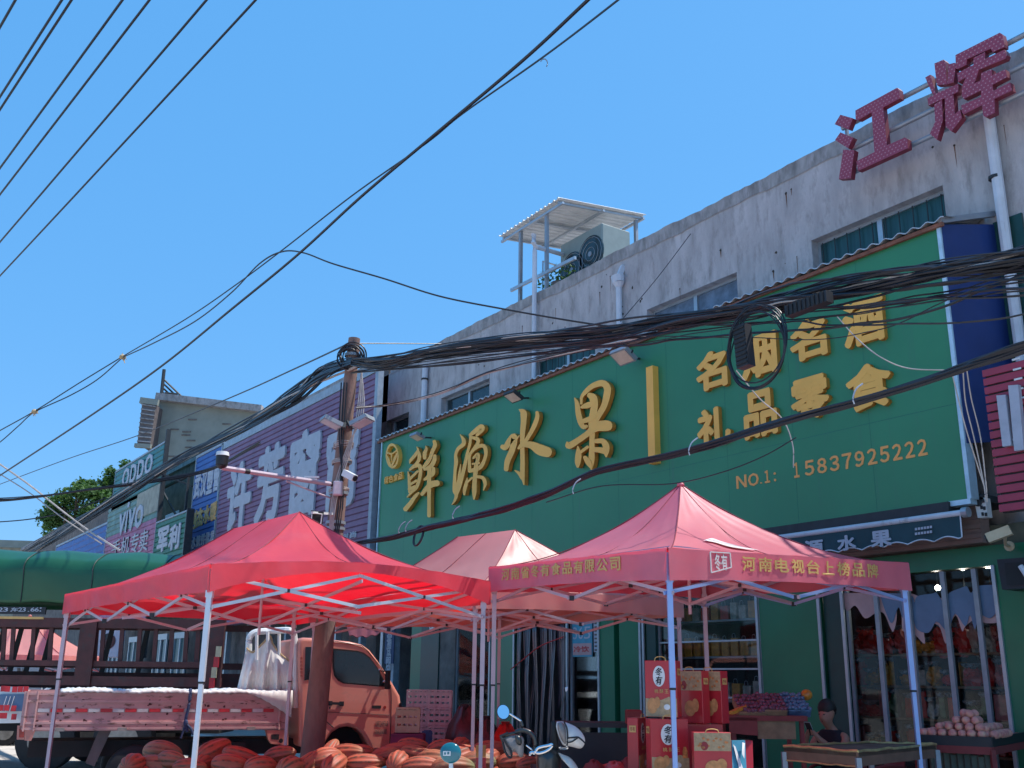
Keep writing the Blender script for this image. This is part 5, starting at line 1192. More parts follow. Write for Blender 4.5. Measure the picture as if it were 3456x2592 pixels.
# chassis, wheels, mudguards
m=MB(); m.obox(tp(LT*.45,.62,WD/2),TX*(LT*.42),TN*.4,Z_*.1); m.obox(tp(LT*.5,.55,.35),TX*.35,TN*.2,Z_*.14); m.build('chassis',M['rubber'],tk)
def wheel(s,z,o,r=.34,w_=.2):
    m=MB(); c=tp(s,z,o); m.tube([c-TN*(w_/2),c-TN*(w_/2-.03),c+TN*(w_/2-.03),c+TN*(w_/2)],[r-.03,r,r,r-.03],28); f=m.build('tyre',M['rubber'],tk,smooth=True)
    m=MB(); m.tube([c-TN*(w_/2+.004),c-TN*(w_/2-.02)],[r*.62,r*.55],24); m.cyl(c-TN*(w_/2+.03),c-TN*(w_/2-.01),.07,12); m.build('rim',M['hub_steel'],f)
sw=(tcrop(1275,1570)-A0).dot(TX); wheel(sw,.35,.16); wheel(sw,.35,WD-.12)
sw2=(TPt(455,2560)-A0).dot(TX); wheel(sw2,.34,.14); wheel(sw2,.34,WD-.12); print('wheels',sw,sw2)
m=MB(); m.prism([bc(1770,990,.25),bc(1890,930,.25),bc(2010,960,.25),bc(1690,1630,.25),bc(1530,1570,.25)],TN*.01); m.build('mudflap',M['brown_metal'],tk)
m=MB(); m.prism([tcrop(385,1245),(tcrop(625,1245)),(tcrop(625,1410)),tcrop(440,1395),tcrop(410,1350)],TN*.12); m.build('step_panel',M['truck_red_cast'],tk)
m=MB(); m.prism([tcrop(x,y)-TN*.004 for x,y in ((440,1290),(525,1290),(520,1350),(438,1345))],TN*.003); m.cyl(tcrop(545,1360)-TN*.004,tcrop(545,1360),.03,10); m.build('step_recess',M['rubber'],tk)
m=MB(); m.prism([bc(440,930),bc(660,930),bc(560,1170),bc(440,1165)],TN*.1); m.build('rear_mudguard',M['truck_red_cast'],tk)
m=MB(); m.prism([bc(310,900),bc(440,900),bc(430,1150),bc(300,1150)],TN*.05); m.build('lamp_holder',M['truck_red_cast'],tk); m=MB(); m.prism([bc(345,960)-TN*.01,bc(435,960)-TN*.01,bc(430,1110)-TN*.01,bc(340,1110)-TN*.01],TN*.01); m.build('tail_lamp',M['lens_red'],tk)
# tailgate, seen open to the left, with blue striped panel
m=MB(); q=[bc(-160,200,.3),bc(520,200,.06),bc(400,850,.06),bc(-160,860,.3)]; m.prism(q,TN*.03); m.build('tailgate',M['white_paint'],tk)
m=MB(); m.prism([bc(-60,340,.2),bc(500,330,.04),bc(420,640,.04),bc(-60,640,.2)],TN*.01); m.build('tailgate_panel',M['reflection_and_solid_blue'],tk)
m=MB()
for i in range(7): m.bar(bc(120+70*i-90,640,.1),bc(120+70*i,370,.1),.012,.008)
m.build('tailgate_stripes',M['white_paint'],tk)
m=MB()
for x,y in ((60,235),(135,240),(265,250),(365,245),(465,245),(15,580),(120,580),(245,590),(80,720),(250,740),(0,720)): c=bc(x,y,.02); m.obox(c,TX*.03,TN*.004,Z_*.035)
m.build('tailgate_reflectors',M['reflect_red'],tk)
# cloths on the truck
sheet=thing('white_sheet','crumpled white sheet lying along the top of the truck bed','sheet',tp(1.8,zT,.1))
m=MB(); sE=(tcrop(660,1000)-A0).dot(TX)
def shf(u,v):
    s=sA+.4+(sE-sA-.4)*u; o=-.035+1.2*v*v; b=.010*math.sin(s*7+2)+.008*math.sin(s*19+v*5)*math.sin(s*3)+.007*math.sin(s*61+v*9)+.005*math.sin(s*97)
    z=zT+.015+b+.02*math.sin(v*3.1); dp=.0
    if v<.1: z=zT+.02+b*.5-(.03 if u<.8 else .03+.32*((u-.8)/.2)**1.3)*(1 if v<.05 else .3)
    return tp(s,z,o)
m.grid(shf,160,16); m.build('sheet',M['white_cloth'],sheet,smooth=80,solid=.006)
hc=thing('hanging_cloth','big off-white cloth sack with tan hem hanging from the truck headboard','cloth',tcrop(400,800,o=.2))
topc=[(170,345),(205,385),(240,395),(300,340),(350,290),(425,205),(455,300),(500,370),(560,430),(640,490),(700,590),(770,850)]
botc=[(60,820),(120,830),(190,835),(260,838),(330,840),(400,842),(460,842),(520,840),(570,838),(620,840),(680,850),(760,880)]
def hcf(u,v):
    n=len(topc)-1; k=min(int(u*n),n-1); f=u*n-k
    tx=topc[k][0]*(1-f)+topc[k+1][0]*f; ty=topc[k][1]*(1-f)+topc[k+1][1]*f; bx_=botc[k][0]*(1-f)+botc[k+1][0]*f; by=botc[k][1]*(1-f)+botc[k+1][1]*f
    o=.18+.05*math.sin(u*26+v*2)*v+.03*math.sin(u*55+v*3)*v-.10*math.sin(math.pi*v)+.25*(1-u)
    return tcrop(tx+(bx_-tx)*v,ty+(by-ty)*v,o=o)
m=MB(); m.grid(hcf,110,30); m.build('cloth',M['white_cloth'],hc,smooth=80,solid=.004)
m=MB(); m.tube([hcf(i/60,0)-TN*.012 for i in range(61)],.014,6); m.build('hem',M['hem_tan'],hc)
stp=thing('blue_strap','knotted dark blue strap hanging over the truck side board','strap',bc(3480,300))
m=MB(); a=TPt(643,2328,-.02); 
m.tube(catmull([TPt(643,2325,-.0),TPt(643,2340,-.03),TPt(636,2390,-.03),TPt(627,2430,-.03),TPt(632,2470,-.03)],4),.022,6); m.ell(TPt(627,2440,-.03),.05,.03,.05,10,6); m.tube(catmull([TPt(627,2445,-.04),TPt(618,2470,-.04),TPt(610,2492,-.04)],3),.014,5); m.tube(catmull([TPt(630,2445,-.04),TPt(645,2460,-.04),TPt(652,2480,-.04)],3),.018,5); m.build('strap',M['strap_blue'],stp)
# ============================================================ big stake truck with green tarpaulin
DB=18.0
def bp(x,y,o=0): return P(x,y,DB+o)
c8=(0,2000,2.836)
def b8(x,y,o=0): return bp(c8[0]+x/c8[2],c8[1]+y/c8[2],o)
st=thing('stake_truck','big maroon stake-sided truck under a green tarpaulin, behind the white truck','truck',LD(-8,18),ROTC)
latR=(b8(2120,800)-CP).dot(R0); latL=latR-9.5
def sp(l,z,o=0): return LD(l,DB+o,z)
zt1=b8(900,665).z; zt2=b8(900,695).z; zlb=b8(900,800).z; zlb2=b8(900,890).z; ztp=b8(900,270).z; ztp2=b8(900,300).z
print('stake',latR,zt1,zlb,ztp)
m=MB()
m.obox(sp((latL+latR)/2,(zlb+zlb2)/2),R0*4.75,H_*.04,Z_*((zlb-zlb2)/2)); m.obox(sp((latL+latR)/2,1.05,1.2),R0*4.75,H_*1.2,Z_*.12); m.build('lower_beam',M['maroon'],st)
for zz in ((zt1,zt2),(ztp+.02,ztp2-.05)):
    m=MB(); m.obox(sp((latL+latR)/2,(zz[0]+zz[1])/2,-.01),R0*4.75,H_*.03,Z_*(abs(zz[0]-zz[1])/2+.02)); m.build('rail',M['maroon'],st)
for px in (125,320,490,925,990,1170,1340,1495,1650,1790,40,-150,-320,1900,2010):
    a=b8(px,300);b=b8(px-(20 if px<900 else 25),665); l=(a-CP).dot(R0); m=MB(); m.bar(sp(l,ztp,.02),sp((b-CP).dot(R0),zt2,.02),.07,.03,up=H_); m.build('stake',M['maroon'],st)
for px in (830,2060,-420):
    l=(b8(px,600)-CP).dot(R0); m=MB(); m.obox(sp(l,(zlb2+ztp)/2,-.05),R0*.14,H_*.03,Z_*((ztp-zlb2)/2)); m.build('post',M['maroon'],st)
for px in (60,225,375,520,1090,1430):     # far side stakes read as dark bars
    l=(b8(px,300)-CP).dot(R0)*1.13; m=MB(); m.bar(LD(l,DB+2.3,ztp),LD(l-.12,DB+2.3,zlb),.09,.03,up=H_); m.build('stake',M['black'],st)
m=MB(); m.obox(sp((latL+latR)/2,(zt1+zt2)/2,2.3),R0*4.75,H_*.03,Z_*.06); m.obox(sp((latL+latR)/2,(zlb+zlb2)/2,2.3),R0*4.75,H_*.03,Z_*.15); m.obox(sp((latL+latR)/2,ztp,2.3),R0*4.75,H_*.03,Z_*.06); m.build('rail',M['maroon'],st)
m=MB(); z1=b8(0,135).z; z0=b8(0,205).z; l1=(b8(450,170)-CP).dot(R0); m.obox(sp((latL+l1)/2,(z0+z1)/2,-.04),R0*((l1-latL)/2),H_*.02,Z_*((z1-z0)/2)); m.build('name_board',M['black'],st)
f=MB(); 
for ch,a,b in (('2',5,40),('3',50,90),('.',120,130),('车',125,190),('2',195,225),('3',230,260),('.',285,295),('6',310,345),('6',350,385),(':',397,408)):
    pa=b8(a,150);pb_=b8(b,190); la=(pa-CP).dot(R0);lb=(pb_-CP).dot(R0); h0=.0 if ch!='.' else -.7
    put_text(f,ch,lambda u,v,w_:sp(la+(lb-la)*u,(pb_.z+.01)+(pa.z-pb_.z)*v*(1 if ch!='.' else .15),-.062-.004*w_),.01)
f.build('board_text',M['sign_white'],st)
m=MB(); a=b8(0,240);l0=latL;l1=(b8(430,240)-CP).dot(R0); m.obox(sp((l0+l1)/2,a.z,-.05),R0*((l1-l0)/2),H_*.01,Z_*.02); m.build('yellow_strip',M['gold_print'],st)
m=MB(); m.obox(sp(latR-.1+.0,zlb2-.25,1.2),R0*.0+R0*.08,H_*1.1,Z_*.06); m.obox(sp((latL+latR)/2,.75,1.2),R0*4.6,H_*.5,Z_*.15); m.build('chassis',M['rubber'],st)
for l in (latR-1.6,latR-2.9,latL+1.5):
    for oo in (.2,2.2):
        m=MB(); c=sp(l,.5,oo); m.tube([c-H_*.15,c-H_*.12,c+H_*.12,c+H_*.15],[.45,.5,.5,.45],24); w_=m.build('tyre',M['rubber'],st,smooth=True); m=MB(); m.cyl(c-H_*.155,c-H_*.1,.28,20); m.build('rim',M['hub_steel'],w_)
m=MB(); m.rbox(sp(latL-1.2,1.6,1.2),2.2,2.4,2.4,.15,Matrix.Rotation(ROTC,3,'Z')); m.build('cab',M['maroon'],st)
# reflective post at the tail
m=MB(); m2=MB(); 
for i in range(4):
    z0=b8(0,490+100*i).z; z1=b8(0,590+100*i).z; l=(b8(2112-12*i,540)-CP).dot(R0); (m if i%2 else m2).obox(sp(l,(z0+z1)/2,-.12),R0*.045,H_*.01,Z_*(abs(z1-z0)/2))
m.build('reflective_strip_red',M['reflect_red'],st); m2.build('reflective_strip_pale',M['crate_cream'],st)
# tarpaulin
zt0=bp(300,2030).z; zt3=bp(300,1885).z; ztop_=bp(40,1858,.0).z+.1
tgt=thing('green_tarpaulin','green tarpaulin stretched over the maroon stake truck','tarpaulin',LD(-8,19,3))
prof=[(-.10,zt0-.03),(-.11,zt0+.2),(-.11,zt0+.5),(-.10,zt3-.22),(-.06,zt3-.10),(.06,zt3-.0),(.5,ztop_-.07),(1.2,ztop_-.02),(1.9,ztop_-.07),(2.36,zt3),(2.46,zt3-.2),(2.5,zt0)]
pc=catmull([Vector((a,b,0)) for a,b in prof],4)
def tarf(u,v):
    k=min(int(v*(len(pc)-1)),len(pc)-2); f=v*(len(pc)-1)-k; q=pc[k].lerp(pc[k+1],f); l=latL-.3+(latR+.25-latL+.3)*u
    h=abs(((l/1.35)%1)-.5)*2; t_=max(0,min(1,(q.y-zt0)/(zt3-zt0))); fr=1 if q.x<.3 else .3
    o=q.x-(.018*math.sin(l*5+q.y*1.3)+.022*math.sin(l*1.9+q.y*3)+.05*h*t_*(1-t_)*2)*fr; z=q.y-.045*(1-h)*t_+(.012*math.sin(l*6) if v<.04 else 0)
    return LD(l,DB+o,z-.03*(l-latR)/3*t_)
m=MB(); m.grid(tarf,220,44); m.build('sheet',M['tarp_green'],tgt,smooth=50,solid=.012)
for l in (.30,.37,.385,.62,.86,.74): m=MB(); m.tube([tarf(l+.0012*math.sin(k*.4),k/40)-H_*.015+Z_*.01 for k in range(0,26)],.009,4); m.build('rope',M['steel_dark'],tgt)
def ordn(i): return ['first','second','third','fourth','fifth','sixth','seventh','eighth','ninth','tenth','eleventh','twelfth','thirteenth','fourteenth','fifteenth','sixteenth','seventeenth','eighteenth','nineteenth','twentieth'][i] if i<20 else f'{i+1}th'
# ============================================================ melons
mesh_m=[]
def melon_mesh(seed,ln,rd,mt):
    rr=random.Random(seed); ph=rr.uniform(0,6)
    def fn(p,a,g):
        rib=1+.045*math.cos(g*10+ph); tap=1-.12*math.cos(a); x=p.z; y=p.x*rib*tap; z=p.y*rib*tap
        y+=.06*ln*math.sin(a)**2*.5
        return Vector((x,y,z))
    m=MB(); m.ell((0,0,0),rd,rd,ln/2,60,16,fn); me=bpy.data.meshes.new('melon'); me.from_pydata([tuple(v) for v in m.v],[],m.f); me.materials.append(M[mt])
    for p in me.polygons: p.use_smooth=True
    return me
mm=[melon_mesh(i,[.44,.40,.47,.38,.42][i%5],[.115,.128,.105,.12,.112][i%5],'melon_green' if i%3==1 else 'melon_orange') for i in range(9)]
plat=thing('display_platform','low wooden platform under the melon heap','platform',LD(-1.6,12.2),ROTC)
m=MB(); m.obox(LD(-1.6,12.25,.36),R0*2.6,H_*.62,Z_*.02)
for a in (-2.4,-.8,.8,2.4):
    for b in (-.5,.5): m.obox(LD(-1.6+a,12.25+b,.17),R0*.03,H_*.03,Z_*.17)
m.build('planks',M['wood'],plat)
mels=[ # px,py,D, yaw (0 = lengthwise across the view), pitch
 (549,2540,12.4,.1,-.12,1),(577,2566,12.1,-.15,-.05,1),(720,2533,12.3,.9,.35,0),(821,2556,12.2,.35,-.3,2),(777,2580,11.95,.2,-.08,0),(944,2549,12.4,-.2,.22,2),(1039,2582,12.1,.9,.6,4),(690,2576,12.2,1.3,.1,3),
 (451,2578,11.9,1.5,.1,3),(880,2590,11.9,.6,0,3),(1113,2540,12.6,1.1,.8,0),(1168,2548,12.4,-.3,.15,2),(1100,2566,12.2,.5,.2,3),(1232,2573,12.1,.15,.03,2),(1130,2584,11.9,1.2,.3,0),(1294,2550,12.4,-.35,.35,0),
 (1394,2517,12.8,.1,-.05,2),(1344,2538,12.6,.3,.1,0),(1341,2572,12.0,1.4,.25,3),(1417,2549,12.3,-.2,-.2,2),(1491,2529,12.6,.25,.2,0),(1556,2520,12.7,1.2,.2,3),(1461,2570,12.1,-.4,.1,1),(1565,2556,12.3,.8,.1,0),
 (1426,2590,11.9,.1,0,2),(1655,2530,12.7,.3,.05,0),(1655,2562,12.3,1.0,.2,3),(1610,2576,12.1,.1,.1,1),(1735,2572,12.2,.2,.1,0),(1790,2584,12.0,.7,0,2),(640,2592,11.9,.2,0,0),(980,2592,11.8,1.2,.1,1),(1530,2590,11.9,.4,0,2),(1210,2545,12.7,.3,.1,0),(520,2590,12.1,.1,.0,2)]
mels.sort(key=lambda q:q[0])
grp='orange striped melons heaped in front of the white truck'
def put_melon(me,loc,yaw,pitch,lab,s=1):
    o=bpy.data.objects.new('melon',me); COL.objects.link(o)
    o.matrix_basis=Matrix.Translation(loc)@Matrix.Rotation(ROTC+yaw,4,'Z')@Matrix.Rotation(-pitch,4,'Y')@Matrix.Rotation(R.uniform(0,6),4,'X')@Matrix.Scale(s,4)
    tag(o,lab,'melon',grp)
rowc={}
for i,(x,y,D,yw,pt2,k) in enumerate(mels):
    row='upper' if y<2545 else ('middle' if y<2572 else 'lower'); n=rowc.get(row,0); rowc[row]=n+1
    put_melon(mm[(k+5*(i%2))%9] if k!=1 else mm[1 if i%2 else 4],P(x,y,D),yw,pt2,f'ribbed orange melon in the heap, {ordn(n)} from the left in the {row} row',R.uniform(.84,1.1))
n=0
for i in range(30):
    l=-4.05+.172*i
    if l>1: break
    put_melon(mm[i%9],LD(l,12.25+.32*((i%3)-1),.48),R.uniform(-.5,.5)+(1.2 if i%4==0 else 0),0,f'melon at the bottom of the heap resting on the platform, {ordn(i)} from the left',1)
# ============================================================ crates beside the truck
def crate(name,label,c,sx,sy,sz,mt,group=None,rz=0,slots=True):
    t=thing(name,label,'crate',c,ROTC+rz,group); rot=Matrix.Rotation(ROTC+rz,3,'Z'); ux=rot@Vector((1,0,0)); uy=rot@Vector((0,1,0)); c=Vector(c); m=MB(); th=.012
    m.obox(c+Z_*th,ux*sx/2,uy*sy/2,Z_*th)
    for s in (-1,1):
        for ax,ln,oth in ((ux,sx,uy),(uy,sy,ux)):
            w_=(sy if ax is ux else sx)/2
            nb=3 if slots else 1
            for k in range(nb):
                z0=sz*(k)/nb+ (.01 if slots else 0); z1=sz*(k+1)/nb-(.02 if slots else 0)
                m.obox(c+oth*s*(w_-th)+Z_*((z0+z1)/2),ax*(ln/2-.001*k),oth*th,Z_*((z1-z0)/2))
            for k in range(5): m.obox(c+oth*s*(w_-th+.002)+ax*(-ln/2+ln*k/4*(.98)+.01)+Z_*sz/2,ax*.012,oth*(th+.001),Z_*sz/2)
    m.build('slatted_box',M[mt],t); m=MB()
    m.bar(c-ux*sx/2-uy*sy/2+Z_*sz,c+ux*sx/2-uy*sy/2+Z_*sz,.03,.02); m.bar(c-ux*sx/2+uy*sy/2+Z_*sz,c+ux*sx/2+uy*sy/2+Z_*sz,.03,.02); m.build('rim',M[mt],t); return t
lA=(1425-1728)/3565*15.6; lB=(1495-1728)/3565*15.6
for i in range(5):
    p=LD(lA,15.6,.15+.25*i); crate('plastic_crate',f'white slatted plastic crate in the left stack by the shop, {ordn(i)} from the bottom',p,.30,.3,.245,'crate_white','white plastic crates stacked beside the truck')
    p=LD(lB+.03,15.5,.15+.25*i); crate('plastic_crate',f'white slatted plastic crate in the right stack by the shop, {ordn(i)} from the bottom',p,.32,.3,.245,'crate_white','white plastic crates stacked beside the truck')
z=zat(1391,2471,14.6); crate('cream_crate','cream slatted crate leaning in front of the white crate stacks',LD((1393-1728)/3565*14.6,14.6,z),.31,.25,.31,'crate_cream',None,.05)
crate('purple_crate','dark purple plastic crate below the cream crate, behind the melons',LD((1397-1728)/3565*14.5,14.5,z-.36),.42,.36,.34,'crate_purple',None,0,False)
crate('grey_crate','plain grey crate on the ground carrying the purple crate',LD((1397-1728)/3565*14.5,14.5,z-.70),.42,.36,.33,'crate_white',None,0,False)
crate('blue_crate','narrow blue plastic crate between the purple crate and the white stacks',LD((1458-1728)/3565*14.9,14.9,z-.36),.10,.3,.36,'crate_blue',None,0,False)
crate('blue_crate','lower blue plastic crate standing under the narrow blue one',LD((1458-1728)/3565*14.9,14.9,.0),.12,.3,z-.37,'crate_blue',None,0,False)
for i,(x,y,sx,mt) in enumerate(((1568,2420,.42,'goods_dark'),(1600,2470,.4,'cardboard'),(1560,2490,.4,'wood_red'),(1640,2460,.35,'goods_dark'),(1705,2480,.35,'goods_red'))):
    c=P(x,y,15.2); t=thing('sack',f'dark filled sack in the pile right of the white crates, {ordn(i)} from the left','sack',(c.x,c.y,0),0,'sacks piled right of the white crates')
    m=MB(); rr=random.Random(i); m.ell(c-Z_*(c.z*.5-.05),sx*.6,.28,c.z*.5+.08,16,10,lambda p,a,g:p*(1+.06*math.sin(g*5+i)+.05*math.sin(a*7)));  m.build('sack_body',M[mt],t,smooth=True)
    m=MB(); m.cyl(c+Z_*.1,c+Z_*.18,.04,8,.07); m.build('tied_neck',M[mt],t)
# ============================================================ strip curtain, poster
sc_=thing('strip_curtain','dark hanging plastic strip curtain in the shop doorway','strip curtain',(fx(1836),YF,0))
zc=W(1836,2105,YF).z
for i in range(19):
    x=fx(1752)+(fx(1922)-fx(1752))*i/18; y=YF-.02-.045*(i%3); bend=R.uniform(-.18,.18); cut=R.choice([.15,.15,.2,1.1 if i>14 else .2]); w_=.10
    m=MB(); rr=R.uniform(0,6); m.grid(lambda u,v:Vector((x+(u-.5)*w_*(1-.3*v)+bend*v*v*.9,y+.03*math.sin(v*5+rr)+.012*math.sin(u*3.1),zc-(zc-cut)*v)),4,16); m.build('strip',M['pvc_strip'],sc_,smooth=60,solid=.004)
m=MB(); m.box(fx(1745),fx(1926),YF-.12,YF+.02,zc-.02,zc+.05); m.build('hanging_rail',M['steel_grey'],sc_)
m=MB(); m.tube(catmull([Vector((fx(1750),YF-.17,1.75)),Vector((fx(1790),YF-.2,1.9)),Vector((fx(1850),YF-.18,2.15)),Vector((fx(1920),YF-.12,2.3))],5),.012,5); m.build('tie_cord',M['goods_red'],sc_)
po=thing('window_poster','teal poster with white curved lettering and a red label in the shop window','poster',(fx(1965),YF,1.5))
a=W(1932,2100,YF); b=W(2000,2216,YF); yp=YF+.005
m=MB(); m.box(a.x,b.x,yp-.01,yp,b.z,a.z); m.build('sheet',M['poster_teal'],po)
f=MB(); hh=a.z-b.z; wall_text(f,'36',a.x+.03,a.x+(b.x-a.x)*.55,b.z+hh*.5,b.z+hh*.85,yp-.01,.004,.0); wall_text(f,'5',a.x+(b.x-a.x)*.6,b.x-.04,b.z+hh*.5,b.z+hh*.85,yp-.01,.004); f.build('poster_print',M['sign_white'],po)
m=MB(); m.box(a.x+.02,b.x-.02,yp-.016,yp-.01,b.z+.03,b.z+hh*.38); q_=m.build('label_patch',M['reflection_and_solid_pink'],po)
f=MB(); wall_text(f,'冷饮',a.x+.05,b.x-.08,b.z+hh*.13,b.z+hh*.30,yp-.017,.004,.015); f.build('label_text',M['reflect_red'],po)
po=thing('window_notice','narrow white notice with printed lines beside the teal poster','notice',(fx(2015),YF,1.5))
a=W(2004,2085,YF); b=W(2026,2200,YF); m=MB(); m.box(a.x,b.x,yp-.01,yp,b.z,a.z); m.build('sheet',M['sign_white'],po); m=MB()
for i in range(9): z=b.z+(a.z-b.z)*(i+.5)/9; m.box(a.x+.02,b.x-.02,yp-.013,yp-.01,z-.015,z+.015)
m.build('printed_lines',M['old_wall'],po)
po=thing('alarm_box','small white alarm box on the dark green door leaf left of the curtain','alarm box',(fx(1460),YF,2.5)); c=W(1460,2112,YF-.1); m=MB(); m.rbox((c.x,c.y,c.z),.16,.08,.2,.02); m.build('case',M['white_paint'],po); m=MB(); m.cyl((c.x,c.y-.045,c.z-.03),(c.x,c.y-.04,c.z-.03),.02,10); m.build('lens',M['black'],po)
# ============================================================ goods behind the big window
cols=['goods_red','goods_gold','goods_pink','goods_red','goods_dark','goods_white','goods_red','goods_orange','goods_red','goods_gold','goods_green','goods_pink']
rk=thing('display_shelf','dark shelving full of gift packs behind the big shop window','shelf',(fx(3150),12.2,.16))
m=MB(); xs0=fx(2872,2300,12.2); xs1=fx(3400,2300,12.2)+.3
levels=(.75,1.15,1.55,1.95)
for z in levels: m.box(xs0,xs1,12.0,12.5,z-.03,z)
m.build('boards',M['wood'],rk); m=MB()
for x in (xs0,xs0+(xs1-xs0)/3,xs0+(xs1-xs0)*2/3,xs1): m.box(x-.02,x+.02,12.02,12.48,.16,2.2)
m.build('uprights',M['steel_dark'],rk)
for li,z in enumerate(levels):
    x=xs0+.06; k=0
    while x<xs1-.15:
        w_=R.uniform(.09,.24); h=R.uniform(.12,.34); c=cols[R.randrange(len(cols))]
        lab=f'wrapped gift pack behind the big shop window, {ordn(k)} from the left on the {["lowest","second","third","top"][li]} shelf'
        o=thing('gift_pack',lab,'gift pack',(x+w_/2,12.15,z),0,'gift packs on the shelves behind the big shop window')
        m=MB()
        if R.random()<.75: m.ell((x+w_/2,12.12,z+h*.48),w_*.58,w_*.5,h*.55,12,9,lambda p,a,g,q=R.uniform(0,6):p*(1+.2*math.sin(g*3+a*4+q)+.1*math.sin(g*7-a*5)));  bo=m.build('pack_body',M[c],o)
        else: m.rbox((x+w_/2,12.15,z+h/2),w_*.92,.16,h,.01,Matrix.Rotation(R.uniform(-.3,.3),3,'Z')); bo=m.build('pack_body',M[c],o)
        m=MB(); zz=z+h*.95; m.grid(lambda u,v:Vector((x+w_/2+(u-.5)*w_*(.4+v*.9)+.02*math.sin(u*20+v*7),12.07+.03*math.sin(u*31),zz+v*.07)),8,3); m.build('wrapping',M['bag_clear'],o)
        x+=w_+R.uniform(.0,.03); k+=1
for i,(px,py) in enumerate(((3165,1984),(3258,1996),(3346,1998))):
    p=W(px,py,12.6); t=thing('ceiling_lamp',f'small lit ceiling bulb inside the shop, {["left","middle","right"][i]} of three behind the big window','lamp',p,0,'lit bulbs inside the shop'); m=MB(); m.ell(p,.035,.035,.035,10,8); m.build('bulb',M['bulb'],t); m=MB(); m.cyl(p+Z_*.03,Vector((p.x,p.y,3.3)),.008,6); m.build('cord',M['black'],t)
# shelving behind the second window
rk=thing('display_shelf','shelving with gift bags behind the window left of the green pillar','shelf',(fx(2400),12.0,.16))
xa=fx(2228,2200,12.0); xb=fx(2600,2200,12.0)+.4; lv=(1.3,1.95,2.5); m=MB()
for z in lv: m.box(xa,xb,11.85,12.3,z-.03,z)
for x in (xa,xb): m.box(x-.02,x+.02,11.86,12.28,.16,3)
m.build('boards',M['steel_grey'],rk)
for li,z in enumerate(lv):
    x=xa+.05; k=0
    while x<xb-.2:
        w_=R.uniform(.14,.2); h=R.uniform(.2,.32); c=['goods_orange','goods_red','goods_gold','goods_gold','goods_pink','goods_white'][R.randrange(6)] if li!=1 or x<xa+1 else 'goods_orange'
        o=thing('gift_bag',f'gift bag behind the window with glazing bars, {ordn(k)} from the left on the {["lower","middle","upper"][li]} shelf','gift bag',(x+w_/2,12,z),0,'gift bags on the shelves behind the second window')
        m=MB(); m.rbox((x+w_/2,12.0,z+h/2),w_*.9,.1,h,.008); m.build('bag_body',M[c],o)
        m=MB(); m.tube(catmull([Vector((x+w_*.3,11.95,z+h)),Vector((x+w_*.35,11.95,z+h+.06)),Vector((x+w_*.65,11.95,z+h+.06)),Vector((x+w_*.7,11.95,z+h))],3),.004,4); m.build('handle',M['sign_white'],o)
        x+=w_+.03; k+=1
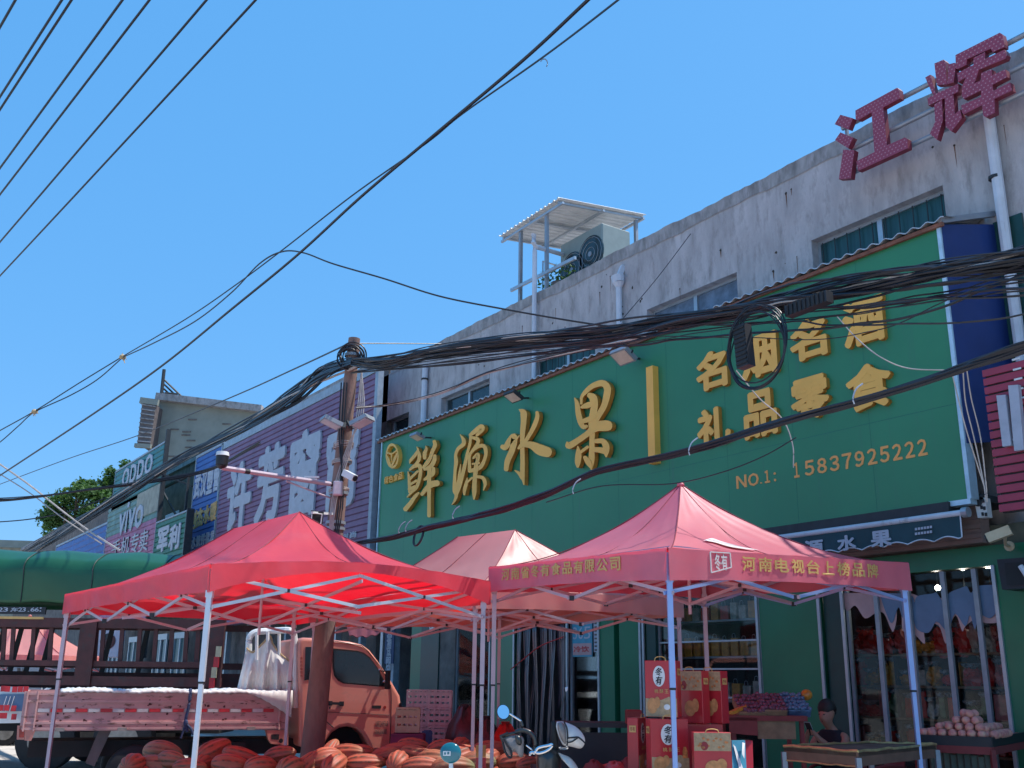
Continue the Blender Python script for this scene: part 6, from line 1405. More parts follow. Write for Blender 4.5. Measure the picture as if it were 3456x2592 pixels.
# ============================================================ tables
def table(name,label,cat,c,ux,uy,sx,sy,z,mt,leg='steel_grey',th=.03,cloth=None):
    t=thing(name,label,cat,(c.x,c.y,0)); m=MB(); m.obox(Vector((c.x,c.y,z-th/2)),ux*sx/2,uy*sy/2,Z_*th/2); m.build('table_top',M[mt],t)
    for a in (-1,1):
        for b in (-1,1): m=MB(); q=c+ux*a*(sx/2-.05)+uy*b*(sy/2-.05); m.obox(Vector((q.x,q.y,(z-th)/2)),ux*.02,uy*.02,Z_*((z-th)/2)); m.build('leg',M[leg],t)
    return t
DBX=9.3
bxc=LD((2330-1728)/3565*9.35,9.4); zt_b=.79
table('box_table','plain dark table under the stacked red gift boxes','table',bxc,R0,H_,1.25,.7,zt_b,'wood')
def gift_box(label,lat,dep,z,yaw,w,d,h,style,side='R'):
    p=LD(lat,dep,z); t=thing('gift_box',label,'gift box',p,ROTC+yaw,'red gift boxes stacked behind the blue tent leg'); rot=Matrix.Rotation(ROTC+yaw,3,'Z'); ux=rot@Vector((1,0,0)); uy=rot@Vector((0,1,0))
    m=MB(); m.rbox(p+Z_*h/2,w,d,h,.004,rot); m.build('carton',M['box_red'],t)
    def fr(u,v,e=.002): return p+ux*(-w/2+w*u)-uy*(d/2+e)+Z_*(h*v)
    def sd_(u,v,s=1,e=.002): return p+ux*s*(w/2+e)+uy*s*(-d/2+d*u)+Z_*(h*v)
    if style in ('logo','logo2'):
        m=MB(); m.prism([fr(.01,.01),fr(.99,.01),fr(.99,.33 if style=='logo' else .3),fr(.75,.36),fr(.5,.30),fr(.01,.33)],-uy*.001); m.build('tan_panel',M['box_tan'],t)
        m=MB(); m.prism([fr(.45+.19*math.cos(a),.72+.185*math.sin(a),.003) for a in [k*2*math.pi/28 for k in range(28)]],-uy*.001); lo=m.build('white_oval',M['box_white'],t)
        f=MB(); 
        for ch,(a,b,c,d2) in zip('冬有',((.34,.56,.73,.87),(.34,.56,.57,.72))): put_text(f,ch,lambda u,v,w_:fr(a+(b-a)*u,c+(d2-c)*v,.0045+.001*w_),.02,.2)
        f.build('oval_lettering',M['rubber'],lo)
        f=MB()
        for i,ch in enumerate('桃酥王'): put_text(f,ch,lambda u,v,w_:fr(.3+.16*i+.12*u,.42+.07*v,.0035+.001*w_),.01)
        f.build('carton_text',M['gold_print'],t)
        m=MB(); m.prism([fr(.22+.16*math.cos(a),.2+.14*math.sin(a),.0035) for a in [k*2*math.pi/16 for k in range(16)]],-uy*.002); m.prism([fr(.38+.09*math.cos(a),.26+.1*math.sin(a),.0045) for a in [k*2*math.pi/14 for k in range(14)]],-uy*.002); m.build('cookie_print',M['cookie'],t)
        m=MB(); m.prism([fr(.68+.10*math.cos(a),.18+.05*math.sin(a),.0035) for a in [k*2*math.pi/14 for k in range(14)]],-uy*.002); m.build('flour_print',M['box_white'],t)
        m=MB(); m.prism([fr(a,b,.0035) for a,b in ((.82,.30),(.95,.30),(.95,.42),(.91,.5),(.85,.5),(.82,.42))],-uy*.002); m.build('bottle_print',M['box_print'],t)
    elif style=='tan':
        m=MB(); m.prism([fr(.01,.62),fr(.99,.62),fr(.99,.99),fr(.01,.99)],-uy*.001); m.build('tan_panel',M['box_tan'],t)
        m=MB(); rr=random.Random(5)
        for i in range(16): a,b=rr.uniform(.1,.9),rr.uniform(.68,.94); m.prism([fr(a+.05*math.cos(g)*rr.uniform(.6,1),b+.03*math.sin(g)*rr.uniform(.6,1),.003+.0006*i) for g in [k*1.05 for k in range(6)]],-uy*.0005)
        m.build('food_print',M['box_print'],t)
        m=MB(); m.prism([fr(.5+.22*math.cos(a),.28+.15*math.sin(a),.0035) for a in [k*2*math.pi/18 for k in range(18)]],-uy*.002); m.prism([fr(.72+.14*math.cos(a),.34+.13*math.sin(a),.0048) for a in [k*2*math.pi/14 for k in range(14)]],-uy*.002); m.build('cookie_print',M['cookie'],t)
        m=MB(); m.prism([fr(.28+.1*math.cos(a),.72+.09*math.sin(a),.004) for a in [k*2*math.pi/14 for k in range(14)]],-uy*.0015); m.build('round_print',M['box_red_dark'],t)
    s=1 if side=='R' else -1
    m=MB(); m.prism([sd_(a,b,s,.003) for a,b in ((.2,.74),(.8,.74),(.8,.86),(.2,.86))],ux*s*.001); sq=m.build('gold_seal',M['gold_print'],t)
    f=MB(); put_text(f,'冬有',lambda u,v,w_:sd_((.28+.44*u),.76+.08*v,s,.0045+.001*w_),.01); f.build('seal_text',M['box_red_dark'],sq)
    m=MB(); m.tube(catmull([fr(.32,.99,.001),fr(.36,1.05,.0),fr(.5,1.07,.0),fr(.64,1.05,.0),fr(.68,.99,.001)],4),.004,5); m.build('handle_cord',M['gold_print'],t)
    return t
def lx(px,D): return (px-1728)/3565*D
H1=.465
gift_box('red gift box with a white oval, highest and leftmost of the stack',lx(2250,9.3),9.3,zt_b+H1+.005,-.42,.285,.14,.475,'logo')
gift_box('narrow red and tan gift box, second from the left in the upper row',lx(2352,9.55),9.55,zt_b+H1-.05,-.75,.26,.12,.45,'tan')
gift_box('red gift box with tan print, last to the right in the upper row',lx(2415,9.6),9.6,zt_b+H1-.05,-.75,.26,.12,.45,'tan')
gift_box('slim red gift box seen edge-on at the lower left of the stack',lx(2165,9.35),9.45,zt_b,1.15,.28,.10,.46,'logo','L')
gift_box('large red gift box with a white oval half hidden by the blue leg, lower row',lx(2262,9.2),9.25,zt_b,.32,.36,.10,.46,'logo2','L')
gift_box('red gift box supporting the narrow ones from below in the back',lx(2380,9.6),9.62,zt_b,-.1,.34,.16,.41,'plain')
gift_box('tan and red gift bag with a cookie picture, nearest at the lower right',lx(2407,8.95),8.98,zt_b-.02,.02,.315,.10,.385,'tan')
t=thing('snack_bag','teal and pink snack bag leaning right of the red gift boxes','snack bag',P(2505,2590,9.2)); A=[P(2470,2500,9.2),P(2515,2499,9.2),P(2520,2600,9.1),P(2472,2600,9.1)]
m=MB(); m.prism(A,H_*.05); m.build('bag_front',M['poster_teal'],t); m=MB(); m.prism([P(2474,2512,9.18),P(2482,2520,9.18),P(2510,2600,9.08),P(2496,2600,9.08)],H_*-.004); m.prism([P(2505,2505,9.17),P(2514,2508,9.17),P(2512,2560,9.1),P(2504,2545,9.1)],H_*-.004); m.build('white_stripe',M['box_white'],t)
t=thing('snack_box','red printed snack box right of the teal bag','snack box',P(2530,2590,9.4)); m=MB(); m.prism([P(2512,2500,9.4),P(2540,2500,9.4),P(2543,2602,9.3),P(2514,2602,9.3)],H_*.1); m.build('carton',M['box_red'],t); m=MB(); m.prism([P(2522,2555,9.36),P(2536,2555,9.36),P(2537,2572,9.35),P(2523,2572,9.35)],H_*-.002); m.build('print',M['box_tan'],t)
# fruit stand behind the boxes
fs=LD(lx(2575,10.9),10.9); zf=zat(2560,2412,10.9)
t=table('fruit_stand','red edged fruit stand with dark skirt between the boxes and the seated man','fruit stand',fs,R0,H_,.78,.6,zf,'wood_red','wood_red',.05)
m=MB(); m.obox(fs-H_*.31+Z_*(zf-.11),R0*.16-R0*0,H_*.01,Z_*.085); 
m=MB(); a=LD(lx(2468,10.6),10.6,zf-.02); b=LD(lx(2562,10.6),10.6,zf-.02); m.prism([a,b,b-Z_*.17,a-Z_*.15],H_*.02); m.build('red_board',M['wood_red'],t)
m=MB(); a=LD(lx(2563,10.6),10.62,zf-.02); b=LD(lx(2690,10.6),10.62,zf-.02); m.prism([a,b,b-Z_*.2,a-Z_*.2],H_*.02); m.build('brown_board',M['wood'],t)
m_('grape',(.17,.055,.09),.5,var=.4,scale=20)
def tray(label,px,py,D,w_,mt,mt2,yaw=0):
    c=P(px,py,D); t=thing('fruit_tray',label,'fruit tray',c,ROTC+yaw,'fruit trays on the red stand'); rot=Matrix.Rotation(ROTC+yaw,3,'Z')@Matrix.Rotation(.5,3,'X'); m=MB(); m.rbox(c,w_,.32,.08,.008,rot); m.build('tray',M[mt],t); f=MB()
    for i in range(7):
        for j in range(5): f.ell(c+rot@Vector((-w_*.42+w_*.14*i+R.uniform(-.008,.008),-.13+.065*j+R.uniform(-.01,.01),.05+R.uniform(-.008,.008))),.022,.026,.022,9,7)
    f.build('fruit',M[mt2],t,smooth=80)
tray('tilted tray of dusky grapes, left on the red stand',2528,2388,10.75,.28,'wood','grape'); tray('tilted tray of dusky grapes, right on the red stand',2600,2382,10.75,.26,'wood','grape')
tray('tilted blue box of fruit beside the seated man',2680,2382,10.9,.24,'goods_blue','reflection_and_solid_blue',.1)
for i,(x,y) in enumerate(((2680,2362),(2722,2345))):
    p=P(x,y,11.0); o=MB(); o.ell(p,.06,.06,.055,12,8); q=o.build('orange_fruit',M['goods_orange'],smooth=True); tag(q,f'orange fruit showing above the blue box, {["left","right"][i]} of two','fruit','orange fruit above the blue box')
p=P(2492,2395,10.5); t=thing('yellow_box_edge','yellow carton strip lying on the left end of the red stand','carton',p); m=MB(); m.bar(P(2468,2406,10.5),P(2520,2382,10.7),.05,.03); m.build('strip',M['goods_gold'],t)
# dark counter left of the boxes
cc=LD(lx(2040,11.6),11.7); zc2=zat(2040,2440,11.4); dkc=table('dark_counter','dark low counter in front of the strip curtain','counter',cc,R0,H_,1.0,.5,zc2,'steel_dark','steel_dark',.05); m=MB(); m.obox(cc-H_*.22+Z_*(zc2/2-.04),R0*.45,H_*.01,Z_*(zc2/2-.06)); m.build('shade_panel',M['black'],dkc)  # black panel put in for the deep shade under the counter
t=thing('red_carton','small red carton on the right end of the dark counter','carton',P(2138,2440,11.3)); m=MB(); m.rbox(P(2138,2420,11.4),.16,.2,.15,.01,Matrix.Rotation(ROTC,3,'Z')); m.build('carton',M['wood_red'],t)
# front stall with shiny edge
Dt=10.0; z1=zat(2647,2524,9.7); print('stall z',z1)
q=[PZ(2645,2524,z1),PZ(2893,2543,z1),PZ(3150,2512,z1),PZ(2935,2513,z1)]
t=thing('front_stall','empty stall table with shiny yellowish edges in front of the seated man','stall',(q[0]+q[2])*.5); t['label']='empty stall table with shiny yellowish edges in front of the seated man'
pl=[PZ(2645,2522,z1),PZ(2895,2541,z1),PZ(3160,2516,z1),PZ(2935,2510,z1)]
m=MB(); m.prism(pl,(0,0,-.03)); m.build('table_top',M['drab'],t)
m=MB()
for i in range(4):
    a=pl[i];b=pl[(i+1)%4]; m.prism([a+Z_*.008,b+Z_*.008,b-Z_*(.10+.01*i),a-Z_*.11],(a-b).cross(Z_).normalized()*.015)
m.build('edge_boards',M['cardboard'],t); m=MB()
for i in range(4):
    a=pl[i];b=pl[(i+1)%4]; n=14; m.tube([a.lerp(b,k/n)+Z_*(.014+R.uniform(-.006,.006)) for k in range(n+1)],.011,5)
    if i==0: m.tube([a.lerp(b,k/n)-Z_*(.112+R.uniform(-.006,.006)) for k in range(n+1)],.007,5)
m.build('metal_edge',M['table_edge'],t)
for p in pl: m=MB(); m.obox(Vector((p.x,p.y,z1/2-.02)),R0*.022,H_*.022,Z_*(z1/2-.02)); m.build('leg',M['steel_grey'],t)
# peaches on a tray table
z2=zat(3230,2492,10.3); A=PZ(3090,2484,z2); B=PZ(3345,2494,z2); C_=PZ(3560,2460,z2); D_=A+(C_-B); print('peach z',z2)
t=thing('peach_table','dark tray table heaped with peaches at the lower right','table',(A+C_)*.5); m=MB(); m.prism([A,B,C_,D_],(0,0,-.03)); m.build('tray_floor',M['goods_pink'],t); m=MB()
for a,b in ((A,B),(B,C_),(C_,D_),(D_,A)): m.bar(a-Z_*.03,b-Z_*.03,.02,.09)
m.build('tray_rim',M['black'],t); m=MB(); m.bar(A-Z_*.11,B-Z_*.11,.03,.07); m.bar(B-Z_*.11,C_-Z_*.11,.03,.07); m.build('frame',M['wood_red'],t)
for p in (A,B,C_,D_): m=MB(); m.obox(Vector((p.x,p.y,z2/2-.05)),R0*.022,H_*.022,Z_*(z2/2-.05)); m.build('leg',M['wood_red'],t)
m=MB(); 
for k in range(9): a=A.lerp(B,.25+.09*k); m.obox(a-Z_*.3+H_*.06,R0*.035,H_*.02,Z_*R.uniform(.12,.2))
m.build('bags_below',M['drab'],t)
pm=bpy.data.meshes.new('peach'); mb=MB(); mb.ell((0,0,0),.043,.043,.040,14,10,lambda p,a,g:p*(1-.07*math.exp(-((g-3.14)/.35)**2)*math.sin(a))+Vector((0,0,-.008*math.exp(-(a/.35)**2)))); pm.from_pydata([tuple(v) for v in mb.v],[],mb.f); pm.materials.append(M['peach'])
for p in pm.polygons: p.use_smooth=True
def peach(p,lab):
    o=bpy.data.objects.new('peach',pm); COL.objects.link(o); o.matrix_basis=Matrix.Translation(p)@Matrix.Rotation(R.uniform(0,6),4,'Z')@Matrix.Rotation(R.uniform(0,1.2),4,'X')@Matrix.Scale(R.uniform(.88,1.12),4); tag(o,lab,'peach','peaches heaped on the tray table')
nf=(B-A).normalized(); nd=(D_-A).normalized(); LA_=(B-A).length; LB_=(D_-A).length
for lay in range(4):
    for j in range(5):
        i=0; s0=.06+.05*lay+R.uniform(0,.03)
        s=s0
        while s<LA_-.04-.04*lay:
            d=.06+.085*j+.04*lay
            if d<LB_-.05-.04*lay and (lay<2 or j<4-lay+1) and not (lay>=1 and s<.1+.10*lay):
                peach(A+nf*s+nd*d+Z_*(.035+.062*lay),f'pinkish peach on the tray, {["bottom","second","third","top"][lay]} layer, {["front","second","third","fourth","back"][j]} row, {ordn(i)} from the left'); i+=1
            s+=.088+R.uniform(-.006,.01)
nf2=(C_-B).normalized()
i=0
for j in range(3):
    for s in range(8):
        peach(B+nf2*(.12+.09*s)-nf*(.0+.085*j)*1+nd*.03+Z_*(.035+.055*(j%2)),f'pale peach along the right side of the tray, {["outer","middle","inner"][j]} line, {ordn(s)} from the front')
# ============================================================ red chairs and the seated man
def chair(label,c,yaw):
    t=thing('red_chair',label,'chair',(c.x,c.y,0),yaw,'red plastic chairs'); rot=Matrix.Rotation(yaw,3,'Z'); X=rot@Vector((1,0,0)); Y=rot@Vector((0,1,0)); c=Vector((c.x,c.y,.16))
    m=MB(); m.rbox(c+Z_*.29,.44,.42,.03,.01,rot); m.build('seat',M['wood_red'],t)
    m=MB(); m.grid(lambda u,v:c+X*(-.21+.42*u)+Y*(.2+.06*v-.05*math.cos((u-.5)*3))+Z_*(.33+.36*v),8,6); m.build('backrest',M['wood_red'],t,solid=.02)
    for a in (-1,1):
        for b in (-1,1): m=MB(); q=c+X*a*.19+Y*b*.18; m.tube([q+X*a*.03+Y*b*.03-Z_*.15,q+Z_*.28],.018,8); m.build('leg',M['wood_red'],t)
        m=MB(); m.tube(catmull([c+X*a*.22+Y*.2+Z_*.55,c+X*a*.24+Y*.0+Z_*.56,c+X*a*.23-Y*.16+Z_*.5,c+X*a*.2-Y*.18+Z_*.3],4),.018,8); m.build('armrest',M['wood_red'],t)
fwd=(R0*-.80-H_*.60).normalized(); lft=Z_.cross(fwd); yawm=math.atan2(fwd.y,fwd.x)+math.pi/2
pel=LD(3.50,11.45,.60)
chair('red plastic chair under the seated man',pel+fwd*.02,yawm); chair('empty red chair behind and right of the seated man',LD(4.0,11.75),yawm-.5)
def skin_mesh(name,nodes,edges,mt,parent,sub=2,root=0):
    me=bpy.data.meshes.new(name); me.from_pydata([tuple(n[0]) for n in nodes],edges,[]); o=bpy.data.objects.new(name,me); COL.objects.link(o)
    md=o.modifiers.new('k','SKIN'); md.use_smooth_shade=True
    for i,n in enumerate(nodes): 
        sv=me.skin_vertices[0].data[i]; sv.radius=(n[1],n[2] if len(n)>2 else n[1]); sv.use_root=(i==root)
    o.modifiers.new('s','SUBSURF').levels=sub
    dg=bpy.context.evaluated_depsgraph_get(); dg.update(); m2=bpy.data.meshes.new_from_object(o.evaluated_get(dg)); vs=[v.co.copy() for v in m2.vertices]; fs=[tuple(p.vertices) for p in m2.polygons]; bpy.data.objects.remove(o)
    b=MB(); b.v=vs; b.f=fs; b.m=[0]*len(fs); return b.build(name,M[mt],parent,smooth=True)
man=thing('person','man in a black sleeveless shirt sitting and looking down at his phone','person',(pel.x,pel.y,0))
Fd=lambda f,l,z:pel+fwd*f+lft*l+Z_*z
N_=[];Ed=[]
def nd_(p,r,par=None):
    N_.append((p,r)); 
    if par is not None: Ed.append((par,len(N_)-1))
    return len(N_)-1
a0=nd_(Fd(0,0,.0),.12); a1=nd_(Fd(.02,0,.2),.105,a0); a2=nd_(Fd(.04,0,.40),.10,a1); a3=nd_(Fd(.055,0,.475),.056,a2); a4=nd_(Fd(.08,0,.525),.047,a3); a5=nd_(Fd(.125,0,.565),.055,a4); a6=nd_(Fd(.135,0,.64),.078,a5); a7=nd_(Fd(.115,0,.715),.072,a6)
nn_=nd_(Fd(.222,0,.615),.016,a6)
for s in (-1,1):
    nd_(Fd(.11,s*.083,.635),.013,a6)
    b1=nd_(Fd(.05,s*.18,.425),.05,a2); 
    if s>0: b2=nd_(Fd(.17,.19,.23),.043,b1); b3=nd_(Fd(.36,.07,.40),.030,b2)
    else: b2=nd_(Fd(.22,-.19,.22),.043,b1); b3=nd_(Fd(.38,-.09,.38),.030,b2)
    b4=nd_(Fd(.40,s*.055,.44),.032,b3)
    for k,(ln) in enumerate((.055,.065,.062,.05)):
        o_=nd_(Fd(.40+.008*k,s*(.035-.002*k),.465+.012*k-.02),.009,b4); nd_(Fd(.425,s*.01,.47+.014*k-.02),.008,o_)
    nd_(Fd(.385,s*.02,.485),.010,b4)
    l1=nd_(Fd(.05,s*.09,-.02),.095,a0); l2=nd_(Fd(.44,s*.13,-.03),.065,l1); l3=nd_(Fd(.44,s*.13,-.26),.05,l2); l4=nd_(Fd(.42,s*.13,-.40),.038,l3); nd_(Fd(.56,s*.14,-.415),.033,l4)
skin_mesh('body',N_,Ed,'skin',man)
hd=Fd(.115,0,.672)
rotH=Matrix.Rotation(math.atan2(fwd.y,fwd.x),3,'Z')@Matrix.Rotation(.45,3,'Y')
m=MB(); m.ell(hd+Z_*.03-fwd*.014,.104,.094,.104,24,18,lambda p,a,g:(p*.62 if (p.z<-.005 and p.x>.0) else (p*(1+.04*math.sin(g*11+a*3)*math.sin(a*9)))),rotH); m.build('hair',M['hair'],man,smooth=True)
m=MB()
for s in (-1,1): m.ell(Fd(.203,s*.03,.645),.010,.012,.006,8,6)
m.build('eyes',M['hair'],man); m=MB(); m.ell(Fd(.186,0,.575),.012,.022,.006,8,6); m.build('mouth',M['wood_red'],man)
S=[(Fd(0,0,-.02),.15),(Fd(.02,0,.2),.14),(Fd(.04,0,.39),.14),(Fd(.055,0,.475),.082),(Fd(.05,.17,.435),.078),(Fd(.05,-.17,.435),.078)]
skin_mesh('sleeveless_shirt',S,[(0,1),(1,2),(2,3),(2,4),(2,5)],'shirt_black',man,2)
S=[(Fd(-.02,0,.0),.148),(Fd(.06,.09,-.02),.108),(Fd(.36,.125,-.03),.088),(Fd(.06,-.09,-.02),.108),(Fd(.36,-.125,-.03),.088)]
skin_mesh('shorts',S,[(0,1),(1,2),(0,3),(3,4)],'shirt_black',man,2)
m=MB(); c=Fd(.185,.05,.33); m.obox(c,lft*.012,fwd*.002,Z_*.035); m.build('chest_print',M['sign_white'],man)
ph=thing('phone','dark smartphone with a pale edge held by the seated man','phone',Fd(.43,0,.47)); rr_=Matrix.Rotation(math.atan2(fwd.y,fwd.x),3,'Z')@Matrix.Rotation(.5,3,'Y'); m=MB(); m.rbox(Fd(.42,0,.50),.009,.075,.155,.003,rr_); m.build('case',M['rubber'],ph); m=MB(); m.rbox(Fd(.42,0,.50)-fwd*.005+Z_*.002,.002,.068,.145,.0005,rr_); m.build('screen',M['curtain_blue'],ph)
m=MB(); m.rbox(Fd(.42,0,.50)+fwd*.002,.004,.079,.159,.001,rr_); m.build('rim',M['sign_white'],ph)
# ============================================================ electric scooter
def puff(m,pts,D,th,rings=6,fwd_=0):
    c=Vector((sum(p[0] for p in pts)/len(pts),sum(p[1] for p in pts)/len(pts)))
    cl=catmull([Vector((p[0],p[1],0)) for p in pts]+[Vector((pts[0][0],pts[0][1],0))],3)[:-1]; n=len(cl)
    for sg in (-1,1):
        v=[P(c.x,c.y,D+sg*th)]; f=[]
        for r in range(1,rings+1):
            s=r/rings; s=math.sin(s*math.pi/2)
            for q in cl: v.append(P(c.x+(q.x-c.x)*s,c.y+(q.y-c.y)*s,D+sg*th*math.sqrt(max(0,1-s*s))))
        f+=[(0,1+k,1+(k+1)%n) for k in range(n)]
        for r in range(rings-1):
            for k in range(n): k2=(k+1)%n; f.append((1+r*n+k,1+(r+1)*n+k,1+(r+1)*n+k2,1+r*n+k2))
        m.add(v,f)
DS=9.0; o5s=(1660,2320); s5s=5.53
def s5p(x,y,D=DS): return P(o5s[0]+x/s5s,o5s[1]+y/s5s,D)
def s5(l): return [(o5s[0]+x/s5s,o5s[1]+y/s5s) for x,y in l]
scb=LD(lx(1870,DS),DS)
sct=thing('electric_scooter','black and white electric scooter with silver hand covers in front of the dark counter','scooter',scb)
def disc(m,c,nrm,rx,rz,th=.012,up=Z_):
    nrm=nrm.normalized(); u=nrm.cross(up).normalized(); v=u.cross(nrm); a=[c+u*rx*math.cos(t_)+v*rz*math.sin(t_) for t_ in [k*2*math.pi/28 for k in range(28)]]; m.prism(a,-nrm*th)
mn=(-H_*.9+Z_*.38+R0*.12).normalized()
mc=s5p(213,458); m=MB(); disc(m,mc,mn,.056,.066,.02); mo=m.build('mirror_housing',M['scooter_dark'],sct); m=MB(); disc(m,mc+mn*.002,mn,.050,.060,.001); m.build('mirror_glass',M['mirror'],mo)
m=MB(); m.tube([s5p(330,490),s5p(548,628)],.008,6); m.build('mirror_stem',M['chrome'],sct); m=MB(); m.tube([s5p(548,628),s5p(575,720),s5p(565,800)],.011,6); m.tube(catmull([s5p(440,835),s5p(560,800),s5p(700,835),s5p(790,930),s5p(815,1080),s5p(800,1190)],5),.020,8); m.tube(catmull([s5p(470,840),s5p(330,870),s5p(160,925)],4),.013,6); m.tube(catmull([s5p(800,1190),s5p(1000,1180),s5p(1180,1150)],4),.022,8); m.build('handlebar',M['scooter_dark'],sct,smooth=True)
m=MB(); puff(m,s5([(190,940),(320,900),(470,890),(590,940),(600,1080),(585,1280),(520,1300),(470,1230),(390,1200),(370,1280),(290,1240),(240,1120)]),DS+.01,.05); lg=m.build('hand_cover',M['clear_plastic'],sct,smooth=True)
m=MB(); m.tube(catmull([s5p(*q,DS-.045) for q in ((160,915),(200,1010),(250,1200),(320,1300),(370,1290),(350,1180),(270,1050),(230,960))],3),.010,5); m.tube([s5p(310,850,DS-.03),s5p(150,918,DS-.03)],.012,6); m.build('cover_binding',M['black'],lg)
m=MB(); puff(m,s5([(430,880),(520,900),(560,980),(540,1080),(470,1060),(440,980)]),DS-.05,.03); m.build('brake_lever_block',M['scooter_dark'],sct,smooth=True)
m=MB(); puff(m,s5([(1210,640),(1340,640),(1560,730),(1700,870),(1740,1000),(1700,1110),(1630,1140),(1500,1110),(1400,1090),(1320,1070),(1240,900),(1195,740)]),DS,.12); rg=m.build('hand_cover',M['white_cloth'],sct,smooth=True)
m=MB(); m.tube(catmull([s5p(*q,DS-.125) for q in ((1345,640),(1400,760),(1412,920),(1405,1090))],4),.007,5); m.tube(catmull([s5p(*q,DS-.12) for q in ((1410,945),(1520,935),(1610,930),(1690,990),(1740,1040))],4),.007,5); m.tube(catmull([s5p(*q,DS-.12) for q in ((1410,1030),(1500,1010),(1610,935))],4),.006,5); m.build('cover_binding',M['black'],rg)
m=MB(); puff(m,s5([(1225,660),(1320,650),(1390,780),(1395,960),(1370,1060),(1290,960),(1235,800)]),DS-.08,.06); m.build('inner_opening',M['clear_plastic'],rg,smooth=True)
m=MB(); puff(m,s5([(1100,640),(1180,620),(1200,760),(1230,950),(1240,1180),(1110,1150),(1090,900)]),DS+.02,.05); m.build('rear_cover_panel',M['rubber'],sct,smooth=True)
m=MB(); puff(m,s5([(830,1190),(880,1120),(1000,1090),(1120,1060),(1240,1150),(1290,1260),(1290,1504),(1260,1900),(860,1900),(830,1504),(820,1300)]),DS+.06,.16); m.build('front_shield',M['scooter_dark'],sct,smooth=True)
m=MB(); rp_=[(815,1190),(860,1130),(960,1100),(1060,1080),(1110,1060),(1120,1090),(1070,1150),(980,1200),(880,1225),(825,1215)]; m.tube(catmull([s5p(*q,DS-.08) for q in rp_+[rp_[0]]],3),.012,6); m.build('headlight_rim',M['chrome'],sct,smooth=True); m=MB(); puff(m,s5([(835,1190),(880,1135),(990,1105),(1090,1080),(1050,1145),(960,1190),(870,1210)]),DS-.06,.03); m.build('headlight',M['car_glass'],sct,smooth=True)
m=MB(); m.tube(catmull([s5p(*q,DS-.02) for q in ((720,1270),(725,1220),(790,1215),(800,1250))],3),.014,6); m.tube(catmull([s5p(*q,DS-.02) for q in ((1270,1110),(1290,1140),(1400,1130),(1405,1090))],3),.012,6); m.tube([s5p(640,1080),s5p(800,1200)],.006,5); m.build('chrome_fittings',M['chrome'],sct,smooth=True)
m=MB(); puff(m,s5([(1230,1210),(1330,1250),(1450,1300),(1540,1390),(1610,1504),(1650,1650),(1640,1900),(1500,1900),(1470,1600),(1400,1450),(1290,1330)]),DS-.05,.08); m.build('front_fender',M['fender'],sct,smooth=True)
m=MB(); m.tube(catmull([s5p(1290,560),s5p(1290,480),s5p(1320,300),s5p(1375,80)],4),.006,5); m.build('mirror_stem',M['steel_dark'],sct); m=MB(); puff(m,s5([(1365,0),(1420,-10),(1410,60),(1375,80)]),DS,.01); m.build('mirror_edge',M['sign_white'],sct)
wc=scb+Z_*.27
for oo,nm in ((R0*.12-H_*.1,'w'),(R0*.1+H_*1.15,'w')):
    m=MB(); c=wc+oo; ax=R0; m.tube([c-ax*.05,c-ax*.035,c+ax*.035,c+ax*.05],[.23,.26,.26,.23],24); w_=m.build('tyre',M['rubber'],sct,smooth=True); m=MB(); m.cyl(c-ax*.052,c+ax*.052,.15,18); m.build('rim',M['hub_steel'],w_)
m=MB(); m.tube([wc+R0*.12-H_*.1,s5p(1050,1500,DS+.05),s5p(1150,1150,DS)],.03,8); m.obox(scb+H_*.5+Z_*.33,R0*.14,H_*.35,Z_*.04); m.obox(scb+H_*.95+Z_*.55,R0*.13,H_*.33,Z_*.14); m.obox(scb+H_*.95+Z_*.74,R0*.14,H_*.34,Z_*.05); m.build('frame_and_seat',M['scooter_dark'],sct)
# second scooter, only its mirror reaches into view
D2=6.0; c=P(1521,2541,D2); base2=Vector((c.x,c.y,0))+R0*.15
s2=thing('electric_scooter','scooter below the frame whose round teal mirror back shows before the melons','scooter',base2)
nn2=(-H_+R0*-.25+Z_*.15).normalized(); m=MB(); puff(m,[(1521+36*math.cos(a),2541+36*math.sin(a)*.98) for a in [k*math.pi/8 for k in range(16)]],D2,.022); mh=m.build('mirror_housing',M['teal_plastic'],s2,smooth=True)
m=MB(); m.obox(P(1508,2543,D2-.026),R0*.021,H_*.001,Z_*.012); st_=m.build('sticker',M['box_white'],mh); 
m=MB(); m.obox(P(1502,2543,D2-.029),R0*.005,H_*.001,Z_*.006); m.obox(P(1513,2542,D2-.029),R0*.006,H_*.001,Z_*.007); m.build('sticker_marks',M['teal_plastic'],st_)
m=MB(); m.tube([P(1522,2576,D2),P(1524,2640,D2),Vector((c.x,c.y,.98))+R0*.03],.012,8); m.build('mirror_stem',M['white_paint'],s2)
hb=Vector((c.x,c.y,.96)); m=MB(); m.tube([hb+R0*-.05,hb+R0*.5],.016,8); m.tube([hb+R0*.22,hb+R0*.22-Z_*.4-H_*.12,base2+R0*.07-H_*.2+Z_*.25],.03,8); m.obox(base2+R0*.07+H_*.45+Z_*.55,R0*.13,H_*.3,Z_*.14); m.obox(base2+R0*.07+H_*.1+Z_*.32,R0*.12,H_*.3,Z_*.03); m.build('frame_and_seat',M['teal_plastic'],s2)
for oo in (-H_*.2,H_*.9):
    m=MB(); c_=base2+R0*.07+oo+Z_*.25; m.tube([c_-R0*.05,c_-R0*.035,c_+R0*.035,c_+R0*.05],[.21,.25,.25,.21],22); w_=m.build('tyre',M['rubber'],s2,smooth=True); m=MB(); m.cyl(c_-R0*.052,c_+R0*.052,.14,16); m.build('rim',M['hub_steel'],w_)
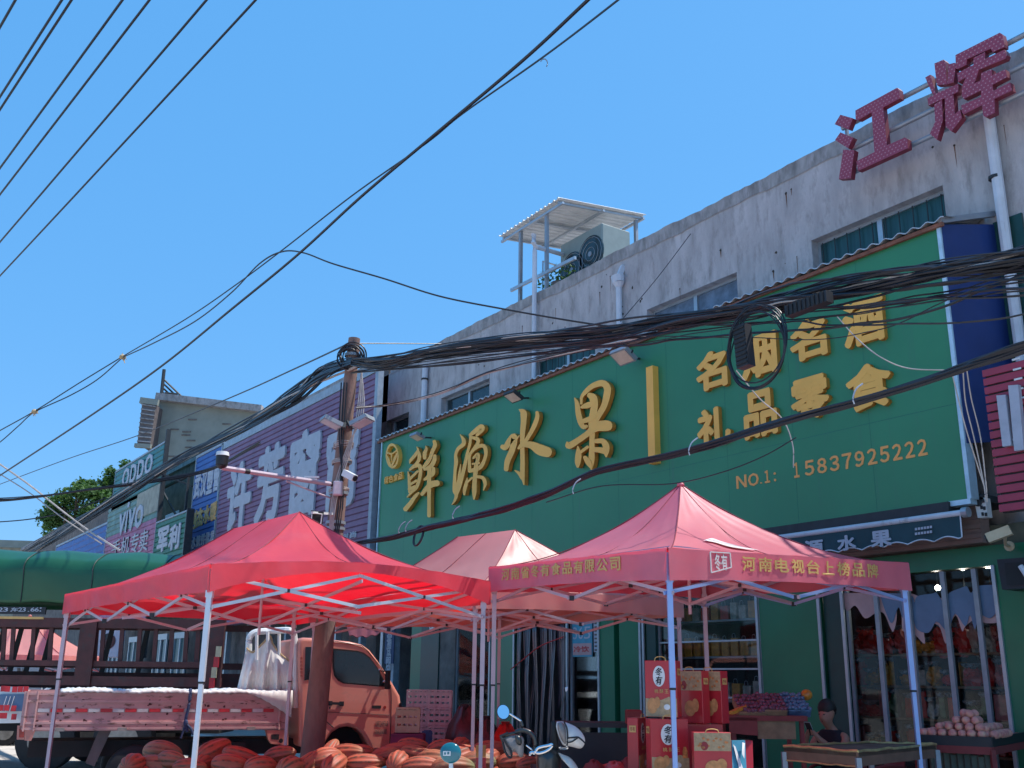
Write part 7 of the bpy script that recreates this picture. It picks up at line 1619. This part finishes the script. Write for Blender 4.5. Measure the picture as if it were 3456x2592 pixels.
# red yellow sign between the tent legs
t=thing('price_board','small orange and red board standing between the tent legs among the melons','price board',P(1620,2560,11.6)); m=MB(); m.prism([P(1606,2515,11.5),P(1640,2515,11.5),P(1640,2556,11.5),P(1606,2556,11.5)],H_*.01); m.build('orange_half',M['goods_orange'],t); m=MB(); m.prism([P(1606,2557,11.5),P(1640,2557,11.5),P(1640,2680,11.5),P(1606,2680,11.5)],H_*.01); m.build('red_half',M['box_red'],t)
# pink cloth bundle and low goods in the dark
for i,(x,y,s) in enumerate(((2005,2585,.14),(2075,2590,.2),(2125,2575,.13))):
    p=P(x,y,10.6); t=thing('cloth_bundle',f'dusky bundle in the shade left of the gift boxes, {ordn(i)} from the left','bundle',p,0,'bundles in the shade'); m=MB(); m.ell(p-Z_*.12,s,s*.8,.17,14,9,lambda p,a,g:p*(1+.1*math.sin(g*4+a*5+i))); m.build('bundle',M['wood_red' if i!=1 else 'goods_pink'],t,smooth=True)
    m=MB(); m.obox(Vector((p.x,p.y,(p.z-.28)/2)),R0*.12,H_*.12,Z_*((p.z-.28)/2)); m.build('stool',M['wood'],t)
# ============================================================ things seen through the stake truck
def car(label,lat,dep,yaw,mt,L=4.2,H2=1.5):
    p=LD(lat,dep); t=thing('parked_car',label,'car',p,ROTC+yaw,'cars parked beyond the stake truck'); rot=Matrix.Rotation(ROTC+yaw,3,'Z'); X=rot@Vector((1,0,0)); Y=rot@Vector((0,1,0)); s=L/4.2
    side=[(-2.1,.35),(-2.1,.8),(-1.9,.92),(-1.3,.98),(-.7,1.42),(-.2,H2),(.6,H2),(1.2,1.35),(1.7,1.0),(2.05,.95),(2.1,.4)]
    m=MB(); m.prism([p+X*a*s-Y*.85+Z_*b for a,b in side],Y*1.7); o=m.build('body',M[mt],t); bv=o.modifiers.new('b','BEVEL'); bv.width=.08; bv.segments=3; bv.limit_method='ANGLE'; bv.angle_limit=rad(50)
    m=MB(); m.prism([p+X*a*s-Y*.856+Z_*b for a,b in ((-1.1,1.0),(-.6,1.38),(-.15,1.44),(.55,1.44),(1.1,1.3),(1.45,1.0))],-Y*.004); m.build('side_window',M['car_glass'],t)
    for a in (-1.3,1.3):
        for b in (-.8,.8): m=MB(); c=p+X*a*s+Y*b+Z_*.32; m.cyl(c-Y*.1,c+Y*.1,.32,20); w_=m.build('tyre',M['rubber'],t); m=MB(); m.cyl(c-Y*.11,c+Y*.11,.2,14); m.build('rim',M['hub_steel'],w_)
car('pale blue white parked car whose roof shows between the truck stakes',lx(290,25),26,.06,'car_white',4.2,1.60); car('parked car at the far left edge behind the maroon truck',lx(-90,25),25,.1,'car_white',4.2,1.6)
nb=thing('notice_board','pale board with dark characters beyond the maroon truck rails','board',P(62,2262,24)); m=MB(); m.prism([P(38,2247,24),P(140,2247,24),P(140,2330,24),P(38,2330,24)],H_*.05); m.build('board',M['sign_white'],nb); f=MB()
for i,ch in enumerate('聘人'): put_text(f,ch,lambda u,v,w_:P(57+14*i+12*u,2273-20*v,23.99-.005*w_),.01)
f.build('characters',M['old_wall'],nb)
far=[LD(lx(60,26)-1.2,25),LD(lx(60,26)+1.4,25.4),LD(lx(60,26)+1.4,28),LD(lx(60,26)-1.2,28)]; pkf=LD(lx(80,26.5),26.6,3.0)
tent('pop_up_tent','small pink pop-up tent far off beyond the maroon truck rails at left',far,[2.0]*4,(pkf,pkf),'canopy_salmon',['tent_pole_pink']*4,[2]*4,seed=21,inner=False)
for i,px in enumerate((390,455,545,610)):
    a=W(px,2180,YF-.4); t=thing('shop_door',f'dark glass shop door with pale frame seen between the truck stakes, {ordn(i)} from the left','door',(a.x,YF-.4,0),0,'shop doors behind the stake truck'); m=MB(); w_=1.4; m.box(a.x-w_/2,a.x+w_/2,YF-.4,YF-.35,0,2.8); m.build('leaf',M['glass_teal' if i%2 else 'glass_dark'],t); m=MB()
    for x in (a.x-w_/2,a.x,a.x+w_/2): m.box(x-.05,x+.05,YF-.45,YF-.4,0,2.8)
    m.box(a.x-w_/2-.05,a.x+w_/2+.05,YF-.46,YF-.4,2.8,3.0); m.build('frame',M['aluminium'],t)
t=thing('wall_unit','pale outdoor unit on the shop front behind the truck stakes','air conditioner',P(375,2180,30)); m=MB(); c=P(372,2165,30); m.rbox(c,.7,.35,.9,.03,Matrix.Rotation(ROTC,3,'Z')); m.build('casing',M['white_pvc'],t); m=MB(); m.cyl(c-H_*.19,c-H_*.17,.22,18); m.build('fan_grille',M['glass_dark'],t)
